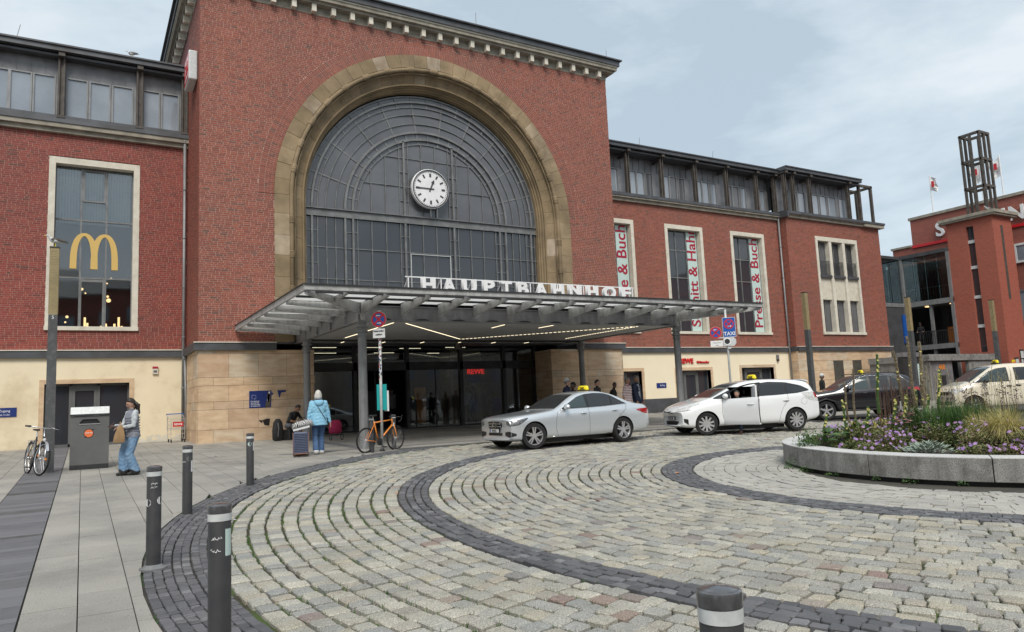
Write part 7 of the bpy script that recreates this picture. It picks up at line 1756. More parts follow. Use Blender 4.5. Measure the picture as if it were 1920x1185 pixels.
        q.build('cap', M[hat[0]], t, smooth=True)
    t['_hc'] = 0; del t['_hc']
    return t, dict(hc=hc, Rm=Rm, W=W, hips=hips, up=up, sh=sh, ax=ax, fwd=fwd)
def glasses(t, P):
    b = MB(); hc, Rm = P['hc'], P['Rm']
    for s_ in (-1, 1): b.tube([hc+Rm @ Vector((s_*.030+.019*math.cos(R(30*k)), -.094, .010+.015*math.sin(R(30*k)))) for k in range(12)], .002, 4, closed=True); b.tube([hc+Rm @ Vector((s_*.05, -.092, .012)), hc+Rm @ Vector((s_*.078, 0, .010))], .002, 4)
    b.tube([hc+Rm @ Vector((-.011, -.096, .012)), hc+Rm @ Vector((.011, -.096, .012))], .002, 4); b.build('glasses', M['black'], t)

# woman with the padded gilet, reading her phone
t, P = person('woman in padded grey gilet and wide blue jeans reading a phone beside the litter bin', (.90, 17.15), R(-68), 1.55, 'l', 'gilet', 'denim', 'shoeB', 'palegrey', ('pony', 'hairD'), 0, R(22), .03,
    (((-.10, -.34, 1.14), (-.5, .6, -.6)), ((.10, -.30, 1.10), (.5, .7, -.6))), ((-.08, -.13), (.09, .04)), 1.12, .86, 1.42, vox=.011, female=True, curl=.7)
b = MB()
for k in range(8):
    z = .88+k*.062; b.tube([P['hips']*0+Vector((.178*(1.05-.004*k)*math.cos(a), .135*(1.08)*math.sin(a)+.003, z)) for a in [2*math.pi*i/22 for i in range(22)]], .016, 6, closed=True)
b.build('quilting', M['gilet'], t, smooth=True)
b = MB(); b.loft([elring((0, .05, 1.49), .09, .06), elring((0, .07, 1.44), .115, .075), elring((0, .075, 1.39), .09, .05)]); b.build('hood', M['palegrey'], t, smooth=True)
b = MB(); b.tube([(-.12, -.05, 1.42), (-.02, -.15, 1.2), (-.01, -.155, .92)], .012, 6); b.build('zip', M['black'], t, smooth=True); glasses(t, P)
def at_person(t, v): bpy.context.view_layer.update(); return t.matrix_world @ Vector(v)
g = at_person(t, (0, -.46, 1.17)); ph = thing('mobile_phone', 'dark mobile phone held in both hands by the woman at the bin', 'mobile phone', g, R(-68)); b = MB(); b.box(-.04, .04, -.075, .075, -.005, .005, 0); b.build('case', M['black'], ph); b = MB(); b.box(-.036, .036, -.07, .07, .005, .006); b.build('screen', M['glassD'], ph); ph.rotation_euler = (R(35), 0, R(-68))
g = at_person(t, (.13, -.34, .92)); bg_ = thing('paper_bag', 'brown paper carrier bag hanging from the woman\'s forearm by the bin', 'paper bag', g, R(-80)); M['kraft'] = mat('kraft paper', (.42, .27, .14), (.34, .21, .10), rough=.8, nscale=9, bump=.01, bscale=9)
b = MB(); rings = []
for z, w, d, ox in ((-.14, .13, .075, -.06), (-.13, .135, .08, -.06), (0, .125, .07, -.01), (.10, .10, .05, .03), (.19, .07, .03, .05), (.21, .065, .008, .055)): rings.append([(ox-w, -d, z), (ox, -d*1.1, z), (ox+w, -d, z), (ox+w*1.03, 0, z), (ox+w, d, z), (ox, d*1.1, z), (ox-w, d, z), (ox-w*1.03, 0, z)])
b.loft(rings); b.build('bag', M['kraft'], bg_, auto=50); b = MB(); b.tube([(-.01, 0, .20), (.02, 0, .27), (.09, 0, .27), (.12, 0, .20)], .006, 6); b.build('handle', M['kraft'], bg_, smooth=True)

# woman in the blue hoodie walking away
t, P = person('white-haired woman in a light blue hoodie and jeans walking towards the entrance', (5.20, 18.75), R(180-8), 1.60, 'l', 'jblue', 'denimD', 'shoeW', None, ('bob', 'hairW'), R(-6), R(6), .02,
    (((-.33, -.02, .80), (-1, .3, 0)), ((.31, .02, .78), (1, .3, 0))), ((-.08, -.12), (.09, .10)), 1.30, .80, 1.22, vox=.011, female=True, ftz=(0, .02))
b = MB(); b.loft([elring((0, .06, 1.50), .11, .07), elring((0, .10, 1.45), .14, .10), elring((0, .13, 1.37), .10, .06), elring((0, .14, 1.33), .03, .02)]); b.build('hood', M['jblue'], t, smooth=True)
b = MB(); b.tube([(.12, .10, 1.44), (.0, .175, 1.25), (-.16, .14, .98), (-.22, .04, .86)], .009, 6); b.build('bag_strap', M['blackc'], t, smooth=True); b = MB(); b.loft([elring((0, .0, 1.50), .068, .06), elring((0, .0, 1.54), .062, .056)]); b.build('collar', M['darkred'], t, smooth=True)
# her luggage
sc_ = thing('suitcase', 'dark blue ribbed trolley suitcase with brown frame pulled by the white-haired woman', 'suitcase', (4.66, 18.42, gz(0, 18.4)+.03), R(-14)); sc_.rotation_euler = (R(-16), 0, R(-14)); sc_.scale = (.93, .93, .93)
b = MB(); b.box(-.19, .19, -.11, .11, .04, .62); o = b.build('shell', mat('suitcase blue', (.05, .075, .15), (.035, .05, .10), rough=.4), sc_); m_ = o.modifiers.new('b', 'BEVEL'); m_.width = .03; m_.segments = 3
b = MB(); 
for k in range(11): b.box(-.165, .165, -.122, -.108, .09+k*.045, .112+k*.045)
b.build('ribs', M['navyc'], sc_)
b = MB()
for s_ in (-1, 1): b.box(s_*.195-.008, s_*.195+.008, -.105, .105, .05, .60)
b.box(-.19, .19, -.115, .115, .02, .045); b.build('frame', M['leather'], sc_)
for s_ in (-1, 1): b = MB(); b.lathe([(.03, -.012), (.03, .012)], (s_*.15, -.08, .0), n=12, axis='X'); b.build('wheel', M['black'], sc_)
b = MB(); b.tube([(-.09, .1, .6), (-.09, .1, .98), (.09, .1, .98), (.09, .1, .6)], .009, 6); b.build('handle', M['alloy'], sc_)
M['zebra'] = mat('zebra print', (.5, .5, .5), rough=.7, tint=[(0, (0, 0, 0)), (1, (0, 0, 0))]); _n = M['zebra'].node_tree; _w = _n.nodes.new('ShaderNodeTexWave'); _w.inputs['Scale'].default_value = 9; _w.inputs['Distortion'].default_value = 9; _w.inputs['Detail'].default_value = 2; _c = _n.nodes.new('ShaderNodeValToRGB'); _c.color_ramp.elements[0].position = .45; _c.color_ramp.elements[0].color = (.02, .02, .02, 1); _c.color_ramp.elements[1].position = .55; _c.color_ramp.elements[1].color = (.6, .6, .6, 1)
_g = _n.nodes.new('ShaderNodeNewGeometry'); _n.links.new(_g.outputs['Position'], _w.inputs['Vector']); _n.links.new(_w.outputs['Fac'], _c.inputs[0]); _n.links.new(_c.outputs[0], _n.nodes['Principled BSDF'].inputs['Base Color'])
zb = thing('travel_bag', 'black and white zebra-print travel bag lying on the blue suitcase', 'bag', (4.78, 18.62, gz(0, 18.4)+.66), R(-14)); zb.rotation_euler = (R(-6), R(-12), R(-14))
b = MB(); b.loft([[(x, .15*math.cos(a)*k, .02+.10*k+.09*math.sin(a)*k) for a in [2*math.pi*i/14 for i in range(14)]] for x, k in ((-.25, .55), (-.23, .9), (-.1, 1.05), (.1, 1.08), (.23, .95), (.26, .5))]); b.build('bag', M['zebra'], zb, smooth=True); b = MB(); b.box(-.24, .16, -.16, -.14, .0, .05); b.build('trim', M['whitec'], zb); b = MB(); b.tube([(-.1, -.05, .2), (-.06, -.05, .28), (.1, -.05, .28), (.14, -.05, .2)], .01, 6); b.build('strap', M['blackc'], zb, smooth=True)
mt = thing('shopping_bag_trolley', 'magenta bag on a small two-wheeled trolley under the canopy beyond the blue hoodie', 'trolley', (7.2, 24.0, gz(0, 24)), R(10)); M['magenta'] = cloth('magenta nylon', (.40, .02, .09), (.3, .015, .06))
b = MB(); b.loft([elring((0, 0, z), w, d) for z, w, d in ((.22, .15, .12), (.25, .21, .16), (.45, .22, .17), (.62, .18, .14), (.66, .10, .08))]); b.build('bag', M['magenta'], mt, smooth=True)
b = MB(); b.tube([(-.14, .16, .12), (-.14, .22, .98), (.14, .22, .98), (.14, .16, .12)], .01, 6); b.tube([(-.16, 0, .18), (.2, 0, .18)], .012, 6); b.build('frame', M['steelD'], mt)
for x in (-.17, .24):
    w_ = thing_part('wheel', mt, (x, 0, .1)); b = MB(); b.tube([(0, .09*math.cos(R(20*k)), .09*math.sin(R(20*k))) for k in range(18)], .014, 6, closed=True); b.build('tyre', M['black'], w_); b = MB()
    for k in range(5): b.bar((0, 0, 0), (0, .085*math.cos(R(72*k)), .085*math.sin(R(72*k))), .012)
    b.build('spokes', M['steel'], w_)

# crouched figure behind the column
t, P = person('dark-clothed person sitting low behind the left rear column', (6.15, 25.9), R(35), 1.68, 'm', 'blackc', 'greyc', 'shoeB', None, ('short', 'hairD'), R(20), R(25), .55, (((-.12, -.42, .62), (-1, .3, 0)), ((.16, -.40, .60), (1, .3, 0))), ((-.12, -.46), (.14, -.40)), 1.05, .9, 1.0, seat=.42, short=True, vox=.016, knees=((0, -1, .6), (0, -1, .6)))
rk = thing('rucksack', 'black rucksack beside the sitting person at the sandstone wall', 'rucksack', (5.75, 25.75, gz(0, 25.7)), R(20)); b = MB(); b.loft([elring((0, 0, z), w, d) for z, w, d in ((0, .12, .09), (.05, .19, .14), (.35, .20, .15), (.62, .16, .12), (.74, .07, .06))]); b.build('bag', M['blackc'], rk, smooth=True); b = MB(); b.tube([(-.08, -.13, .6), (-.09, -.2, .4), (-.08, -.14, .15)], .014, 6); b.build('strap', M['greyc'], rk)
st_ = thing('stool_case', 'low dark case on which the person behind the column sits', 'case', (6.2, 25.95, gz(0, 25.9)), R(35)); b = MB(); b.box(-.22, .22, -.18, .18, 0, .36); o = b.build('case', M['steelD'], st_); m_ = o.modifiers.new('b', 'BEVEL'); m_.width = .03; m_.segments = 2; b = MB(); b.box(-.06, .06, -.19, -.18, .2, .23); b.build('latch', M['alloy'], st_)

hang = lambda f=-.03: (((-.25, f, .80), None), ((.25, f, .80), None))
# men waiting behind the silver car
t, P = person('bearded man in white flat cap and navy jacket behind the silver car bonnet', (14.43, 21.0), R(35), 1.76, 'l', 'navyc', 'greyc', 'shoeB', None, ('whitecap', 'hairG'), R(30), R(-10), .0, hang(), bulk=1.15); glasses(t, P)
person('man in black cap and dark jacket beside the right front column', (14.85, 21.3), R(25), 1.62, 'd', 'blackc', 'blackc', 'shoeB', None, ('blackcap', 'hairD'), R(10), R(12), .05, hang(), bulk=1.1)
t, P = person('dark-haired man with glasses half hidden by the saloon roof sign', (15.72, 21.0), R(30), 1.70, 'l', 'blackc', 'navyc', 'shoeB', None, ('short', 'hairD'), R(10), R(5), .0, hang(), bulk=1.1); glasses(t, P)
t, P = person('grey-haired man in striped polo shirt with red collar behind the saloon boot', (16.75, 20.6), R(22), 1.74, 'm', 'stripe', 'navyc', 'shoeB', 'stripe', ('short', 'hairG'), R(12), R(4), .0, hang(.05), bulk=1.15, short=True)
b = MB(); b.loft([elring(P['hips']+P['up']*z, a, c) for z, a, c in ((.46, .15, .11), (.50, .12, .10), (.555, .07, .065))]); b.build('collar', M['darkred'], t, smooth=True)
t, P = person('tall man in open navy jacket over a grey shirt behind the saloon boot', (17.28, 20.75), R(20), 1.80, 'm', 'navyc', 'navyc', 'shoeB', None, ('short', 'hairG'), R(0), R(6), .0, (((-.20, -.12, .86), None), ((.20, -.12, .86), None)), bulk=1.2)
b = MB(); b.loft([elring(P['hips']+P['up']*z+Vector((-.02, -.06, 0)), a, c) for z, a, c in ((-.05, .07, .10), (.2, .075, .10), (.4, .085, .085), (.52, .05, .05))]); b.build('shirt', M['palegrey'], t, smooth=True)
person('person in black standing behind the striped polo shirt', (16.45, 21.1), R(60), 1.60, 'd', 'blackc', 'blackc', 'shoeB', None, ('short', 'hairD'), R(60), R(20), .15, hang(), bulk=1.2)
person('person in a white cap walking behind the black taxi', (28.2, 21.2), R(60), 1.66, 'd', 'blackc', 'blackc', 'shoeB', None, ('whitecap', 'hairD'), R(0), 0, .0, hang(), vox=.018)
# driver leaning out of the white estate: seated, turned to the open door
_e = es.t; bpy.context.view_layer.update(); _dw = _e.matrix_world @ Vector((2.06, -.33, .0))
t, P = person('driver in grey-green shirt sitting in the white taxi with one shoe on the cobbles', (_dw.x, _dw.y, _dw.z), R(-20)+R(-38), 1.62, 'l', 'teal_s', 'navyc', 'leather', None, ('short', 'hairG'), R(-20), R(4), .30,
    (((-.18, -.40, .92), (-1, .3, -.4)), ((.22, -.34, .90), (1, .3, -.4))), ((-.10, -.50), (.12, -.62)), 1.15, .9, .9, seat=.44, vox=.013, knees=((0, -1, .5), (0, -1, .5)), ftz=(.22, -.01))
# people in the entrance hall
for lab, x, y, top, legs, sl, hr, rz, hh in (('person in grey hoodie passing through the open dark doorway', 11.35, 29.6, 'greyc', 'blackc', None, ('short', 'hairD'), 200, 1.66),
    ('person in a white jacket behind the entrance glass', 12.95, 29.8, 'whitec', 'greyc', None, ('short', 'hairG'), 190, 1.60), ('person in dark coat next to the white jacket behind the glass', 13.45, 30.0, 'blackc', 'blackc', None, ('bob', 'hairD'), 180, 1.66),
    ('person in a lilac top with dark sleeves inside the entrance', 14.75, 29.4, 'lilac', 'blackc', 'lilac', ('short', 'hairD'), 150, 1.60), ('tall person with navy rucksack and cap inside the entrance', 15.25, 29.6, 'navyc', 'navyc', None, ('whitecap', 'hairD'), 190, 1.72), ('black-clothed figure at the right inside the entrance', 16.1, 29.9, 'blackc', 'blackc', None, ('bob', 'hairD'), 100, 1.55)):
    person(lab, (x, y, .62), R(rz), hh, 'm', top, legs, 'shoeB', sl, hr, 0, 0, .04, hang(-.1), vox=.02)
person('person in black leaning on the upper walkway railing', (50.5, 29.6, 4.08), R(-70), 1.62, 'm', 'blackc', 'blackc', 'shoeB', None, ('blackcap', 'hairD'), 0, R(15), .25, (((-.2, -.35, 1.05), None), ((.2, -.35, 1.05), None)), vox=.02)

# ================================================================ BICYCLES
def bike(label, rear, front, col, wheel_r=.335, kind='city', lean=0.0, steer=0.0):
    rx, ry = rear; fx, fy = front; wb = math.hypot(fx-rx, fy-ry); a = math.atan2(fy-ry, fx-rx)
    t = thing('bicycle', label, 'bicycle', (rx, ry, gz(rx, ry)), a); t.rotation_euler = (lean, 0, a); r = wheel_r
    def wheel(x, st):
        w = thing_part('wheel', t, (x, 0, r), (0, 0, st)); b = MB(); n = 36; b.tube([(r*.985*math.cos(2*math.pi*k/n)-0*r, 0, r*.985*math.sin(2*math.pi*k/n)) for k in range(n)], .016 if kind == 'road' else .021, 8, closed=True); b.build('tyre', M['rubber'], w, smooth=True)
        b = MB(); b.tube([((r-.028)*math.cos(2*math.pi*k/n), 0, (r-.028)*math.sin(2*math.pi*k/n)) for k in range(n)], .011, 6, closed=True); b.build('rim', M['black'] if kind == 'road' else M['alloy'], w, smooth=True)
        b = MB()
        for k in range(28): q = 2*math.pi*k/28; b.tube([(.025*math.cos(q+.9*(-1)**k), .02*(-1)**k, .025*math.sin(q+.9*(-1)**k)), ((r-.03)*math.cos(q), 0, (r-.03)*math.sin(q))], .0016, 3, cap=False)
        b.build('spokes', M['alloy'], w, kind='stuff'); b = MB(); b.lathe([(.018, -.05), (.028, -.03), (.018, 0), (.028, .03), (.018, .05)], n=10, axis='Y'); b.build('hub', M['alloy'], w)
        if kind == 'city': b = MB(); b.box(r*.45, r*.62, -.012, .012, -.02, .02); b.M = Matrix.Rotation(R(200), 4, 'Y'); b.box(r*.45, r*.62, -.012, .012, -.02, .02); b.build('reflector', M['orange'], w)
    wheel(0, 0); wheel(wb, steer)
    bb = Vector((.43, 0, r-.06)); seat_top = Vector((.26, 0, r+.46)); hd = Vector((wb-.16, 0, r+(.50 if kind == 'road' else .46))); hb = Vector((wb-.12, 0, r+.36))
    b = MB(); T = lambda p, q, rr=.017: b.tube([p, q], rr, 8)
    if kind == 'road': T(seat_top-Vector((0, 0, .03)), hd-Vector((0, 0, .02))); T(bb, hb, .022)
    else: T(bb+(seat_top-bb)*.55, hb+Vector((0, 0, .02)), .018); T(bb, hb-Vector((0, 0, .03)), .022)
    T(bb, seat_top); T(hd, hb, .02)
    for s_ in (-1, 1): b.tube([(0, s_*.05, r), bb+Vector((0, s_*.02, 0))], .010, 6); b.tube([(0, s_*.05, r), seat_top+Vector((-.0, s_*.02, -.06))], .009, 6)
    b.build('frame', M[col], t, smooth=True)
    b = MB()
    for s_ in (-1, 1): b.tube([hb+Vector((0, s_*.05, -.01)), (wb-.03, s_*.055, r+.1), (wb, s_*.055, r)], .011, 6)
    b.build('fork', M[col] if kind == 'road' else M['alloy'], t, smooth=True)
    sp_ = seat_top+(seat_top-bb).normalized()*.14; b = MB(); b.tube([seat_top, sp_], .013, 6); b.build('seat_post', M['alloy'], t)
    b = MB(); b.loft([[(x+sp_.x, w*math.cos(q), sp_.z+.02+.022*math.sin(q)) for q in [2*math.pi*i/10 for i in range(10)]] for x, w in ((-.13, .05), (-.11, .075), (-.04, .065), (.04, .03), (.13, .018))]); b.build('saddle', M['black'], t, smooth=True)
    b = MB(); st_ = hd+(hd-hb).normalized()*(.05 if kind == 'road' else .16)
    if kind == 'road':
        b.tube([st_, st_+Vector((.07, 0, .01))], .014, 6); c = st_+Vector((.07, 0, .01)); pts = []
        for s_ in (-1, 1): b.tube([c, c+Vector((0, s_*.18, 0)), c+Vector((.06, s_*.21, .0)), c+Vector((.10, s_*.21, -.04)), c+Vector((.06, s_*.21, -.11)), c+Vector((-.01, s_*.21, -.12))], .012, 6); b.tube([c+Vector((.09, s_*.21, .0)), c+Vector((.13, s_*.21, .05)), c+Vector((.12, s_*.2, -.06))], .010, 6)
    else:
        c = st_; b.M = Matrix.Translation(c) @ Matrix.Rotation(steer, 4, 'Z'); b.tube([(0, 0, 0), (.03, 0, .03)], .014, 6)
        b.tube([(-.13, -.31, .06), (-.06, -.20, .06), (.05, -.08, .035), (.05, .08, .035), (-.06, .20, .06), (-.13, .31, .06)], .011, 6)
        for s_ in (-1, 1): b.tube([(-.02, s_*.16, .05), (.02, s_*.25, .03), (-.03, s_*.31, .03)], .006, 5)
        b.tube([(0, 0, 0), -(st_-hb)], .014, 6); b.M = None
    b.build('handlebar', M['alloy'] if kind == 'city' else M['black'], t, smooth=True)
    if kind == 'city':
        for s_ in (-1, 1): b = MB(); b.M = Matrix.Translation(st_) @ Matrix.Rotation(steer, 4, 'Z'); b.tube([(-.08, s_*.235, .06), (-.135, s_*.33, .06)], .018, 8); b.build('grip', M['black'], t, smooth=True)
        for x in (0, wb):
            b = MB(); pr = None
            for k in range(14):
                q = R(-5+14*k) if x == 0 else R(35+9*k); cur = [(x-(r+.035)*math.cos(q), y, r+(r+.035)*math.sin(q)) for y in (-.028, 0, .028)] if x == 0 else [(x-(r+.035)*math.cos(q), y, r+(r+.035)*math.sin(q)) for y in (-.028, 0, .028)]
                if pr: b.quad(pr[0], pr[1], cur[1], cur[0]); b.quad(pr[1], pr[2], cur[2], cur[1])
                pr = cur
            b.build('mudguard', M['alloy'], t, smooth=True)
        b = MB(); b.tube([(.30, .06, .24), (.28, .17, .01)], .009, 6); b.build('kickstand', M['alloy'], t); b = MB()
        for yy in (-.05, 0, .05): b.tube([(-.22, yy, r+.37), (.18, yy, r+.39)], .006, 5)
        for s_ in (-1, 1): b.tube([(-.15, s_*.05, r+.375), (0, s_*.055, r+.02)], .006, 5)
        b.build('luggage_rack', M['alloy'], t); b = MB(); b.ell((wb-.06, 0, r+.40), (.035, .035, .035), n=10, m=8); b.build('front_lamp', M['lampclear'], t)
    b = MB(); b.lathe([(.08, -.058), (.095, -.056), (.095, -.05), (.08, -.048)], (bb.x, 0, bb.z), n=24, axis='Y'); b.tube([bb+Vector((0, -.07, 0)), bb+Vector((.10, -.08, -.13))], .009, 6); b.tube([bb+Vector((0, .07, 0)), bb+Vector((-.10, .08, .13))], .009, 6); b.build('crank', M['steelD'], t)
    for s_, p in ((-1, bb+Vector((.10, -.13, -.13))), (1, bb+Vector((-.10, .13, .13)))): b = MB(); b.box(p.x-.045, p.x+.045, p.y-.04, p.y+.04, p.z-.012, p.z+.012); b.build('pedal', M['black'], t)
    b = MB(); b.tube([(0, -.05, r+.03), bb+Vector((0, -.052, .09))], .004, 4); b.tube([(0, -.05, r-.03), bb+Vector((0, -.052, -.09))], .004, 4); b.build('chain', M['steelD'], t)
    return t
bike('orange road bicycle with black wheels locked to the sticker-covered sign post', (6.20, 18.10), (7.16, 18.52), 'orange', .315, 'road', R(3))
bike('silver and black city bicycle standing against the left lamp column', (-1.02, 19.55), (-.76, 18.60), 'steelD', .335, 'city', R(-8), R(10))

# ================================================================ GULLS
def gull(label, loc, rz, s=1.0, dark=.5):
    t = thing('gull', label, 'bird', loc, rz); t.scale = (s, s, s); b = MB()
    rings = []
    for x, z, w, h_ in ((-.24, .13, .008, .006), (-.17, .135, .03, .02), (-.08, .14, .055, .05), (.02, .15, .065, .068), (.09, .17, .052, .062), (.13, .205, .032, .036), (.145, .24, .026, .028), (.165, .262, .028, .028), (.19, .262, .02, .02), (.205, .258, .008, .008)): rings.append([(x, w*math.cos(q), z+h_*math.sin(q)) for q in [2*math.pi*i/12 for i in range(12)]])
    b.loft(rings); b.build('body', M['whitec'], t, smooth=True)
    for s_ in (-1, 1):
        b = MB(); b.loft([[(x, s_*(.045+.014*math.cos(q)*k), z+h_*math.sin(q)) for q in [2*math.pi*i/8 for i in range(8)]] for x, z, h_, k in ((-.27, .125, .005, .3), (-.18, .145, .022, .8), (-.05, .165, .045, 1.3), (.06, .17, .045, 1.2), (.10, .17, .015, .6))]); b.build('wing', M['greyc'] if dark < .6 else M['rust'], t, smooth=True)
        b = MB(); b.tube([(0, s_*.025, .10), (.005, s_*.025, .005)], .005, 5); b.bar((-.01, s_*.025, .003), (.045, s_*.025, .003), .03, .005); b.build('leg', M['yellow'], t)
        b = MB(); b.ell((.178, s_*.023, .268), (.004, .003, .004), n=6, m=5); b.build('eye', M['black'], t)
    b = MB(); b.loft([[(x, w*math.cos(q), z+w*math.sin(q)) for q in [2*math.pi*i/6 for i in range(6)]] for x, z, w in ((.20, .258, .009), (.225, .256, .007), (.245, .247, .002))]); b.build('beak', M['yellow'], t)
gull('speckled young gull perched on top of the left lamp column', (-.60, 19.38, gz(0, 19.4)+5.065), R(190), .95, .9)
gull('gull standing on the left attic roof edge against the sky', (1.35, 29.75, 15.02), R(150), 1.0)
gull('white gull on the cap of the brick stair tower', (50.1, 24.2, 12.33), R(160), 1.1)
# ================================================================ THE ROUND FLOWER BED
PCX, PCY, PR = 13.0, 6.95, 3.02
pl = thing('flower_bed_wall', 'low round wall of grey granite blocks with a coping coloured as brightly lit round the flower bed', 'planter', (PCX, PCY, gz(PCX, PCY)))
def arc_block(r0, r1, z0, z1, a0, a1, n=10):
    b = MB(); rings = []
    for i in range(n+1):
        a = a0+(a1-a0)*i/n; c, s_ = math.cos(a), math.sin(a); rings.append([(r0*c, r0*s_, z0), (r1*c, r1*s_, z0), (r1*c, r1*s_, z1), (r0*c, r0*s_, z1)])
    b.loft(rings); return b
NB = 12; A0 = R(152.0)
for k in range(NB):
    a0 = A0+2*math.pi*k/NB; a1 = a0+2*math.pi/NB-.004
    g_ = lambda a: gz(0, PCY+PR*math.sin(a))-gz(0, PCY)
    b = arc_block(PR-.40, PR, .045, .362, a0, a1); b.v = [(x, y, z+gz(0, PCY+y)-gz(0, PCY)) for x, y, z in b.v]; o = b.build('stone_block', M['granite'], pl, fix=True)
    m_ = o.modifiers.new('b', 'BEVEL'); m_.width = .008; m_.segments = 2; m_.limit_method = 'ANGLE'
    b = arc_block(PR-.405, PR+.002, .356, .368, a0+.001, a1-.001); b.v = [(x, y, z+gz(0, PCY+y)-gz(0, PCY)) for x, y, z in b.v]; b.build('coping', M['granitetop'], o, fix=True)
b = arc_block(PR-.33, PR-.10, -.06, .06, 0, 2*math.pi*.9999, 60); b.build('gap_shadow_base', M['black'], pl)  # recessed base, coloured black for the shadow in the gap below the blocks
b = MB(); n = 48; b.add([((PR-.39)*math.cos(2*math.pi*k/n), (PR-.39)*math.sin(2*math.pi*k/n), .33) for k in range(n)], [tuple(range(n))]); b.build('soil', M['soil2'], pl)

def leafmat(name, stops, rough=.6):
    m = mat(name, stops[0][1], rough=rough, tint=stops); m.node_tree.nodes['Principled BSDF'].inputs['Subsurface Weight'].default_value = 0.0; return m
G_ = [(0, (.055, .085, .028)), (.3, (.10, .135, .042)), (.55, (.15, .17, .06)), (.78, (.19, .17, .075)), (.92, (.19, .115, .065)), (1, (.15, .065, .045))]
M['leaf'] = leafmat('cranesbill leaves', G_); M['leafG'] = leafmat('green leaves', [(0, (.03, .075, .018)), (.6, (.055, .13, .03)), (1, (.11, .17, .05))]); M['leafY'] = leafmat('yellowing leaves', [(0, (.12, .14, .04)), (.5, (.25, .22, .05)), (1, (.35, .29, .08))])
M['leafS'] = leafmat('silver felted leaves', [(0, (.22, .28, .23)), (.6, (.33, .39, .33)), (1, (.45, .50, .44))], .9); M['grassG'] = leafmat('green grass', [(0, (.03, .08, .02)), (.6, (.06, .14, .03)), (1, (.12, .20, .05))]); M['grassY'] = leafmat('straw grass', [(0, (.38, .32, .12)), (.6, (.52, .45, .18)), (1, (.62, .56, .27))])
M['petal'] = leafmat('violet petals', [(0, (.24, .13, .36)), (.6, (.36, .21, .46)), (1, (.44, .25, .46))]); M['petalY'] = leafmat('yellow petals', [(0, (.52, .46, .10)), (1, (.66, .62, .25))]); M['petalP'] = leafmat('pink petals', [(0, (.42, .16, .18)), (1, (.60, .32, .30))]); M['stemB'] = leafmat('brown stems', [(0, (.07, .035, .025)), (.5, (.13, .07, .045)), (1, (.20, .14, .09))]); M['seed'] = leafmat('seed heads', [(0, (.10, .07, .045)), (.6, (.20, .16, .10)), (1, (.30, .26, .17))]); M['stalkD'] = leafmat('dark seed heads', [(0, (.04, .025, .03)), (1, (.10, .06, .06))])
gr = random.Random(11)
def leaf(b, c, d, up, L_, w, tint):
    """folded diamond leaf of four triangles"""
    c = Vector(c); d = Vector(d).normalized(); s_ = d.cross(Vector(up)); s_ = s_.normalized() if s_.length > 1e-3 else d.orthogonal().normalized(); n = s_.cross(d)
    p = [c, c+d*L_*.45+s_*w-n*w*.25, c+d*L_-n*L_*.12, c+d*L_*.45-s_*w-n*w*.25, c+d*L_*.5+n*w*.2]
    b.add(p, [(0, 1, 4), (1, 2, 4), (2, 3, 4), (3, 0, 4)], 0, tint)
def rv(z0=-.2): 
    a = gr.uniform(0, 6.283); z = gr.uniform(z0, 1); r_ = math.sqrt(1-min(1, z*z)); return Vector((r_*math.cos(a), r_*math.sin(a), z))
def bed(x, y): return gz(0, y)+.335
def inbed(x, y, m=.38): return math.hypot(x-PCX, y-PCY) < PR-m
# cranesbill: one dense sprawling cover along the near edge that nobody could count
b = MB(); fl = MB(); 
mounds = []
for k in range(150):
    a = R(gr.uniform(120, 262)); r_ = gr.uniform(1.2, PR-.58); x, y = PCX+r_*math.cos(a), PCY+r_*math.sin(a)
    hgt = gr.uniform(.14, .24)+.27*(1-abs((r_-1.2)/1.8))
    if math.hypot(x-10.85, y-6.45) < .56: continue
    if r_ > PR-.8: hgt = gr.uniform(.10, .17)
    mounds.append((x, y, hgt, gr.uniform(.17, .30)))
for x, y, hgt, w in mounds:
    th = gr.random()
    for k in range(int(420*w/.24)):
        v = rv(-.1); q = gr.uniform(.55, 1.0)
        p = Vector((x+v.x*w*q, y+v.y*w*q, bed(x, y)+max(.01, v.z)*hgt*q)); 
        if math.hypot(p.x-PCX, p.y-PCY) > PR-.36: continue
        leaf(b, p, v+rv(-.6)*.9, (0, 0, 1), gr.uniform(.022, .045), gr.uniform(.010, .018), min(1, max(0, th*.5+gr.random()*.55)))
    if gr.random() < .66:
        for k in range(gr.randint(4, 15)):
            v = rv(.2); p = Vector((x+v.x*w*.9, y+v.y*w*.9, bed(x, y)+v.z*hgt+.03)); nrm = (v+Vector((-.6, -.4, .4))).normalized(); s_ = nrm.orthogonal().normalized(); t_ = nrm.cross(s_); tt = gr.random(); R0 = gr.uniform(.013, .021)
            for j in range(5):
                a = 2*math.pi*j/5; d = s_*math.cos(a)+t_*math.sin(a); e = nrm.cross(d)*.6; fl.add([p, p+(d+e)*R0, p+d*R0*1.5+nrm*.003, p+(d-e)*R0], [(0, 1, 2, 3)], 0, tt)
tag(b.build('cranesbill', M['leaf'], tint=True), 'low green and russet cranesbill leaves covering the near edge of the flower bed', 'plant', kind='stuff')
tag(fl.build('cranesbill_flower', M['petal'], tint=True), 'small violet cranesbill flowers scattered over the near edge of the bed', 'flower', kind='stuff')

def plant(name, label, x, y, cat='plant', group=None): return thing(name, label, cat, (x, y, bed(x, y)), 0, group)
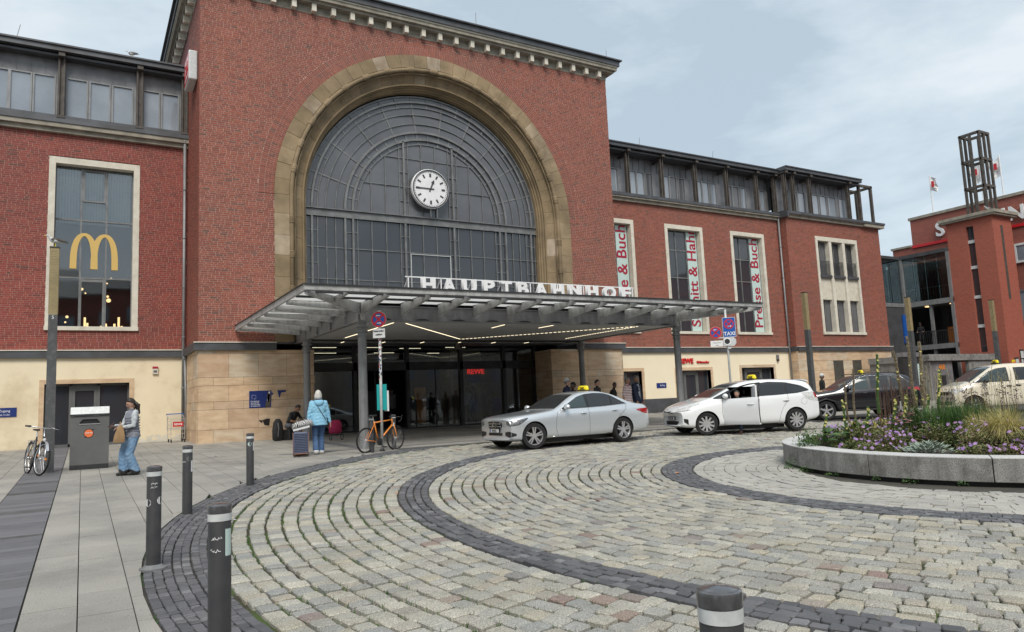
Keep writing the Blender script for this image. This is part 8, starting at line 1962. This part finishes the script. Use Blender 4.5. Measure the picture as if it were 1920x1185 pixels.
# silver lamb's ears at the rim
t = plant('lambs_ear', 'silvery felted clump of lamb\'s ears on the near rim of the bed', 10.86, 6.46); b = MB()
for k in range(230):
    a = gr.uniform(0, 6.283); r_ = abs(gr.gauss(0, .17)); ex = 1.35; p = Vector((r_*math.cos(a)*.8, r_*math.sin(a)*ex, gr.uniform(.0, .15)*(1-min(1, r_/.5)))); leaf(b, p, (math.cos(a)*.8, math.sin(a), gr.uniform(.2, 1.2)), (0, 0, 1), gr.uniform(.07, .13), gr.uniform(.014, .024), gr.random())
b.build('leaves', M['leafS'], t, tint=True)
def grass(name, label, x, y, n, h, spread, m, lean=.5, w=.004, seg=5, dirb=None, rootr=.1):
    t = plant(name, label, x, y, 'grass'); b = MB()
    for k in range(n):
        a = gr.uniform(0, 6.283); r_ = rootr*math.sqrt(gr.random()); p = Vector((r_*math.cos(a), r_*math.sin(a), 0)); hh = h*gr.uniform(.6, 1.08); da = a+gr.uniform(-.6, .6); l_ = spread*gr.uniform(.2, 1.0)
        pr = None; tt = gr.random(); sd = Vector((-math.sin(da), math.cos(da), 0))
        for j in range(seg+1):
            q = j/seg; c = p+Vector((math.cos(da)*l_*q**1.8, math.sin(da)*l_*q**1.8, hh*(q-lean*.55*l_/max(spread, .01)*q**3))); ww = w*(1-q*.85)
            cur = (c-sd*ww, c+sd*ww)
            if pr: b.add([pr[0], pr[1], cur[1], cur[0]], [(0, 1, 2, 3)], 0, tt)
            pr = cur
    b.build('blades', m, t, tint=True); return t
grass('feather_grass', 'straw coloured feather grass clump spilling over at the right edge of the photo', 11.75, 5.80, 2200, .80, .55, M['grassY'], 1.3, .0034, rootr=.14)
grass('feather_grass', 'lower straw coloured tuft left of the big feather grass', 11.75, 6.15, 900, .70, .38, M['grassY'], 1.2, .0034, rootr=.12)
for i, (x, y, lab) in enumerate(((11.85, 6.95, 'fresh green grass clump left of the straw grass'), (12.25, 6.65, 'middle fresh green grass clump behind the violet flowers'), (12.45, 6.25, 'fresh green grass clump behind the straw grass'), (12.75, 6.85, 'rear green grass clump below the cream van'))):
    grass('green_grass', lab, x, y, 1500, .82, .26, M['grassG'], .8, .0042, rootr=.30)
# tall mulleins, each a plant of its own
def mullein(lab, bx, by, tx, tz, yellow=.3, thick=1.0):
    t = plant('mullein', lab, bx, by); z0 = bed(bx, by); h = tz-z0; b = MB(); dx = tx-bx; P_ = lambda q: Vector((dx*q**1.3+.015*math.sin(q*9), .03*math.sin(q*4), h*q)); 
    b.tube([P_(i/12) for i in range(13)], [.010*thick*(1-.5*i/12) for i in range(13)], 6, tint=.6); b.build('stem', M['stemB'], t, tint=True)
    s_ = MB(); f_ = MB()
    for k in range(int(150*h)):
        q = .35+.65*k/(150*h); c = P_(q); a = k*2.4; r_ = .019*thick*(1.15-.5*q); p = c+Vector((r_*math.cos(a), r_*math.sin(a), 0))
        if gr.random() < yellow*.30*(1.3 if q > .6 else .3):
            for j in range(5): an = 2*math.pi*j/5; n_ = Vector((math.cos(a), math.sin(a), .2)); u = n_.orthogonal().normalized(); w = n_.cross(u); f_.add([p, p+(u*math.cos(an)+w*math.sin(an))*.016, p+(u*math.cos(an+.6)+w*math.sin(an+.6))*.022+n_*.006, p+(u*math.cos(an+1.1)+w*math.sin(an+1.1))*.015], [(0, 1, 2, 3)], 0, gr.random())
        else: s_.ell(p, (.010*thick, .010*thick, .012*thick), n=5, m=3, tint=gr.random())
    if s_.v: s_.build('seed_capsules', M['seed'] if yellow < .3 else M['leafG'], t, tint=True, kind='stuff')
    if f_.v: f_.build('flowers', M['petalY'], t, tint=True, kind='stuff')
    l_ = MB()
    for k in range(16): a = gr.uniform(0, 6.283); leaf(l_, (0, 0, gr.uniform(0, .25)), (math.cos(a), math.sin(a), gr.uniform(.1, .8)), (0, 0, 1), gr.uniform(.16, .30), gr.uniform(.03, .055), gr.random())
    l_.build('leaves', M['leafG'], t, tint=True)
mullein('mullein with yellow tip, left of the brown stems, before the black taxi', 11.55, 7.60, 11.56, 2.02, .35)
mullein('bare mullein stalk leaning left over the dark link building', 12.15, 7.45, 11.78, 2.06, .06, 1.1)
mullein('tallest mullein stalk, leaning left and bare to its tip', 12.0, 7.2, 11.80, 2.28, .05, 1.1)
mullein('tall straight seed-studded mullein before the poster board', 11.98, 7.05, 11.88, 2.18, .08, 1.25)
mullein('short bare mullein at the left, before the bonnet of the black taxi', 11.42, 7.95, 11.38, 1.80, .0, .8)
mullein('leftmost bare mullein leaning over the white taxi\'s rear', 11.42, 8.05, 11.24, 1.58, .03, .8)
mullein('yellow flowering mullein at the left of the grasses', 12.24, 7.0, 12.30, 1.72, .8)
mullein('small yellow flowering mullein near the tail lamp of the white taxi', 10.95, 7.75, 10.72, 1.28, .6, .9)
mullein('short yellow mullein rising from the left end of the bed', 10.75, 8.1, 10.78, 1.05, .7, 1.0)
for i, (x, y, z, lab) in enumerate(((11.75, 7.3, 1.32, 'low bushy yellow mullein in the middle of the bed'), (11.55, 7.35, 1.25, 'yellow flowered spike left of the pink coneflowers'), (12.1, 7.3, 1.40, 'yellow flowered spike right of the brown stems'), (12.3, 7.25, 1.30, 'yellow flowered spike behind the pink coneflowers'), (11.2, 7.6, 1.15, 'yellow flowered spike above the yellowing leaves'))): mullein(lab, x, y, x+gr.uniform(-.05, .05), z, .85, 1.1)
# upright dark stems
t = plant('brown_stems', 'cluster of thin upright reddish brown dead stems before the black taxi', 12.2, 7.75); b = MB()
for k in range(42): x, y = gr.uniform(-.36, .34), gr.uniform(-.14, .14); b.tube([(x, y, 0), (x+gr.uniform(-.03, .03), y, gr.uniform(.75, 1.12))], [.007, .005], 4, tint=gr.random()*.5)
b.build('stems', M['stemB'], t, tint=True, kind='stuff')
# yellowing bush, coneflowers
def bush(name, lab, x, y, w, h, m, n, ls=.06, lw=.02):
    t = plant(name, lab, x, y); b = MB()
    for k in range(n):
        v = rv(-.1); q = gr.uniform(.3, 1); leaf(b, (v.x*w*q, v.y*w*q, max(.02, v.z)*h*q), v+rv(-.4)*.8, (0, 0, 1), ls*gr.uniform(.6, 1.3), lw*gr.uniform(.7, 1.2), gr.random())
    b.build('leaves', m, t, tint=True); return t
bush('yellowing_perennial', 'yellowing leafy perennial at the left of the bed', 11.1, 7.75, .28, .42, M['leafY'], 260, .10, .022); bush('yellowing_perennial', 'second yellowing perennial nearer the middle', 11.35, 7.5, .24, .44, M['leafY'], 160, .10, .02)
bush('broad_leaf_perennial', 'broad green leaved perennial behind the white taxi end of the bed', 11.3, 7.9, .26, .42, M['leafG'], 150, .15, .04); bush('broad_leaf_perennial', 'broad green leaved perennial left of the green grass', 11.72, 7.0, .20, .58, M['leafG'], 90, .20, .05); bush('broad_leaf_perennial', 'dark leaved bush under the brown stems', 12.0, 7.55, .36, .5, M['leaf'], 420, .08, .022)
bush('left_end_herb', 'small green herb hanging over the left end of the wall', 10.55, 8.35, .22, .24, M['leafG'], 260, .06, .012); bush('left_end_herb', 'grey green herb behind the left end of the bed', 10.8, 8.5, .25, .30, M['leafG'], 260, .06, .012)
t = plant('coneflowers', 'patch of drooping pink coneflowers with dark centres in mid bed', 11.72, 7.25); b = MB(); c_ = MB(); l_ = MB()
for k in range(46):
    x, y = gr.gauss(0, .24), gr.gauss(0, .13); z = gr.uniform(.40, .56); b.tube([(x, y, 0), (x, y, z)], .004, 4, mi=0, tint=.2); c_.ell((x, y, z+.008), (.014, .014, .013), n=7, m=4, tint=gr.random())
    for j in range(10): a = 2*math.pi*j/10; d = Vector((math.cos(a), math.sin(a), -.25)); s_ = Vector((-math.sin(a), math.cos(a), 0)); p = Vector((x, y, z)); l_.add([p+s_*.004, p+d*.045+s_*.007, p+d*.05-s_*.006, p-s_*.004], [(0, 1, 2, 3)], 0, gr.random())
b.build('stems', M['leafG'], t, tint=True, kind='stuff'); c_.build('centres', M['stalkD'], t, tint=True, kind='stuff'); l_.build('petals', M['petalP'], t, tint=True, kind='stuff')
# verbena and dry grasses at the back right
def sprays(name, lab, x, y, n, h, sx, sy, head, m, hr=.016, thin=.0022, lean=.12):
    t = plant(name, lab, x, y); b = MB(); hd = MB()
    for k in range(n):
        px_, py_ = gr.uniform(-sx, sx), gr.uniform(-sy, sy); hh = h*gr.uniform(.65, 1.05); lx = gr.uniform(-lean, lean); top = Vector((px_+lx, py_, hh)); b.tube([(px_, py_, 0), (px_+lx*.4, py_, hh*.6), top], thin, 3, tint=gr.random(), cap=False)
        if head == 'ball':
            for j in range(4): hd.ell(top+Vector((gr.uniform(-.04, .04), gr.uniform(-.03, .03), gr.uniform(-.03, .02))), (hr, hr, hr*.7), n=6, m=4, tint=gr.random())
        else:
            for j in range(9): leaf(hd, top-Vector((lx*.03*j, 0, .025*j)), (gr.uniform(-1, 1), gr.uniform(-1, 1), 1.6), (0, 0, 1), .05, .004, gr.random())
    b.build('stems', M['stemB'] if m != 'straw' else M['grassY'], t, tint=True, kind='stuff'); hd.build('heads', M['stalkD'] if head == 'ball' else M['seed'], t, tint=True, kind='stuff')
sprays('verbena', 'dark headed wiry verbena stand before the cream van door', 12.9, 6.9, 60, .95, .6, .3, 'ball', 'b', .010)
sprays('verbena', 'dark headed wiry verbena behind the straw grass', 12.2, 6.0, 34, .92, .4, .25, 'ball', 'b', .010)
sprays('verbena', 'sparse dark seed heads left of the green grass', 12.3, 7.4, 24, .82, .3, .2, 'ball', 'b', .012)
sprays('reed_grass', 'tall buff reed grass plumes before the kiosk', 13.0, 7.45, 22, 1.30, .55, .25, 'plume', 'straw', lean=.28); sprays('reed_grass', 'buff reed grass plumes before the van windows', 12.75, 6.3, 28, 1.2, .6, .3, 'plume', 'straw', lean=.3)
# weeds at the foot of the wall
for i, (a, lab) in enumerate(((150, 'leafy weed at the left foot of the flower bed wall'), (158, 'small weed under the wall near its left end'), (170, 'weeds in the gap under the granite wall'), (184, 'tiny weed tuft under the wall'), (193, 'green weed under the middle wall block'), (205, 'last small weed under the wall'))):
    a = R(a+.0); x, y = PCX+(PR+.02)*math.cos(a), PCY+(PR+.02)*math.sin(a); t = thing('weed', lab, 'weed', (x, y, gz(x, y))); b = MB()
    for k in range((260, 90, 70, 30, 70, 30)[i]): v = rv(0); w = (.16, .12, .1, .05, .09, .05)[i]; leaf(b, (v.x*w, v.y*w, v.z*(.20 if i == 0 else .07)*gr.random()), v+rv(-.3), (0, 0, 1), .03, .009, gr.random())
    b.build('leaves', M['leafG'], t, tint=True)
# moss and grass in the joints: too small to pick apart
b = MB()
def tuft(x, y, n, s=.022):
    for k in range(n):
        p = (x+gr.gauss(0, .02), y+gr.gauss(0, .02), gz(x, y)-.028); v = rv(.3); b.add([(p[0]-.004, p[1], p[2]), (p[0]+.004, p[1], p[2]), (p[0]+v.x*.015, p[1]+v.y*.015, p[2]+s*gr.uniform(1.0, 1.9))], [(0, 1, 2)], 0, gr.random())
for i in range(13):       # along the ring joints, patchy
    for ra in ([10.22+(12.96-10.22)*i/12] if i < 12 else []):
        th = R(120)
        while th < R(262):
            x, y = pol(ra, th); th += .013
            if noise.noise(Vector((x*.9, y*.9, ra)))+.05*i-.26 > 0 and seen(x, y, 20): tuft(x, y, 4, .026)
for i in range(22):
    ra = 5.12+(9.68-5.12)*i/21; th = R(150)
    while th < R(255):
        x, y = pol(ra, th); th += .016
        if noise.noise(Vector((x*.8, y*.8, 3)))-.02 > 0 and seen(x, y, 20) and math.hypot(x, y) < 12: tuft(x, y, 2)
for k in range(2200):
    th = R(gr.uniform(108, 150)); r_ = 12.95+gr.gauss(-.15, .14); x, y = pol(r_, th)
    if y < KERB_Y-.1 and seen(x, y, 20): tuft(x, y, 3, .02)
for k in range(500):
    th = R(gr.uniform(150, 235)); x, y = pol(13.70, th)
    if noise.noise(Vector((x, y, 9))) > .05 and seen(x, y, 20): tuft(x, y, 2)
tag(b.build('joint_moss', M['grassG'], tint=True), 'moss and grass growing in the joints between the granite setts', 'moss', kind='stuff')
# fallen leaves and scraps on the pavement
for i, (x, y, m_, lab) in enumerate(((8.55, 9.35, 'orange', 'orange leaf on the dark paving ring'), (4.05, 10.5, 'orange', 'orange leaf lying on the mid paving band'), (.78, 5.35, 'leather', 'brown leaf on the basalt kerb band'), (1.62, 9.7, 'white', 'white paper scrap on the basalt kerb band'), (2.1, 17.6, 'white', 'white scrap on the pavement beyond the gilet woman'), (3.4, 16.9, 'white', 'white scrap near the suitcase'), (5.9, 15.3, 'leather', 'pale brown leaf on the far setts'), (-.2, 18.7, 'reflect', 'pale leaf beside the litter bin'), (1.9, 19.4, 'reflect', 'pale scrap behind the gilet woman'), (3.0, 20.5, 'reflect', 'small pale scrap towards the shopping trolley'))):
    t = thing('litter', lab, 'leaf' if 'leaf' in lab else 'scrap', (x, y, gz(x, y)+.01), gr.uniform(0, 6)); b = MB(); s_ = .05
    b.add([(-s_, 0, 0), (-s_*.3, -s_*.5, .012), (s_, -s_*.1, .002), (s_*.3, s_*.55, .018), (0, 0, .004)], [(0, 1, 4), (1, 2, 4), (2, 3, 4), (3, 0, 4)]); b.build('blade', M[m_], t)
